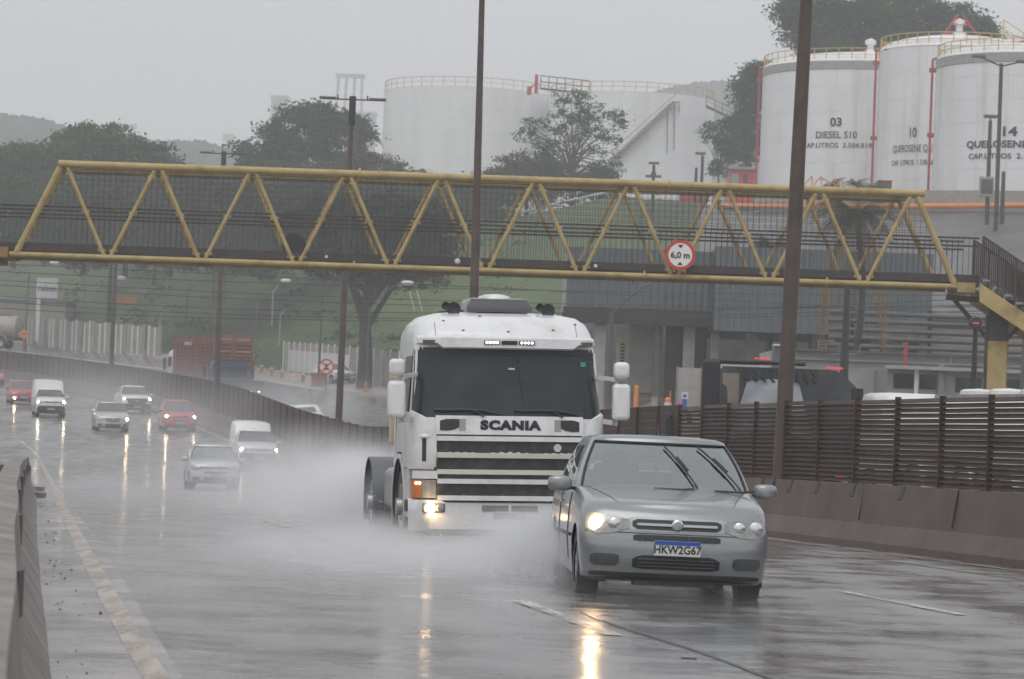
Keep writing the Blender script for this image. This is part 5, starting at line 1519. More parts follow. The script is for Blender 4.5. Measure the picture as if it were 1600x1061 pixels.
M['recess'] = mat('recess_grey', (.07, .078, .078), .5, var=.2)
def make_car(label, name='car', col=(.3, .3, .3), L=3.85, W=1.63, H=1.44, zhood=.76, zcowl=.96, zbelt=.93, yw=1.12, yroof=1.72, yrear=3.35, wheelbase=2.38, fax=.74,
             roof_w=.76, glassy=False, lights='both', light_m='headf', metal=.35, lampw=.30, detail=1, grille=None, box=None, plate=None, bumper_dark=False, wheel_r=.285, group=None, ride=.20, mat_=None, pickup=False, fog=False, clad=None):
    t = thing(name, label, 'car' if name == 'car' else name.replace('_', ' '), group=group)
    pm = mat_ or paint('car_paint_' + name, col, metal)
    hw = W / 2
    S = Shell(nS=44 if detail else 30)
    def zprof(zf, zc, zr):
        def f(y, x):
            if y < yw: u = max(0, min(1, (y - .06) / (yw - .06))); z = zf + (zc - zf) * (u ** .8)
            else: z = zc + (zr - zc) * min(1, (y - yw) / (L - yw))
            return z
        return f
    z1 = ride
    keys = [  # width factor, y0, z front, z cowl, z rear, rc
        (.90, .12, z1, z1, z1 + .04, .10), (.965, .045, z1 + .04, z1 + .02, z1 + .06, .13), (.985, .005, .36, .34, .36, .15), (1.0, 0, .46, .48, .50, .16),
        (1.0, .012, .54, .62, .63, .16), (.995, .03, zhood - .15, .72, .75, .16), (.985, .06, zhood - .06, .80, .84, .17), (.965, .10, zhood - .012, zcowl - .07, .90, .18), (.93, .15, zhood + .02, zcowl - .015, zbelt + .02, .2)]
    lv = []
    sub = 3 if detail else 2
    for k in range(len(keys) - 1):
        for j in range(sub):
            u = j / sub
            a = [keys[k][i] + (keys[k + 1][i] - keys[k][i]) * u for i in range(6)]
            lv.append(a)
    lv.append(list(keys[-1]))
    rows = [S.outline(hw * a[0], a[1], L - a[1] * .6, .11, a[5], .05, .14, zf=zprof(a[2], a[3], a[4])) for a in lv]
    nlow = len(rows)
    top = rows[-1]
    for f, dzz in ((.90, .012), (.72, .028), (.48, .038), (.22, .042), (0.0, .043)):    # bonnet and deck close towards the centre line
        rows.append([(x * f, y + (.05 * (1 - f) if y < yw else -.05 * (1 - f)), z + dzz * (1 if y < yw + .3 else .2)) for x, y, z in top])
    n = len(rows[0])
    # wheel openings
    wy = (fax, fax + wheelbase); wr_ = wheel_r + .055
    cz = wheel_r
    V = [Vector(p) for r in rows for p in r]
    F = []
    for i in range(len(rows) - 1):
        for j in range(n):
            k = (j + 1) % n
            q = (i * n + j, i * n + k, (i + 1) * n + k, (i + 1) * n + j)
            c = sum((V[a] for a in q), Vector()) / 4
            if abs(c.x) > hw * .86 and i < nlow - 2 and any((c.y - a) ** 2 + (c.z - cz) ** 2 < wr_ ** 2 for a in wy): continue
            F.append(q)
    used = {}
    for q in F:
        for a in q: used[a] = used.get(a, 0) + 1
    for a, c_ in used.items():
        v = V[a]
        if abs(v.x) > hw * .84:
            for w_ in wy:
                d = math.hypot(v.y - w_, v.z - cz)
                if wr_ * .72 < d < wr_ * 1.10 and c_ < 4:
                    s_ = wr_ / d; v.y = w_ + (v.y - w_) * s_; v.z = cz + (v.z - cz) * s_
    F.append(tuple(range(n - 1, -1, -1)))
    body = MB().add(V, F)
    bo = body.build('body', pm, t, smooth=True, angle=55)
    bvh = BVHTree.FromPolygons([tuple(v) for v in V], [f for f in F])
    def front_y(x, z):
        h = bvh.ray_cast(Vector((x, -1, z)), Vector((0, 1, 0)))
        return h[0].y if h[0] is not None and h[0].y < 1.0 else None
    def side_x(y, z, s):
        h = bvh.ray_cast(Vector((s * 2, y, z)), Vector((-s, 0, 0)))
        return h[0].x if h[0] is not None else s * hw
    def patch(nm, xs, tops, bots, m, off=.006, parent=t, nz=5, nx=16, thick=.03):
        xa = np.linspace(xs[0], xs[-1], nx)
        rws = []
        for x in xa:
            zt, zb = float(np.interp(x, xs, tops)), float(np.interp(x, xs, bots)); col_ = []
            for k in range(nz):
                z = zb + (zt - zb) * k / (nz - 1); y = front_y(x, z)
                if y is None: y = col_[-1][1] + off if col_ else .1
                col_.append((x, y - off, z))
            rws.append(col_)
        mb = MB().grid(rws)
        # rim going back into the body
        edge = [r[0] for r in rws] + [c for c in rws[-1][1:]] + [r[-1] for r in rws[-2::-1]] + [c for c in rws[0][-2:0:-1]]
        mb.grid([edge + [edge[0]], [(x, y + thick, z) for x, y, z in edge + [edge[0]]]])
        return mb.build(nm, M[m] if isinstance(m, str) else m, parent, smooth=True, angle=30)
    # greenhouse
    G = Shell(nF=11, nS=30, nR=7)
    gw0 = hw * .955; gw1 = hw * roof_w
    kk = 8
    grow = []
    ysl = yroof - yw
    rear0 = (L - .18) if not pickup else yrear + .15
    for k in range(kk + 1):
        u = k / kk
        cu = u + .06 * math.sin(math.pi * u)
        w = gw0 + (gw1 - gw0) * (u ** 1.25)
        y0 = yw - .08 + (ysl + .02) * u; y1 = rear0 + (yrear - rear0) * (u ** 1.3)
        zt = H - .075
        grow.append(G.outline(w, y0, y1, .13 - .03 * u, .10, .05, .10, zf=lambda y, x, cu=cu, zt=zt: (zcowl - .03 + (zt - zcowl + .03) * cu) if True else 0, wr=w * .97))
    ng = len(grow)
    for f, dzz in ((.965, .035), (.86, .055), (.6, .070), (.3, .075), (0, .076)):
        b = grow[ng - 1]; cy = (yroof + yrear) / 2
        grow.append([(x * f, cy + (y - cy) * (.985 if f > .9 else .96 if f > .8 else .93), z + dzz) for x, y, z in b])
    m_ = len(grow[0]); nh = G.nh
    def region(i, j):
        if i >= ng - 1: return 'shell'
        jj = j if j < nh else (m_ - 1 - j)     # mirrored index of the face
        fx = jj
        if fx < G.nF - 2:
            return 'front' if 0 < i or True else 'shell'
        if fx < G.nF + 1: return 'shell'
        u = (fx - G.nF) / G.nS
        if fx < G.nF + G.nS - 1:
            if i < 1 or i > kk - 2: return 'shell'
            lo = .05 + .05 * i * .4
            if u < lo: return 'shell'
            if pickup: return 'side' if u < .86 else 'shell'
            if .46 < u < .51: return 'shell'
            if u < .88 - .015 * i: return 'side'
            return 'shell'
        if fx < G.nF + G.nS + 1: return 'shell'
        return 'rear' if 2 <= i < kk - 1 else 'shell'
    GV = [Vector(p) for r in grow for p in r]
    fc = {'shell': [], 'front': [], 'side': [], 'rear': []}
    for i in range(len(grow) - 1):
        for j in range(m_):
            k = (j + 1) % m_
            fc[region(i, j)].append((i * m_ + j, i * m_ + k, (i + 1) * m_ + k, (i + 1) * m_ + j))
    MB().add(GV, fc['shell']).build('cabin', pm, t, smooth=True, angle=45)
    gm = GLASS_CLEAR if glassy else M['carglass']
    MB().add(GV, fc['front']).build('windscreen', gm, t, smooth=True, angle=80)
    for s_ in (1, -1):
        fs = [f for f in fc['side'] if GV[f[0]].x * s_ > 0]
        if fs: MB().add(GV, fs).build('side_window', gm, t, smooth=True, angle=80)
    if not pickup or True: MB().add(GV, fc['rear']).build('rear_window', gm, t, smooth=True, angle=80)
    # windscreen seal: a dark line round the glass
    mb = MB()
    r0 = grow[0]; fr = [r0[(G.nF - 2 - i) % m_] for i in range(0, 2 * (G.nF - 2) + 1)] if False else None
    idx = list(range(m_ - (G.nF - 2), m_)) + list(range(0, G.nF - 1))
    loop = [grow[0][i] for i in idx] + [grow[i][idx[-1]] for i in range(1, ng)] + [grow[ng - 1][i] for i in idx[-2::-1]] + [grow[i][idx[0]] for i in range(ng - 2, 0, -1)]
    loop = [Vector(p) + Vector((0, -.006, .004)) for p in loop]
    mb.path(loop + [loop[0]], .011 if detail else .014, 5)
    mb.build('windscreen_seal', M['black'], t, smooth=True)
    # interior
    if glassy:
        mb = MB(); mb.b2((-gw0 + .08, yw + .2, .42), (gw0 - .08, L - .5, zcowl - .10)); mb.build('interior_tub', M['seat'], t)
        mb = MB(); mb.b2((-gw0 + .05, yw - .02, zcowl - .2), (gw0 - .05, yw + .55, zcowl - .03)); mb.build('dashboard', M['black'], t, bevel=.05)
        for s_ in (-1, 1):
            mb = MB(); mb.box((s_ * .36, 2.05, .95), (.42, .14, .42)); mb.box((s_ * .36, 2.07, 1.20), (.23, .09, .14)); mb.build('seat', M['seat'], t, bevel=.05, smooth=True)
        mb = MB(); mb.box((0, 2.95, 1.0), (1.15, .18, .18)); mb.build('rear_seat', M['seat'], t, bevel=.06, smooth=True)
        mb = MB(); mb.lathe([(.165, -.012), (.18, 0), (.165, .012), (.15, 0), (.165, -.012)], 20, Matrix.Translation((.36, 1.62, zcowl + .02)) @ Matrix.Rotation(R(65), 4, 'X')); mb.build('steering_wheel', M['black'], t, smooth=True)
        mb = MB(); mb.box((0, yroof + .02, H - .17), (.24, .03, .06)); mb.build('rear_view_mirror', M['black'], t)
    # lamps
    zl = zhood - .045
    for s_ in (-1, 1):
        xi, xo = hw * .50, hw * .955
        xs = [xi, xi + (xo - xi) * .35, xi + (xo - xi) * .75, xo]
        tp = [zl - .02, zl + .012, zl + .028, zl + .03]; bt = [zl - .09, zl - .135, zl - .15, zl - .10]
        if s_ < 0: xs = [-x for x in xs[::-1]]; tp = tp[::-1]; bt = bt[::-1]
        h_ = patch('headlight', xs, tp, bt, 'lens', .008, nx=14)
        on = lights == 'both' or (lights == 'L' and s_ < 0) or (lights == 'R' and s_ > 0)
        for q, (bx, br_) in enumerate(((.62, .052), (.80, .062))):
            x = s_ * hw * (bx + .04); y = front_y(x, zl - .06)
            if y is None: continue
            lit = on and q == 1
            mb = MB(); mb.lathe([(0, -.014), (br_ * .6, -.012), (br_, 0), (br_ * 1.02, .03)], 18, Matrix.Translation((x, y - .012, zl - .06)), axis='y')
            mb.build('bulb', M[light_m] if lit else M['chrome'], h_, smooth=True)
    if fog:
        for s_ in ((-1,) if fog == 'L' else (-1, 1)):
            x = s_ * hw * .72; y = front_y(x, .40)
            mb = MB(); mb.lathe([(0, -.02), (.05, -.01), (.06, .03)], 16, Matrix.Translation((x, y - .006, .40)), axis='y'); mb.build('fog_lamp', M[light_m], t, smooth=True)
    gr = grille or (.47, zhood - .055, .085)
    gx = hw * gr[0]
    gp = patch('grille', [-gx, -gx * .9, gx * .9, gx], [gr[1] - .02, gr[1], gr[1], gr[1] - .02], [gr[1] - gr[2] * .7, gr[1] - gr[2], gr[1] - gr[2], gr[1] - gr[2] * .7], 'black', .010, nx=20)
    # bars and badge
    zb = gr[1] - gr[2] / 2
    mb = MB(); pr_ = None
    for i in range(21):
        x = -gx * .9 + gx * 1.8 * i / 20; y = front_y(x, zb)
        if y is None: continue
        p = Vector((x, y - .020, zb))
        if pr_ is not None: mb.bar(pr_, p, .014, .022 if detail else .03, (0, 0, 1))
        pr_ = p
    mb.build('chrome_bar', M['chrome'], gp)
    y = front_y(0, zb)
    mb = MB(); mb.lathe([(0, -.016), (.038, -.012), (.050, 0), (.05, .01)], 24, Matrix.Translation((0, y - .026, zb)), axis='y'); mb.build('round_badge', M['chrome'], gp, smooth=True)
    mb = MB(); mb.lathe([(0, -.018), (.034, -.016)], 24, Matrix.Translation((0, y - .027, zb)), axis='y'); mb.build('badge_face', M['steel'], gp)
    if detail > 1:
        gf = patch('grille_surround', [-gx * 1.12, -gx, gx, gx * 1.12], [gr[1] + .0, gr[1] + .018, gr[1] + .018, gr[1]], [gr[1] - gr[2] * .9, gr[1] - gr[2] - .016, gr[1] - gr[2] - .016, gr[1] - gr[2] * .9], M['steel'], .004, nx=22)
        for zc_, w_ in ((.585, .96), (.245, .86)):
            mb = MB(); pts = []
            for i in range(25):
                x = hw * w_ * (-1 + i / 12); y = front_y(x, zc_)
                if y is not None: pts.append(Vector((x, y - .001, zc_)))
            mb.path(pts, .005, 4); mb.build('bumper_crease', M['recess'], t)
        for q in (-.30, -.10, .10, .30):
            mb = MB(); y = front_y(q, .548); mb.bar((q, y - .012, .52), (q, y - .012, .575), .02, .01, (0, 1, 0)); mb.build('intake_divider', M['recess'], t)
        for k in range(3):
            z = .305 + .03 * k; mb = MB(); mb.path([Vector((x, front_y(x, z) - .012, z)) for x in np.linspace(-hw * .40, hw * .40, 11)], .005, 4); mb.build('intake_slat', M['recess'], t)
    low = clad or 'black'
    patch('upper_intake', [-hw * .46, -hw * .44, hw * .44, hw * .46], [.565, .575, .575, .565], [.525, .52, .52, .525], 'black', .006, nx=18, nz=3)
    patch('lower_intake', [-hw * .46, -hw * .38, hw * .38, hw * .46], [.365, .40, .40, .365], [.295, .28, .28, .295], 'black', .006, nx=18)
    for s_ in (-1, 1):
        xs = sorted([s_ * hw * .60, s_ * hw * .64, s_ * hw * .86, s_ * hw * .90])
        patch('bumper_recess', xs, [.385, .40, .40, .385], [.325, .295, .295, .325], M['recess'], .006, nx=10)
    if bumper_dark:
        patch('dark_bumper', [-hw * .93, -hw * .8, hw * .8, hw * .93], [.52, .62, .62, .52], [.26, .24, .24, .26], 'black', .012, nx=26)
    patch('bumper_lip', [-hw * .9, hw * .9], [z1 + .075, z1 + .075], [z1 + .02, z1 + .02], 'black', .01, nx=22, nz=3)
    # plate
    y = front_y(0, .47) - .03
    pl_ = MB(); pl_.box((0, y, .465), (.40, .012, .13)); po = pl_.build('number_plate', M['plate'], t, bevel=.006)
    mb = MB(); mb.box((0, y - .008, .512), (.396, .004, .034)); mb.build('blue_strip', M['blue'], po)
    text(plate or 'BRA2E19', .095, M['ink'], po, Matrix.Translation((0, y - .009, .452)), extrude=.001, bold=.002, sx=.92)
    # mirrors, wipers, aerial, door lines and handles
    for s_ in (-1, 1):
        bx = s_ * (hw * .95); my = yw + .22; mz = zcowl - .025
        mb = MB(); mb.bar((bx * .94, my + .03, mz - .02), (bx + s_ * .10, my, mz), .05, .03)
        mb.build('mirror_arm', M['black'], t)
        mb = MB(); Mx = Matrix.Translation((bx + s_ * .15, my, mz + .03)) @ Matrix.Diagonal((.11, .06, .068, 1))
        prof = [(math.sin(R(a)) ** .55, -math.copysign(abs(math.cos(R(a))) ** .7, math.cos(R(a)))) for a in range(0, 181, 15)]
        mb.lathe(prof, 14, Mx); mb.build('wing_mirror', pm, t, smooth=True)
    wb = zcowl - .01
    if detail > 1:
        def ws(x, u):  # point on the windscreen
            i = u * kk; y0 = yw - .08 + (ysl + .02) * u
            cu = u + .06 * math.sin(math.pi * u)
            w = gw0 + (gw1 - gw0) * (u ** 1.25)
            return Vector((x, y0 + (.13 - .03 * u) * (x / w) ** 2 - .022, zcowl - .03 + (H - .075 - zcowl + .03) * cu + .012))
        for a, b_, c_ in (((.02, .92), (.27, .12), .009), ((-.62 + .95, .93), (.66, .12), .009)):
            p = [ws(a[0] + (b_[0] - a[0]) * u / 6, a[1] + (b_[1] - a[1]) * u / 6) for u in range(7)]
            mb = MB(); mb.path(p, c_, 5); mb.path([q + Vector((.02, -.02, .0)) for q in p[2:5]], .013, 5); mb.tube(p[-1], (b_[0] + .02, yw - .1, zcowl - .02), .012)
            mb.build('wiper', M['black'], t)
        for xx in (-.12, .42):
            mb = MB(); mb.path([Vector((xx, yw - .16, zcowl)), Vector((xx + .25, yw - .19, zcowl)), Vector((xx + .36, yw - .13, zcowl + .01))], .010, 5); mb.build('wiper_arm', M['black'], t)
    else:
        for xx in (-.42, .12):
            mb = MB(); mb.path([Vector((xx, yw + .10, zcowl + .10)), Vector((xx + .40, yw + .02, zcowl + .02))], .012, 5); mb.build('wiper', M['black'], t)
    mb = MB(); mb.path([Vector((0, yroof + .2, H - .01)), Vector((0, yroof + .32, H + .10))], .006, 5); mb.build('aerial', M['black'], t)
    if detail:
        for s_ in (-1, 1):
            for yy in (yw + .32, yw + .32 + 1.0):
                mb = MB(); pts = [Vector((side_x(yy, z, s_) + s_ * .002, yy + .02 * math.sin(z * 4), z)) for z in np.linspace(.30, zbelt - .04, 8)]
                mb.path(pts, .005, 4); mb.build('door_seam', M['black'], t)
            mb = MB(); yy = yw + 1.15; mb.box((side_x(yy, .80, s_) + s_ * .012, yy, .80), (.02, .16, .03)); mb.build('door_handle', pm, t)
            mb = MB(); pts = [Vector((side_x(y_, .52, s_) + s_ * .004, y_, .52)) for y_ in np.linspace(fax + .4, fax + wheelbase - .4, 8)]
            mb.path(pts, .018, 5); mb.build('side_moulding', M['black'], t)
        # bonnet shut line
        mb = MB()
        for s_ in (-1, 1):
            pts = []
            for i in range(9):
                u = i / 8; x = s_ * hw * (.62 + .24 * u); yy = .24 + (yw - .24) * u
                h = bvh.ray_cast(Vector((x, yy, 3)), Vector((0, 0, -1)))
                if h[0]: pts.append(h[0] + Vector((0, 0, .001)))
            mb.path(pts, .004, 4)
        mb.build('bonnet_line', M['black'], t)
    # wheels
    for wy_ in wy:
        for s_ in (-1, 1):
            wx = s_ * (hw - .11)
            tw = .095; r = wheel_r
            mb = MB(); mb.lathe([(r * .62, -tw), (r * .93, -tw), (r, -tw * .7), (r, tw * .7), (r * .93, tw), (r * .62, tw)], 28, Matrix.Translation((wx, wy_, r)), axis='x')
            wo = mb.build('wheel', M['rubber'], t, smooth=True)
            mb = MB(); xo = wx + s_ * tw * .8
            mb.lathe([(0, 0), (r * .18, 0), (r * .2, -s_ * .02), (r * .55, -s_ * .03), (r * .62, s_ * .004), (r * .66, s_ * .008)], 28, Matrix.Translation((xo, wy_, r)), axis='x')
            for a in range(5):
                an = a * 2 * math.pi / 5 + .3; mb.bar((xo, wy_ + .03 * math.cos(an), r + .03 * math.sin(an)), (xo, wy_ + r * .6 * math.cos(an), r + r * .6 * math.sin(an)), .045, .02, (1, 0, 0))
            mb.build('rim', M['rim'], wo, smooth=True)
            mb = MB(); mb.lathe([(wr_ + .0, 0), (wr_ + .0, -s_ * .24)], 20, Matrix.Translation((s_ * (hw - .015), wy_, cz)), axis='x', a0=R(-25), a1=R(205)); mb.build('wheel_housing', M['dark'], t)
    mb = MB(); mb.b2((-hw * .8, fax - .3, ride + .0), (hw * .8, L - .4, ride + .12)); mb.box((0, .22, ride - .005), (.7, .2, .05)); mb.build('underbody', M['dark'], t)
    if box:      # canopy or van box behind the cab
        bw, y0, y1, zb0, zt, rk = box
        rws = []
        for y, k in ((y0 - .0, .0), (y0 + rk, 1.0), (y1, 1.0)):
            h = zb0 + (zt - zb0) * (k if k else .12)
            rws.append([(-bw, y, zb0), (-bw * .985, y, zb0 + (h - zb0) * .55), (-bw * .93, y, h - .10 * k), (-bw * .82, y, h - .02 * k), (-bw * .4, y, h + .01), (0, y, h + .015), (bw * .4, y, h + .01), (bw * .82, y, h - .02 * k), (bw * .93, y, h - .10 * k), (bw * .985, y, zb0 + (h - zb0) * .55), (bw, y, zb0)])
        mb = MB().grid(rws); mb.add(rws[-1], [tuple(range(11))]); mb.build('load_box', M['white'] if mat_ is None and max(col) > .5 else pm, t, smooth=True, angle=40)
        mb = MB(); mb.bar((-bw * .8, y0 + rk - .02, zt - .25), (-bw * .8, y0 + rk - .03, zt - .5), .02, .02, (0, 1, 0)); mb.build('box_seam', M['black'], t)
    return t
def put(t, x, y, yaw=None, fn=road_z, roll=0, Ln=RB, dz=0):
    e = road_rot(x, y, fn, Ln)
    m_ = e.to_matrix()
    if yaw is not None:
        a = road_dir(y, Ln); m_ = m_ @ Matrix.Rotation(yaw - a, 3, 'Z')
    if roll: m_ = m_ @ Matrix.Rotation(roll, 3, 'Y')
    t.location = (x, y, fn(x, y) + dz); t.rotation_euler = m_.to_euler()
def at_pixel_x(px, D):
    return (px - 800) / FPX * D

SILVER = paint('silver_green_paint', (.265, .288, .296), .55, .30)
hero = make_car('silver-green hatchback with one bright headlight and raised wipers, nearest car', 'car', (.3, .34, .34), glassy=True, lights='L', light_m='head', detail=2, plate='HKW2G67', mat_=SILVER,
                H=1.43, L=3.83, W=1.635, wheel_r=.29, ride=.165)
HX, HD = P(1059, 800, 27.4).x, 27.4
put(hero, HX, HD, yaw=R(3.4), roll=R(.3), dz=-.025)
gol = make_car('pale silver hatchback with unlit headlights beside the white pickup-bodied car', 'car', (.52, .54, .54), lights='none', detail=1, H=1.45, L=3.9, W=1.65, zhood=.80, plate='OQH4821', metal=.4, glassy=True, grille=(.50, .745, .075))
put(gol, P(337, 760, 104).x, 104)
strada = make_car('white pickup with raised canopy and both headlights on, behind the pale silver hatchback', 'pickup_truck', (.70, .70, .70), H=1.50, W=1.67, L=4.4, zhood=.86, zcowl=1.02, bumper_dark=True, lights='both', plate='PXG7730',
                  pickup=True, yrear=2.6, yroof=1.78, box=(.78, 2.35, 4.35, .9, 1.78, .45), metal=.05, wheelbase=2.7, ride=.24, wheel_r=.30)
put(strada, P(404, 742, 130).x, 130)
fox = make_car('red hatchback with both headlights on in the lane next to the median', 'car', (.52, .025, .045), H=1.54, W=1.64, L=3.82, zhood=.86, zcowl=1.0, lights='both', light_m='headw', metal=.1, yw=.98, yroof=1.62, plate='HJB5506', roof_w=.80)
put(fox, P(282, 674, 160).x, 160)
p206 = make_car('beige-silver hatchback with a single lit headlight in the middle lane', 'car', (.46, .43, .39), H=1.43, W=1.65, L=3.83, lights='R', metal=.3, zhood=.74, yw=1.05, yroof=1.72, plate='GZL3309')
put(p206, P(176, 681, 157).x, 157)
toro = make_car('white double-cab pickup with dark grille and both headlights on', 'pickup_truck', (.74, .74, .74), H=1.62, W=1.76, L=4.8, zhood=1.0, zcowl=1.12, zbelt=1.08, pickup=True, yrear=3.1, yroof=1.85, yw=1.2, lights='both', light_m='headw', bumper_dark=True,
                grille=(.62, .93, .30), metal=.05, wheelbase=2.95, ride=.28, wheel_r=.34, plate='RNK8A20')
put(toro, P(214, 653, 186).x, 186)
fior = make_car('white high-roofed delivery van with both headlights on', 'delivery_van', (.66, .66, .65), H=1.52, W=1.66, L=4.2, zhood=.92, zcowl=1.08, zbelt=1.0, yw=.85, yroof=1.45, yrear=2.4, lights='both', light_m='headw', bumper_dark=True, metal=.05, pickup=True,
                box=(.80, 1.45, 4.15, .95, 1.98, .30), plate='PWR1042', wheel_r=.30)
put(fior, P(80, 648, 176).x, 176)
text('E-1055', .13, M['ink'], fior, Matrix.Translation((.22, .42, .98)) @ Matrix.Rotation(R(-55), 4, 'X'), extrude=.001)
redf = make_car('red hatchback with one low lamp lit, half hidden behind the white van', 'car', (.48, .03, .05), H=1.46, W=1.66, L=3.9, lights='none', fog='L', metal=.1, zhood=.80, plate='HLD6671')
put(redf, P(38, 628, 199).x, 199)
pinkc = make_car('pale red car mostly cut off at the frame edge', 'car', (.50, .12, .14), H=1.46, W=1.66, L=3.9, lights='none', metal=.1, plate='GTR2200', detail=0)
put(pinkc, P(-8, 588, 247).x, 247)
# the other carriageway: seen from behind
back = make_car('white car roof showing over the dark screen on the far carriageway', 'car', (.66, .67, .67), H=1.42, W=1.66, L=4.0, lights='none', metal=.2, detail=1)
put(back, P(463, 650, 160).x, 160, fn=opp_z, Ln=OB)
back.rotation_euler.rotate_axis('Z', math.pi)
c = P(545, 592, 218)
park = make_car('white car parked behind the stout tree at the white wall', 'car', (.66, .66, .66), H=1.4, W=1.62, L=3.9, lights='none', detail=0)
park.location = P(541, 600, 216); park.rotation_euler = (0, 0, R(28))
# ------------------------------------------------------------------ the white cab-over tractor unit, nose towards -Y
def make_tractor():
    t = thing('truck', 'large white cab-over tractor unit with dark windscreen and one lit fog lamp', 'truck')
    WP = mat('truck_white_paint', (.70, .71, .72), .32, .0, var=.04, scale=1.5, coat=.5, dirt=(.36, .30, .25), dscale=2.6, damt=.5, streak=False, bump=.05, bscale=3)
    WP2 = mat('truck_white_grimy', (.60, .59, .57), .45, 0, var=.08, scale=2, dirt=(.30, .25, .21), dscale=3, damt=.65)
    GRB = mat('grille_black', (.032, .029, .027), .5, var=.3, scale=8, dirt=(.14, .12, .11), dscale=4, damt=.5)
    hw = 1.215
    S = Shell(nF=15, nS=40, nR=7)
    L = 2.15
    # levels: width, y0, z, bow, rc
    keys = [(hw, .02, 1.02, .10, .20), (hw, .0, 1.20, .10, .20), (hw, .01, 1.45, .10, .20), (hw * .995, .03, 1.64, .10, .20), (hw * .985, .08, 1.80, .10, .18), (hw * .965, .17, 2.10, .10, .17), (hw * .945, .27, 2.42, .10, .16),
            (hw * .945, .28, 2.52, .10, .18), (hw * .945, .30, 2.60, .10, .22), (hw * .935, .37, 2.72, .10, .26), (hw * .90, .50, 2.84, .08, .30), (hw * .82, .70, 2.93, .06, .34), (hw * .66, 1.0, 2.985, .05, .34), (hw * .45, 1.3, 3.01, .03, .25), (0.02, 1.6, 3.02, .01, .1)]
    lv = []
    for k in range(len(keys) - 1):
        for j in range(3):
            u = j / 3; lv.append([keys[k][i] + (keys[k + 1][i] - keys[k][i]) * u for i in range(5)])
    lv.append(list(keys[-1]))
    rows = [S.outline(a[0], a[1], max(a[1] + a[3] + a[4] + .25, L - max(0, a[2] - 2.7) * 1.2), a[3], a[4], .02, .08, zf=lambda y, x, z=a[2]: z) for a in lv]
    n = len(rows[0]); nh = S.nh
    V = [Vector(p) for r in rows for p in r]
    cab, wind, side = [], [], {1: [], -1: []}
    zz = [a[2] for a in lv]
    for i in range(len(rows) - 1):
        zc = (zz[i] + zz[i + 1]) / 2
        for j in range(n):
            k = (j + 1) % n
            q = (i * n + j, i * n + k, (i + 1) * n + k, (i + 1) * n + j)
            jj = j if j < nh else n - 1 - j
            cx = (V[q[0]].x + V[q[1]].x) / 2; cy = (V[q[0]].y + V[q[1]].y) / 2
            if 1.66 < zc < 2.50 and jj < S.nF - 1: wind.append(q)
            elif 1.66 < zc < 2.42 and S.nF + 2 <= jj < S.nF + 20: side[1 if cx > 0 else -1].append(q)
            elif zc < 1.55 and abs(cx) > hw * .9 and .75 < cy < 1.95 and (cy - 1.35) ** 2 + (zc - .55) ** 2 < .68 ** 2: continue
            else: cab.append(q)
    cb = MB().add(V, cab).build('cab', WP, t, smooth=True, angle=38)
    MB().add(V, wind).build('windscreen', M['darkglass'], t, smooth=True, angle=80)
    for s in (1, -1): MB().add(V, side[s]).build('side_window', M['darkglass'], t, smooth=True, angle=80)
    bvh = BVHTree.FromPolygons([tuple(v) for v in V], cab + wind + side[1] + side[-1])
    def fy(x, z):
        h = bvh.ray_cast(Vector((x, -1, z)), Vector((0, 1, 0)))
        if h[0] is None: h = bvh.ray_cast(Vector((x * .97, -1, z)), Vector((0, 1, 0)))
        return h[0].y if h[0] is not None else .1
    def band(nm, xs, tops, bots, m, off=.01, parent=t, nx=20, nz=4, thick=.05, smooth=True):
        xa = np.linspace(xs[0], xs[-1], nx); rws = []
        for x in xa:
            zt, zb = float(np.interp(x, xs, tops)), float(np.interp(x, xs, bots))
            rws.append([(x, fy(x, max(1.03, zb + (zt - zb) * k / (nz - 1))) - off, zb + (zt - zb) * k / (nz - 1)) for k in range(nz)])
        mb = MB().grid(rws)
        edge = [r[0] for r in rws] + [c for c in rws[-1][1:]] + [r[-1] for r in rws[-2::-1]] + [c for c in rws[0][-2:0:-1]]
        mb.grid([edge + [edge[0]], [(x, y + thick, z) for x, y, z in edge + [edge[0]]]])
        return mb.build(nm, m, parent, smooth=smooth, angle=30)
    # windscreen frame: black upper band and dark corner pillars
    band('windscreen_band', [-1.10, 1.10], [2.52, 2.52], [2.43, 2.43], M['black'], .012)
    band('sticker', [-.0, .08], [2.27, 2.27], [2.25, 2.25], mat('pale_sticker', (.4, .6, .58), .4), .014, nx=4)
    band('sticker', [.93, 1.0], [2.36, 2.36], [2.30, 2.30], mat('green_sticker', (.02, .25, .2), .4), .014, nx=4)
    mb = MB(); mb.path([Vector((.12, fy(.12, 2.42) - .01, 2.42)), Vector((.15, fy(.15, 2.1) - .01, 2.1)), Vector((.2, fy(.2, 1.72) - .01, 1.7))], .008, 5); mb.build('windscreen_joint', M['black'], t)
    # visor with five marker lamps
    vz0, vz1 = 2.50, 2.66
    rws = []
    for i in range(31):
        u = -1 + 2 * i / 30; x = 1.13 * u; y = fy(x, 2.60) - .16 + .05 * u * u
        lo = vz0 + (.055 if abs(u) > .74 else 0)
        rws.append([(x, y + .05, lo), (x, y, lo + .02), (x, y + .01, vz1 - .02), (x, y + .06, vz1), (x, y + .30, vz1 + .03)])
    mb = MB().grid(rws); mb.grid([[(r[0][0], r[0][1] + .02, r[0][2] + .01) for r in rws], [(r[-1][0], r[-1][1], r[-1][2] - .03) for r in rws]])
    vis = mb.build('sun_visor', WP, t, smooth=True, angle=35)
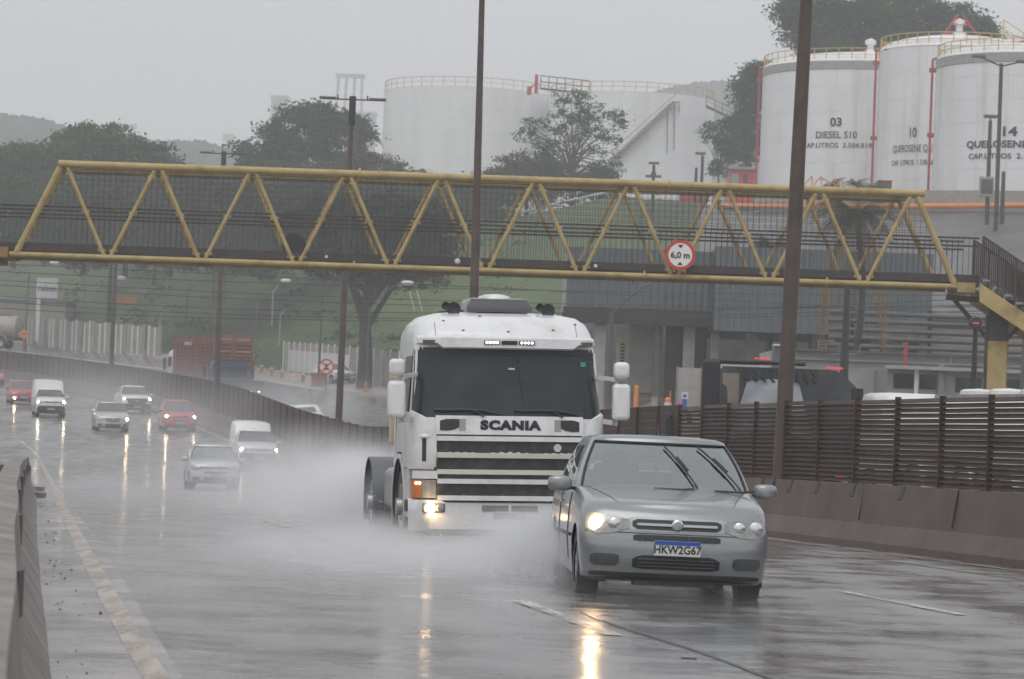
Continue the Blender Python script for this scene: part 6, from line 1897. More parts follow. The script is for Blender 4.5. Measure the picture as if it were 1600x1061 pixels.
    for x, w, mm in ((-.98, .20, 'grey_pole'), (-.22, .20, 'led'), (.0, .20, 'black'), (.22, .20, 'ledr2'), (.98, .20, 'grey_pole')):
        y = fy(x, 2.6) - .16 + .05 * (x / 1.13) ** 2 - .006
        mb = MB(); mb.box((x, y, 2.585), (w, .02, .05)); lo = mb.build('marker_lamp', M['black'] if mm != 'grey_pole' else M['grey_pole'], vis, bevel=.006)
        if mm.startswith('led'):
            for k in range(4):
                mb = MB(); mb.lathe([(0, -.012), (.016, -.010), (.018, 0)], 12, Matrix.Translation((x - .066 + .044 * k, y - .01, 2.585)), axis='y'); mb.build('marker_bulb', M['led'] if mm == 'led' else M['ledp'], lo)
    # roof spoiler seam, hatch, horns
    mb = MB()
    hy = 1.02
    mb.grid([[(x * f, y_, z) for x in (-.42, -.40, -.34, -.2, 0, .2, .34, .40, .42)] for f, y_, z in ((1.0, hy - .02, 3.0), (1.0, hy, 3.06), (.86, hy + .08, 3.17), (.80, hy + .2, 3.19))])
    mb.grid([[(x * .8, hy + .2, 3.19) for x in (-.42, -.2, 0, .2, .42)], [(x * .8, hy + .7, 3.17) for x in (-.42, -.2, 0, .2, .42)]])
    mb.build('roof_hatch_front', mat('smoked_hatch', (.03, .032, .035), .25, var=.1, coat=.4), t, smooth=True)
    mb = MB(); mb.b2((-.40, hy + .14, 2.98), (.40, hy + .75, 3.185)); mb.build('roof_hatch', mat('grey_hatch', (.35, .35, .36), .4), t, bevel=.05, smooth=True)
    mb = MB(); mb.lathe([(.22, 0), (.2, .035), (.12, .06), (0, .07)], 20, Matrix.Translation((-.02, hy + .35, 3.18))); mb.build('hatch_dome', WP, t, smooth=True)
    for x in (-.60, .62):
        y = 1.0
        mb = MB(); mb.lathe([(.02, .35), (.03, .2), (.04, .1), (.085, -.02), (.09, -.05), (.0, -.02)], 16, Matrix.Translation((x, y, 3.03)), axis='y')
        mb.lathe([(.015, .3), (.025, .1), (.05, 0), (.055, -.03), (0, -.01)], 14, Matrix.Translation((x - .09, y + .06, 3.07)), axis='y')
        for q in (-.04, .03): mb.bar((x + q, y + .05, 2.9), (x + q, y + .05, 3.02), .018, .018, (0, 1, 0))
        mb.build('air_horn', M['black'], t, smooth=True)
    for x, z in ((-.78, 2.86), (-.55, 2.74), (.02, 2.73), (.60, 2.76), (.90, 2.84), (-.3, 2.93)):
        y = fy(x, z); mb = MB(); mb.box((x, y - .004, z), (.035, .01, .022)); mb.build('rivet_plate', M['grey_pole'], t)
    for s in (-1, 1):
        mb = MB(); pts = [Vector((s * .90, fy(s * .90, z) - .003, z)) for z in (2.68, 2.72, 2.76, 2.80, 2.84)]
        mb.path(pts, .006, 4); mb.build('roof_seam', M['rim_grey'], t)
    mb = MB(); mb.path([Vector((-.95, 1.45, 2.93)), Vector((-.7, 1.5, 3.01)), Vector((-.3, 1.5, 3.04))], .015, 5); mb.build('roof_rail', M['black'], t)
    # name panel, grille and slats
    band('name_panel', [-.93, .93], [1.665, 1.665], [1.43, 1.43], WP, .035, thick=.06)
    fn = lambda w: Vector((w.x, fy(w.x, 1.56) - .043 + w.y, 1.545 + w.z))
    text('SCANIA', .15, M['ink'], t, None, fn=fn, bold=.0105, sx=1.28, space=1.14, extrude=.004)
    for s in (-1, 1):
        xs = sorted([s * .64, s * .70, s * .80, s * .88])
        tp = [1.62, 1.622, 1.622, 1.60] if s > 0 else [1.60, 1.622, 1.622, 1.62]
        bt = [1.52, 1.49, 1.475, 1.48] if s > 0 else [1.48, 1.475, 1.49, 1.52]
        band('air_inlet', xs, tp, bt, M['black'], .042, nx=10)
        xs2 = sorted([s * .56, s * .645]); band('inlet_scoop', xs2, [1.625, 1.625], [1.475, 1.475], M['rim_grey'], .038, nx=4)
    band('grille_recess', [-.915, .915], [1.44, 1.44], [.63, .63], GRB, .004, thick=.06)
    zs = [1.385, 1.165, .945, .83, .625]
    for k, z in enumerate((1.38, 1.17, .965, .848, .64)):
        band('grille_slat', [-.915 + .004 * k, .915 - .004 * k], [z + .030] * 2, [z - .030] * 2, WP if k != 1 and k != 2 else mat('slat_cream_%d' % k, (.62, .62, .54), .35, var=.05), .045 + .005 * (k > 2), thick=.05)
    y = fy(.60, 1.27) - .02
    mb = MB(); mb.lathe([(0, -.01), (.05, -.01), (.055, .01)], 20, Matrix.Translation((.60, y, 1.275)), axis='y'); mb.build('round_emblem', M['chrome'], t, smooth=True)
    # corner panels with air slots
    for s in (-1, 1):
        rws = []
        for i in range(12):
            u = i / 11; x = s * (.94 + .275 * u); c = max(0, (u - .25) / .75); y = fy(s * min(1.19, abs(x)), 1.3) if u < .7 else None
            yb = .11 + .22 * (1 - math.sqrt(max(0, 1 - c * c)))
            ztop = 1.60 + .10 * u
            rws.append([(x, yb - .03, .99), (x, yb - .05, 1.02), (x, yb - .045, 1.3), (x, yb - .03, 1.5), (x, yb + .0, ztop), (x, yb + .06, ztop + .03)])
        rws.append([(s * 1.235, .33 + .0, z) for z in (.99, 1.02, 1.3, 1.5, 1.66, 1.70)])
        rws.append([(s * 1.235, .62, z) for z in (1.02, 1.05, 1.3, 1.5, 1.66, 1.72)])
        cp = MB().grid(rws).build('corner_panel', WP, t, smooth=True, angle=45)
        xx = s * 1.10
        rws = []
        for i in range(5):
            x = s * (1.045 + .05 * i / 4); c = max(0, ((abs(x) - .94) / .275 - .25) / .75); yb = .11 + .22 * (1 - math.sqrt(max(0, 1 - c * c)))
            rws.append([(x, yb - .054, z) for z in (1.09, 1.2, 1.3, 1.38)])
        MB().grid(rws).build('air_slot', M['black'], cp)
        rws = []
        for i in range(8):
            x = s * (.96 + .15 * i / 7); c = max(0, ((abs(x) - .94) / .275 - .25) / .75); yb = .11 + .22 * (1 - math.sqrt(max(0, 1 - c * c)))
            rws.append([(x + s * .03, yb - .056 - .015 * math.sin(math.pi * i / 7), 1.40), (x + s * .03, yb - .054, 1.43)])
        MB().grid(rws).build('slot_rim', WP, cp, smooth=True)
        # step panel, headlamp unit
        def cyl(x0, x1, z0, z1, off, m, nm, parent=t, nseg=10, par=True):
            rws = []
            for i in range(nseg + 1):
                x = s * (x0 + (x1 - x0) * i / nseg); c = max(0, ((abs(x) - .90) / .315 - .25) / .75); yb = .07 + .26 * (1 - math.sqrt(max(0, 1 - min(1, c) ** 2)))
                rws.append([(x, yb + .3, z0), (x, yb - off, z0), (x, yb - off, z1), (x, yb + .3, z1)])
            return MB().grid(rws).build(nm, m, parent, smooth=True, angle=35)
        cyl(.90, 1.20, .875, .975, .02, WP, 'step_panel')
        hl = cyl(.91, 1.09, .635, .862, -.01, mat('headlamp_lens', (.36, .34, .30), .15, .2, var=.2, scale=20, coat=.6), 'headlight')
        am = cyl(1.095, 1.195, .635, .862, -.005, M['amber'], 'indicator')
        if s < 0:
            for q in (1.115, 1.155):
                mb = MB(); mb.lathe([(0, -.02), (.016, -.016), (.018, 0)], 10, Matrix.Translation((s * q, .115 + (q - 1.1) * .6, .82)), axis='y'); mb.build('indicator_bulb', M['led'], am)
        # pillars beside the glass, mirrors and arms
        mb = MB(); pts = [Vector((s * (1.17 - .01), .30, 1.68)), Vector((s * 1.15, .36, 2.0)), Vector((s * 1.13, .45, 2.48))]; mb.path(pts, .018, 6); mb.build('pillar_trim', WP, t, smooth=True)
        mx = s * 1.42
        mb = MB(); mb.bar((s * 1.12, .40, 2.18), (mx - s * .06, .12, 2.14), .05, .05); mb.bar((s * 1.19, .30, 1.62), (mx - s * .08, .14, 1.60), .06, .06); mb.bar((mx - s * .05, .16, 1.56), (mx - s * .05, .16, 2.2), .04, .04, (0, 1, 0)); mb.build('mirror_arm', WP2, t)
        mb = MB(); mb.box((mx, .10, 1.86), (.225, .15, .46)); mo = mb.build('main_mirror', WP, t, bevel=.055, smooth=True, seg=4)
        mb = MB(); mb.box((mx, .185, 1.86), (.19, .01, .40)); mb.build('mirror_glass', M['chrome'], mo)
        mb = MB(); mb.box((mx + s * .0, .09, 2.255), (.20, .15, .215)); mo = mb.build('upper_mirror', WP, t, bevel=.06, smooth=True, seg=4)
        mb = MB(); mb.box((mx, .172, 2.25), (.16, .01, .15)); mb.build('mirror_glass', M['chrome'], mo)
    # bumper
    rws = []
    for i in range(41):
        u = -1 + 2 * i / 40; x = 1.225 * u; a = abs(u); c = max(0, (a - .80) / .20)
        y = .02 + .07 * a * a + .30 * (1 - math.sqrt(max(0, 1 - c * c)))
        top = .60 if a < .70 else .625
        bot = .20 - .02 * math.cos(u * 9) * 0 + (.0 if a < .85 else .02)
        rws.append([(x, y + .35, bot), (x, y + .05, bot), (x, y, bot + .05), (x, y - .01, .46), (x, y, top - .02), (x, y + .06, top), (x, y + .35, top)])
    for s in (-1, 1): pass
    bp = MB().grid(rws).build('bumper', WP, t, smooth=True, angle=40)
    def by(x):
        a = abs(x) / 1.225; c = max(0, (a - .8) / .2); return .02 + .07 * a * a + .30 * (1 - math.sqrt(max(0, 1 - c * c)))
    for x0, x1 in ((-.34, -.01), (.03, .36)):
        mb = MB(); mb.b2((x0, by(0) - .018, .48), (x1, by(0) + .03, .55)); mb.build('bumper_slot', mat('slot_grey', (.22, .21, .20), .6), bp)
    mb = MB(); mb.b2((-.2, by(0) - .022, .395), (.2, by(0), .46)); mb.build('number_plate', mat('plate_bluish', (.42, .44, .52), .5), bp)
    for s in (-1, 1):
        x = s * .88; y = by(x)
        mb = MB(); mb.b2((s * .80, y - .026, .455), (s * 1.08, y + .05, .57)); fo = mb.build('fog_lamp_housing', mat('fog_box', (.20, .17, .14), .5), bp, bevel=.015)
        mb = MB(); mb.lathe([(0, -.05), (.03, -.048), (.052, -.03), (.06, 0)], 20, Matrix.Translation((s * .99, by(.99) - .03, .513)), axis='y'); mb.build('fog_lamp', M['head'] if s < 0 else M['lens'], fo, smooth=True)
        mb = MB(); mb.lathe([(0, -.04), (.04, -.035), (.05, 0)], 20, Matrix.Translation((s * .86, by(.86) - .015, .513)), axis='y'); mb.build('fog_lens', M['lens'], fo, smooth=True)
    mb = MB(); mb.b2((-1.0, .10, .165), (1.0, .5, .20)); mb.bar((-.78, .1, .20), (-.78, .02, .10), .03, .03, (0, 1, 0)); mb.build('bumper_skirt', M['dark'], bp)
    # wipers
    for x0 in (-.95, .05):
        mb = MB(); pts = [Vector((x0 + .85 * u, fy(x0 + .85 * u, 1.70) - .03, 1.76 - .07 * u - .02 * math.cos(u * 5))) for u in np.linspace(0, 1, 8)]
        mb.path(pts, .014, 5); mb.bar(pts[4], (x0 + .62, fy(x0 + .62, 1.66) - .05, 1.66), .025, .025); mb.build('wiper', M['black'], t)
    # door lines, handle, exhaust-side inlet, rear wall
    for s in (-1, 1):
        X = s * hw
        for yy in (.62, 1.75): mb = MB(); mb.path([Vector((X + s * .004 if z < 1.7 else X * (1 - (z - 1.7) * .075) + s * .004, yy, z)) for z in np.linspace(1.2, 2.55, 8)], .006, 4); mb.build('door_seam', M['black'], t)
        mb = MB(); mb.lathe([(0, 0), (.085, 0), (.085, .01)], 20, Matrix.Translation((s * (hw + .003), .95, 1.42)) @ Matrix.Diagonal((1, 1, 1.35, 1)), axis='x'); mb.build('door_vent', M['black'], t)
        # front mudguard arch (cream rim) and running gear
        mb = MB(); mb.lathe([(.60, -.02), (.66, -.02), (.66, .03), (.60, .03)], 22, Matrix.Translation((s * (hw + .005), 1.37, .52)), axis='x', a0=R(-35), a1=R(215)); mb.build('mudguard_rim', WP2, t, smooth=True)
        mb = MB(); mb.lathe([(.645, 0), (.645, -s * .5)], 22, Matrix.Translation((s * (hw - .0), 1.37, .52)), axis='x', a0=R(-25), a1=R(205)); mb.build('wheel_housing', M['dark'], t)
        mb = MB(); mb.b2((s * 1.0, .42, .38), (s * 1.22, .72, 1.0)); st = mb.build('cab_step', WP2, t, bevel=.02)
        mb = MB(); mb.b2((s * 1.10, .44, .46), (s * 1.235, .68, .60)); mb.build('step_recess', M['dark'], st)
    mb = MB(); mb.b2((-1.1, 2.16, 1.0), (1.1, 2.22, 2.6)); mb.build('rear_wall', WP2, t)
    mb = MB(); mb.b2((-1.24, 2.3, 1.3), (-1.12, 2.42, 2.2)); mb.build('intake_stack', mat('cream_stack', (.50, .42, .30), .6), t, bevel=.02)
    def wheel(x, y, r=.50, w=.29, steer=0, dual=False, rimc='rim'):
        s = 1 if x > 0 else -1
        Mx = Matrix.Translation((x, y, r)) @ Matrix.Rotation(steer, 4, 'Z')
        mb = MB(); ww = w * (2.05 if dual else 1)
        xo = 0 if s < 0 else -ww
        mb.lathe([(r * .58, xo), (r * .92, xo), (r, xo + .03), (r, xo + ww / 2 - .01), (r * .985, xo + ww / 2), (r, xo + ww / 2 + .01), (r, xo + ww - .03), (r * .92, xo + ww), (r * .58, xo + ww)], 36, Mx, axis='x')
        w_ = mb.build('wheel', M['rubber'], t, smooth=True, angle=35)
        mb = MB(); q = -s
        mb.lathe([(0, q * -.06), (.11, q * -.06), (.12, q * .02), (.20, q * .06), (r * .50, q * .03), (r * .56, q * .0), (r * .60, q * .0)], 28, Mx, axis='x')
        for k in range(10):
            a = k * math.pi / 5; mb.box(tuple(Mx @ Vector((q * .02, .165 * math.cos(a), .165 * math.sin(a)))), (.05, .028, .028))
        mb.build('rim', M[rimc], w_, smooth=True, angle=35)
        return w_
    for s in (-1, 1): wheel(s * (hw - .02), 1.37, steer=R(-1) * s * 0)
    for s in (-1, 1): wheel(s * 1.22, 4.5, dual=True)
    for s in (-1, 1):
        mb = MB(); rr = .60; z0 = .52
        x0 = s * .66; x1 = s * 1.27
        for r_, q in ((rr, 0),):
            mb.lathe([(rr - .03, x0), (rr, x0), (rr, x1), (rr - .03, x1)], 20, Matrix.Translation((0, 4.5, z0)), axis='x', a0=R(-28), a1=R(208))
        mb.build('rear_mudguard', mat('grey_mudguard_%d' % s, (.11, .12, .13), .5, var=.1), t, smooth=True, angle=35)
        mb = MB(); mb.b2((s * .75, 2.5, .42), (s * 1.15, 3.7, .98)); mb.build('fuel_tank', M['steel'], t, bevel=.1, smooth=True, seg=4)
    mb = MB(); mb.b2((-.42, .5, .72), (-.34, 6.0, .95)); mb.b2((.34, .5, .72), (.42, 6.0, .95)); mb.build('chassis_rails', M['dark'], t)
    mb = MB(); mb.lathe([(0, 1.0), (.45, 1.0), (.45, 1.08), (0, 1.1)], 24, Matrix.Translation((0, 5.0, 0))); mb.build('coupling_plate', M['dark'], t)
    mb = MB(); mb.tube((-1.0, 1.37, .5), (1.0, 1.37, .5), .08, n=10); mb.tube((-1, 4.5, .5), (1, 4.5, .5), .1, n=10); mb.b2((-.6, .5, .35), (.6, 1.2, .8)); mb.build('axles', M['dark'], t)
    return t
M['ledp'] = emit('led_pink', (1, .75, .80), 1.6)
M['ledr2'] = M['black']
truck = make_tractor()
TX = P(795, 860, 39.6)
put(truck, TX.x, 39.9, yaw=R(8.8), roll=R(-1.6), dz=-.02)

# ------------------------------------------------------------------ heavy vehicles on the far carriageway and service road
def simple_wheels(t, xs, ys, r=.5, w=.28):
    for y in ys:
        for x in xs:
            s = 1 if x > 0 else -1
            mb = MB(); mb.lathe([(r * .6, -w / 2), (r * .93, -w / 2), (r, -w / 2 + .03), (r, w / 2 - .03), (r * .93, w / 2), (r * .6, w / 2)], 20, Matrix.Translation((x, y, r)), axis='x'); w_ = mb.build('wheel', M['rubber'], t, smooth=True)
            mb = MB(); mb.lathe([(0, s * .05), (.15, s * .05), (.18, s * .1), (r * .6, s * .12)], 16, Matrix.Translation((x, y, r)), axis='x'); mb.build('rim', M['rim'], w_, smooth=True)
def rear_lamps(t, xs, y, z, m='ledr', w=.16, h=.07):
    for x in xs:
        mb = MB(); mb.box((x, y, z), (w, .03, h)); mb.build('tail_lamp', M[m], t, bevel=.008)
# black tipper seen from behind
TARP = mat('silver_tarpaulin', (.27, .29, .31), .22, .2, var=.25, scale=1.5, bump=.8, bscale=2.5)
t = thing('tipper_truck', 'black tipper truck with a sagging silver tarpaulin and red roof lamps, beyond the slatted screen', 'tipper truck')
TW = 1.27
mb = MB(); mb.b2((-TW, .0, 1.0), (-TW + .08, 4.5, 2.85)); mb.b2((TW - .08, 0, 1.0), (TW, 4.5, 2.6)); mb.b2((-TW, 0, 1.0), (TW, 4.5, 1.15)); mb.build('tipper_body', M['dark'], t)
mb = MB(); prof = []
for i in range(21):
    u = -1 + 2 * i / 20; prof.append((u * TW * .99, 2.93 - .0 * u))
rws = []
for j in range(10):
    v = j / 9; rws.append([(x * (1 + .10 * v), -.04 - .10 * math.sin(math.pi * v) + .03 * math.sin(x * 7 + v * 5), z - max(0, x - .85) ** 1.2 * .9 * (1 - v) - v * 1.75) for x, z in prof])
MB().grid(rws).build('tailgate_cover', mat('black_tarpaulin', (.035, .038, .042), .35, var=.3, bump=.6, bscale=3), t, smooth=True)
rws = []
for j in range(9):
    v = j / 8; hwv = (.38 + .26 * v) * TW
    rws.append([(-.30 + u * hwv - .15 * v * 0, -.17 - .03 * math.sin(u * 5 + v * 4) - .08 * math.sin(math.pi * v), 2.72 - .06 * abs(u) - v * (.95 + .25 * u * u)) for u in np.linspace(-1, 1, 15)])
MB().grid(rws).build('silver_tarpaulin', TARP, t, smooth=True)
mb = MB()
for k in range(9):
    x = -.85 + k * .155
    mb.path([Vector((x, -.22, 2.90)), Vector((x + .09, -.23, 2.80)), Vector((x + .02, -.24, 2.72)), Vector((x + .11, -.22, 2.66))], .018, 5)
mb.bar((-1.0, -.2, 2.89), (.55, -.2, 2.89), .03, .03)
mb.build('lacing', M['black'], t)
mb = MB(); mb.b2((-TW - .36, -.15, .4), (-TW - .02, .2, 3.02)); mb.b2((-TW - .30, -.1, 2.98), (.3, .1, 3.06)); mb.build('frame_post', M['black'], t, bevel=.03)
mb = MB(); mb.b2((-TW + .02, -.12, 2.1), (-TW + .34, -.06, 2.80)); mb.build('brown_board', mat('brown_board', (.22, .18, .15), .7), t)
rear_lamps(t, [-.62, -.52, -.42], -.14, 3.09, 'ledr', .07, .035); rear_lamps(t, [.72, .80, .88, .96], -.14, 2.96, 'ledr', .06, .04); rear_lamps(t, [-1.0, 1.0], -.1, .95)
mb = MB(); mb.path([Vector((-TW - .95, -.1, 1.9)), Vector((-TW - .85, -.1, 2.05)), Vector((-TW - .6, -.1, 2.05)), Vector((-TW - .55, -.1, 1.8))], .05, 6); mb.bar((-TW - .9, -.1, 1.2), (-TW - .9, -.1, 1.9), .2, .1, (0, 1, 0)); mb.build('side_bracket', M['black'], t)
mb = MB(); mb.b2((TW - .1, -.1, .5), (TW + .12, .2, 2.6)); mb.build('mud_flap_frame', M['black'], t)
simple_wheels(t, (-.95, .95), (1.0, 2.3, 6.0)); mb = MB(); mb.b2((-.4, .2, .6), (.4, 7.5, 1.0)); mb.build('chassis_rails', M['dark'], t)
mb = MB(); mb.b2((-1.2, 6.7, .7), (1.2, 8.6, 1.9)); mb.build('cab', M['dark'], t, bevel=.12)
BT = P(1231, 640, 60.0); a0 = road_dir(60, OB)
t.location = (BT.x, 60, opp_z(BT.x, 60) - .02); t.rotation_euler = (0, 0, R(-3))
# white tanker lorry next to it
t = thing('tanker_truck', 'white road tanker with domed fittings half hidden by the slatted screen', 'tanker truck')
WT = mat('tanker_white', (.68, .68, .65), .35, var=.08, coat=.3, dirt=(.40, .38, .34), damt=.4)
MB().lathe([(0, 0), (.6, .04), (.95, .18), (1.02, .4), (1.02, 8.2), (.95, 8.45), (0, 8.6)], 32, Matrix.Translation((0, 0, 1.62)) @ Matrix.Diagonal((1.10, 1, .62, 1)), axis='y').build('tank_barrel', WT, t, smooth=True)
mb = MB(); mb.b2((-.5, .6, 2.2), (.5, 7.8, 2.28)); mb.build('walkway', M['steel'], t)
for y in (1.4, 3.2, 5.0, 6.8): MB().lathe([(.32, 2.2), (.32, 2.35), (.25, 2.38), (0, 2.4)], 18, Matrix.Translation((0, y, 0))).build('manhole_dome', WT, t, smooth=True)
for y in (1.0, 2.2, 3.4, 6.4): MB().lathe([(.60, -.22), (.64, -.22), (.64, .22), (.60, .22)], 20, Matrix.Translation((-1.0, y, .55)), axis='x', a0=R(-10), a1=R(190)).build('mudguard', WT, t, smooth=True)
mb = MB(); mb.b2((-1.15, .2, .9), (1.15, 8.4, 1.15)); mb.b2((-1.2, -.1, 1.0), (1.2, .05, 1.5)); mb.build('subframe', WT, t)
mb = MB(); mb.b2((-1.1, 9.0, .5), (1.1, 10.8, 2.3)); mb.build('cab', WT, t, bevel=.15, smooth=True)
for x in (-.35, .0, .35): MB().box((x, .02, 2.05), (.1, .06, .05)).build('marker_lamp', M['red'], t)
rear_lamps(t, [-1.0, 1.0], -.12, 1.25, 'ledr', .2, .1)
simple_wheels(t, (-1.0, 1.0), (1.0, 2.2, 3.4, 7.6, 9.8)); t.location = (8.9, 48, opp_z(8.9, 48)); t.rotation_euler = (0, 0, R(7.5))
# blue flatbed
BLU = mat('dull_blue_paint', (.045, .095, .165), .5, .1, var=.2, dirt=(.05, .05, .05), damt=.5)
t = thing('flatbed_truck', 'blue flatbed truck driving away in front of the red slatted truck', 'flatbed truck')
MB().b2((-1.25, 0, .95), (1.25, 6.2, 1.25)).build('load_bed', mat('bed_dark_blue', (.03, .04, .055), .5), t)
mb = MB(); mb.b2((-1.25, -.02, .9), (1.25, .08, 1.55)); mb.build('tail_board', mat('bed_dark_blue2', (.035, .045, .06), .5), t)
rws = []
for y, k in ((6.3, .96), (6.35, 1.0), (7.9, 1.0), (8.3, .9)):
    rws.append([(-1.12 * k, y, 1.1), (-1.14 * k, y, 1.9), (-1.0 * k, y, 2.45), (-.8 * k, y, 2.62), (.8 * k, y, 2.62), (1.0 * k, y, 2.45), (1.14 * k, y, 1.9), (1.12 * k, y, 1.1)])
mb = MB().grid(rws); mb.add(rws[0], [tuple(range(8))]); mb.add(rws[-1], [tuple(range(8))]); mb.build('cab', BLU, t, smooth=True, angle=30)
MB().b2((-.88, 6.24, 1.75), (.88, 6.29, 2.3)).build('rear_window', M['darkglass'], t)
MB().b2((-1.2, 6.1, 1.25), (1.2, 6.2, 1.6)).build('head_board', BLU, t)
for x in (-1.2, 1.2): MB().b2((x - .03, 6.1, 1.2), (x + .03, 6.16, 2.65)).build('rack_post', M['dark'], t)
MB().b2((-1.2, 6.1, 2.62), (1.2, 6.16, 2.7)).build('rack_bar', M['dark'], t)
rear_lamps(t, [.15, .55, .98], -.03, .98, 'led', .12, .05); rear_lamps(t, [-.95], -.03, .85, 'led', .1, .12)
MB().b2((-.6, -.06, .62), (.3, -.03, .72)).build('rear_under_bar', M['plate'], t)
simple_wheels(t, (-.95, .95), (1.2, 2.5, 7.2)); MB().b2((-.4, .2, .6), (.4, 8, .95)).build('chassis_rails', M['dark'], t)
for s in (-1, 1): MB().b2((s * 1.22, 7.6, 1.7), (s * 1.42, 7.7, 2.25)).build('wing_mirror', M['dark'], t, bevel=.03)
BX_ = P(376, 600, 188); t.location = (BX_.x, 188, opp_z(BX_.x, 188)); t.rotation_euler = (0, 0, R(10)); t.scale = (1.12, 1.12, 1.12)
# red slatted cattle truck
REDS = mat('faded_red_slats', (.22, .075, .055), .6, var=.25, dirt=(.22, .14, .10), damt=.6)
t = thing('cattle_truck', 'long faded-red slatted cattle truck with a white cab on the far carriageway', 'cattle truck')
BLn = 10.5
for s in (-1, 1):
    for k in range(11):
        z = 1.25 + k * .235; mb = MB(); mb.b2((s * 1.25 - .03, 0, z), (s * 1.25 + .03, BLn, z + .15)); mb.build('side_board', REDS, t)
    for k in range(12):
        y = k * BLn / 11; mb = MB(); mb.b2((s * 1.29 - .04, y - .05, 1.15), (s * 1.29 + .04, y + .05, 3.95)); mb.build('side_post', REDS, t)
for k in range(10):
    z = 1.3 + k * .26; mb = MB(); mb.b2((-1.22, -.03, z), (1.22, .03, z + .13)); mb.build('end_board', mat('end_board_%d' % k, (.25, .08, .055) if k % 3 else (.33, .22, .13), .6, var=.2), t)
for x in (-1.22, -.1, .1, 1.22): MB().b2((x - .06, -.09, 1.1), (x + .06, -.03, 4.0)).build('end_post', REDS, t)
MB().b2((-1.3, -.05, 3.86), (1.3, .06, 4.0)).build('top_rail', REDS, t)
MB().b2((-1.25, 0, 1.05), (1.25, BLn, 1.2)).build('floor_deck', M['dark'], t)
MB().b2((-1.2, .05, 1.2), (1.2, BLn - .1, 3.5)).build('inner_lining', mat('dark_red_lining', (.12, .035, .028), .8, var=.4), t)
text('BOI VIVO . LIT', .32, M['plate'], t, Matrix.Translation((-1.34, BLn * .62, 3.42)) @ Matrix.Rotation(R(-90), 4, 'Z'))
rws = []
for y, k in ((BLn + .3, 1.0), (BLn + 1.9, 1.0), (BLn + 2.3, .93)):
    rws.append([(-1.2 * k, y, .8), (-1.22 * k, y, 2.0), (-1.15 * k, y, 2.9), (-.9 * k, y, 3.1), (.9 * k, y, 3.1), (1.15 * k, y, 2.9), (1.22 * k, y, 2.0), (1.2 * k, y, .8)])
mb = MB().grid(rws); mb.add(rws[0], [tuple(range(8))]); mb.add(rws[-1], [tuple(range(8))]); cbx = mb.build('cab', M['white'], t, smooth=True, angle=30)
for s in (-1, 1):
    MB().b2((s * 1.215, BLn + .9, 1.9), (s * 1.235, BLn + 1.8, 2.6)).build('side_window', M['darkglass'], t)
    MB().b2((s * 1.3, BLn + 2.0, 1.7), (s * 1.5, BLn + 2.15, 2.5)).build('wing_mirror', M['dark'], t, bevel=.03)
MB().b2((-1.2, BLn + 2.1, .5), (1.2, BLn + 2.5, 1.1)).build('bumper', M['white'], t, bevel=.08)
simple_wheels(t, (-.98, .98), (1.4, 2.7, 8.2, BLn + 1.2)); rear_lamps(t, [-1.1, 1.1], -.05, 1.0)
CT = P(362, 600, 207); t.location = (CT.x, 207, opp_z(CT.x, 207)); t.rotation_euler = (0, 0, R(20))
# tank lorry at the far left on the service road
t = thing('tanker_truck', 'dirty beige tank lorry on the service road, cut off by the frame edge', 'tanker truck')
MB().lathe([(0, 0), (.7, .05), (1.05, .25), (1.1, .5), (1.1, 6), (1.0, 6.2), (0, 6.4)], 28, Matrix.Translation((0, 0, 2.0)), axis='y').build('tank_barrel', mat('dirty_beige_tank', (.40, .36, .31), .5, var=.1, dirt=(.18, .13, .11), damt=.6), t, smooth=True)
MB().b2((-1.1, .2, .8), (1.1, 7.5, 1.1)).build('subframe', M['dark'], t); MB().b2((-.3, 1, 2.95), (.3, 5, 3.15)).build('walkway', M['dark'], t)
MB().lathe([(.62, -.2), (.68, -.2), (.68, .2), (.62, .2)], 20, Matrix.Translation((-1.0, 1.6, .6)), axis='x', a0=0, a1=math.pi).build('mudguard', M['rim_grey'], t, smooth=True)
MB().b2((-1.2, 7.4, .7), (1.2, 9.4, 2.9)).build('cab', M['rim_grey'], t, bevel=.12)
simple_wheels(t, (-.95, .95), (1.6, 2.9, 8.2)); q = P(32, 546, 296); t.location = q; t.rotation_euler = (0, 0, R(78))
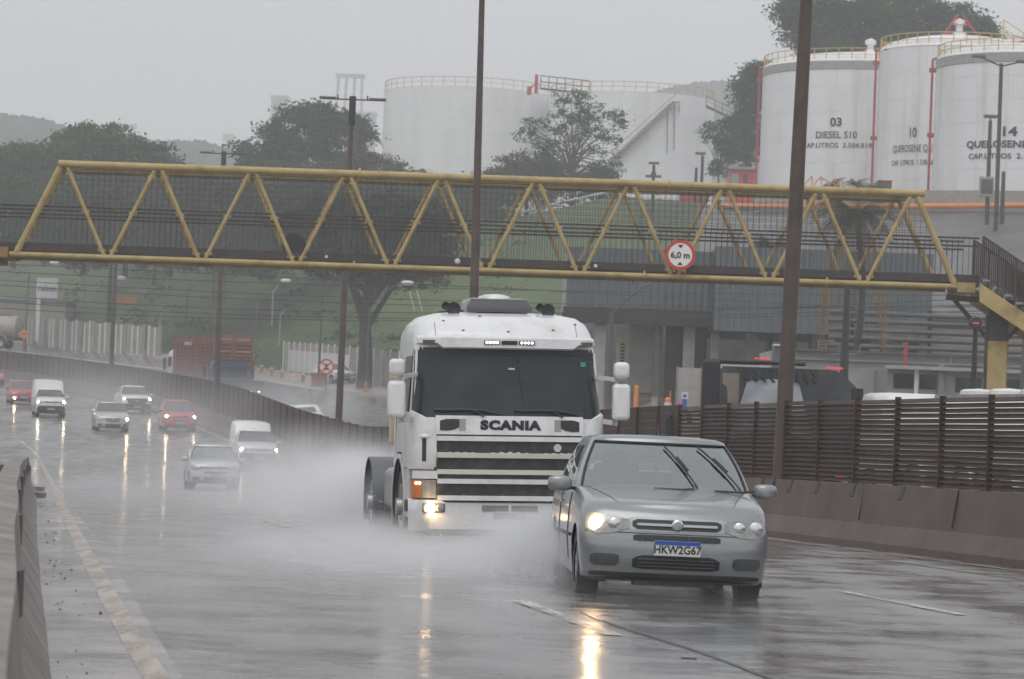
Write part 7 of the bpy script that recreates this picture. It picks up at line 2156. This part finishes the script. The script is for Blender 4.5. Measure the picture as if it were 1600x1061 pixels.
# ------------------------------------------------------------------ water thrown up by the wheels: soft-edged drifting spray
def spray(c, d, dens, label, rz=0.0, scale=1.1, seed=0.0, squash=1.0, kind=True, name='water_spray', floor=.0, pw=1.5):
    m = bpy.data.materials.new('spray_mist'); m.use_nodes = True
    nt = m.node_tree; nt.nodes.clear(); N = nt.nodes; K = nt.links
    o = N.new("ShaderNodeOutputMaterial"); v = N.new("ShaderNodeVolumePrincipled")
    v.inputs["Color"].default_value = (.96, .965, .98, 1); v.inputs["Anisotropy"].default_value = 0.1
    tcn = N.new("ShaderNodeTexCoord")
    ln = N.new("ShaderNodeVectorMath"); ln.operation = 'LENGTH'; K.new(tcn.outputs["Object"], ln.inputs[0])
    r1 = N.new("ShaderNodeMapRange"); r1.inputs["From Min"].default_value = .1; r1.inputs["From Max"].default_value = 1.0; r1.inputs["To Min"].default_value = 1; r1.inputs["To Max"].default_value = 0
    K.new(ln.outputs["Value"], r1.inputs["Value"])
    pwn = N.new("ShaderNodeMath"); pwn.operation = 'POWER'; pwn.inputs[1].default_value = pw; K.new(r1.outputs[0], pwn.inputs[0])
    mp = N.new("ShaderNodeMapping"); mp.inputs["Location"].default_value = (seed, seed * 1.7, seed * .3)
    mp.inputs["Scale"].default_value = (d[0] / 1.0, d[1] * .35, d[2])
    K.new(tcn.outputs["Object"], mp.inputs["Vector"])
    nn = N.new("ShaderNodeTexNoise"); nn.inputs["Scale"].default_value = scale; nn.inputs["Detail"].default_value = 3; K.new(mp.outputs[0], nn.inputs["Vector"])
    r2 = N.new("ShaderNodeMapRange"); r2.inputs["From Min"].default_value = .40; r2.inputs["From Max"].default_value = .64; r2.inputs["To Min"].default_value = floor; r2.inputs["To Max"].default_value = 1
    K.new(nn.outputs["Fac"], r2.inputs["Value"])
    mu = N.new("ShaderNodeMath"); mu.operation = 'MULTIPLY'; K.new(pwn.outputs[0], mu.inputs[0]); K.new(r2.outputs[0], mu.inputs[1])
    mu2 = N.new("ShaderNodeMath"); mu2.operation = 'MULTIPLY'; mu2.inputs[1].default_value = dens; K.new(mu.outputs[0], mu2.inputs[0])
    K.new(mu2.outputs[0], v.inputs["Density"]); K.new(v.outputs[0], o.inputs["Volume"])
    mb = MB(); mb.lathe([(math.sin(R(a)) * 1.02, -math.cos(R(a)) * 1.02) for a in range(0, 181, 20)], 16)
    ob = mb.build(name, m)
    ob.location = c; ob.scale = d; ob.rotation_euler = (0, 0, rz)
    if kind: ob['kind'] = 'stuff'
    return ob
def on_road(x, y, up=0): return (x, y, road_z(x, y) + up)
RD = R(9)
# behind and beside the nearest car, and round the truck's wheels
spray(on_road(.35, 30.6, .25), (.75, 2.6, .5), 5.5, 'rear wheel plume', RD, 2.2, 3, floor=.15)
spray(on_road(-.9, 33.8, .0), (2.6, 5.0, .40), 2.2, 'drift', RD, 2.0, 7, floor=.2)
spray(on_road(-1.5, 41.2, .0), (1.5, 2.6, .42), 3.2, 'front wheel plume', RD, 2.0, 1, floor=.2)
spray(on_road(.5, 39.8, .0), (1.7, 2.6, .36), 2.0, 'front wheel plume', RD, 2.0, 9, floor=.3)
spray(on_road(-1.9, 47.0, .4), (1.6, 4.5, .95), 2.8, 'rear wheel plume', RD, 1.4, 5, floor=.2)
spray(on_road(-3.4, 56, .5), (2.8, 13, 1.3), .42, 'trailing mist', RD, 1.0, 2, floor=.25)
spray(on_road(-3.2, 82, .4), (2.8, 20, 1.3), .10, 'mist', R(10), .5, 4, floor=.3)
spray(on_road(-10, 112, .4), (7, 18, 1.4), .045, 'mist', R(14), .5, 6, floor=.4)
spray(on_road(-14, 150, .8), (9, 26, 3.0), .045, 'mist', R(18), .4, 8, floor=.4)
spray(on_road(-24, 195, 1.0), (10, 26, 3.2), .040, 'mist', R(22), .4, 8, floor=.4)
q = P(420, 600, 180); spray((q.x + 2, 172, opp_z(q.x, 172) + .8), (7, 20, 2.6), .06, 'mist', R(16), .4, 11, floor=.4)
q = P(700, 600, 120); spray((2.5, 120, opp_z(3, 120) + .8), (6, 34, 2.4), .035, 'mist', R(11), .4, 12, floor=.4)
# low splash hanging over the wet lanes
spray(on_road(-2.2, 30, .0), (6.5, 16, .42), .13, 'low splash', RD, .8, 14, floor=.35)
spray(on_road(-6, 62, .0), (8.5, 26, .6), .075, 'low splash', RD, .6, 15, floor=.35)
# flung drops and streaks round the wheels
M['drop'] = mat('water_drops', (.80, .81, .83), .3, var=.05)
def drops(name, src, n, reach, seed, size=(.004, .010)):
    g = random.Random(seed); mb = MB()
    for i in range(n):
        u = g.random() ** .6; a = g.uniform(-1, 1)
        c = Vector(src) + Vector((-reach[0] * u * abs(a) ** .7 if a < .55 else reach[0] * .35 * u, reach[1] * u * g.random(), reach[2] * u * g.random() ** 1.6))
        s = g.uniform(*size); d = Vector((-(c.x - src[0]) * .2, .5, .35 * g.random())).normalized() * s * g.uniform(1, 3.5)
        mb.add([c - d, c + Vector((s, 0, 0)), c + Vector((0, 0, s)), c + Vector((-s, 0, -s)), c + d], [(0, 1, 2), (0, 2, 3), (0, 3, 1), (4, 2, 1), (4, 3, 2), (4, 1, 3)])
    o = mb.build(name, M['drop'], recalc=False); o['kind'] = 'stuff'
drops('spray_droplets', on_road(.45, 29.2, .05), 900, (1.5, 3.5, .75), 2, (.002, .006))
drops('spray_droplets', on_road(-1.35, 41.2, .05), 900, (1.9, 4.0, .8), 3, (.003, .008))
drops('spray_droplets', on_road(-1.9, 45.0, .05), 700, (2.0, 7.0, 1.3), 4, (.003, .009))
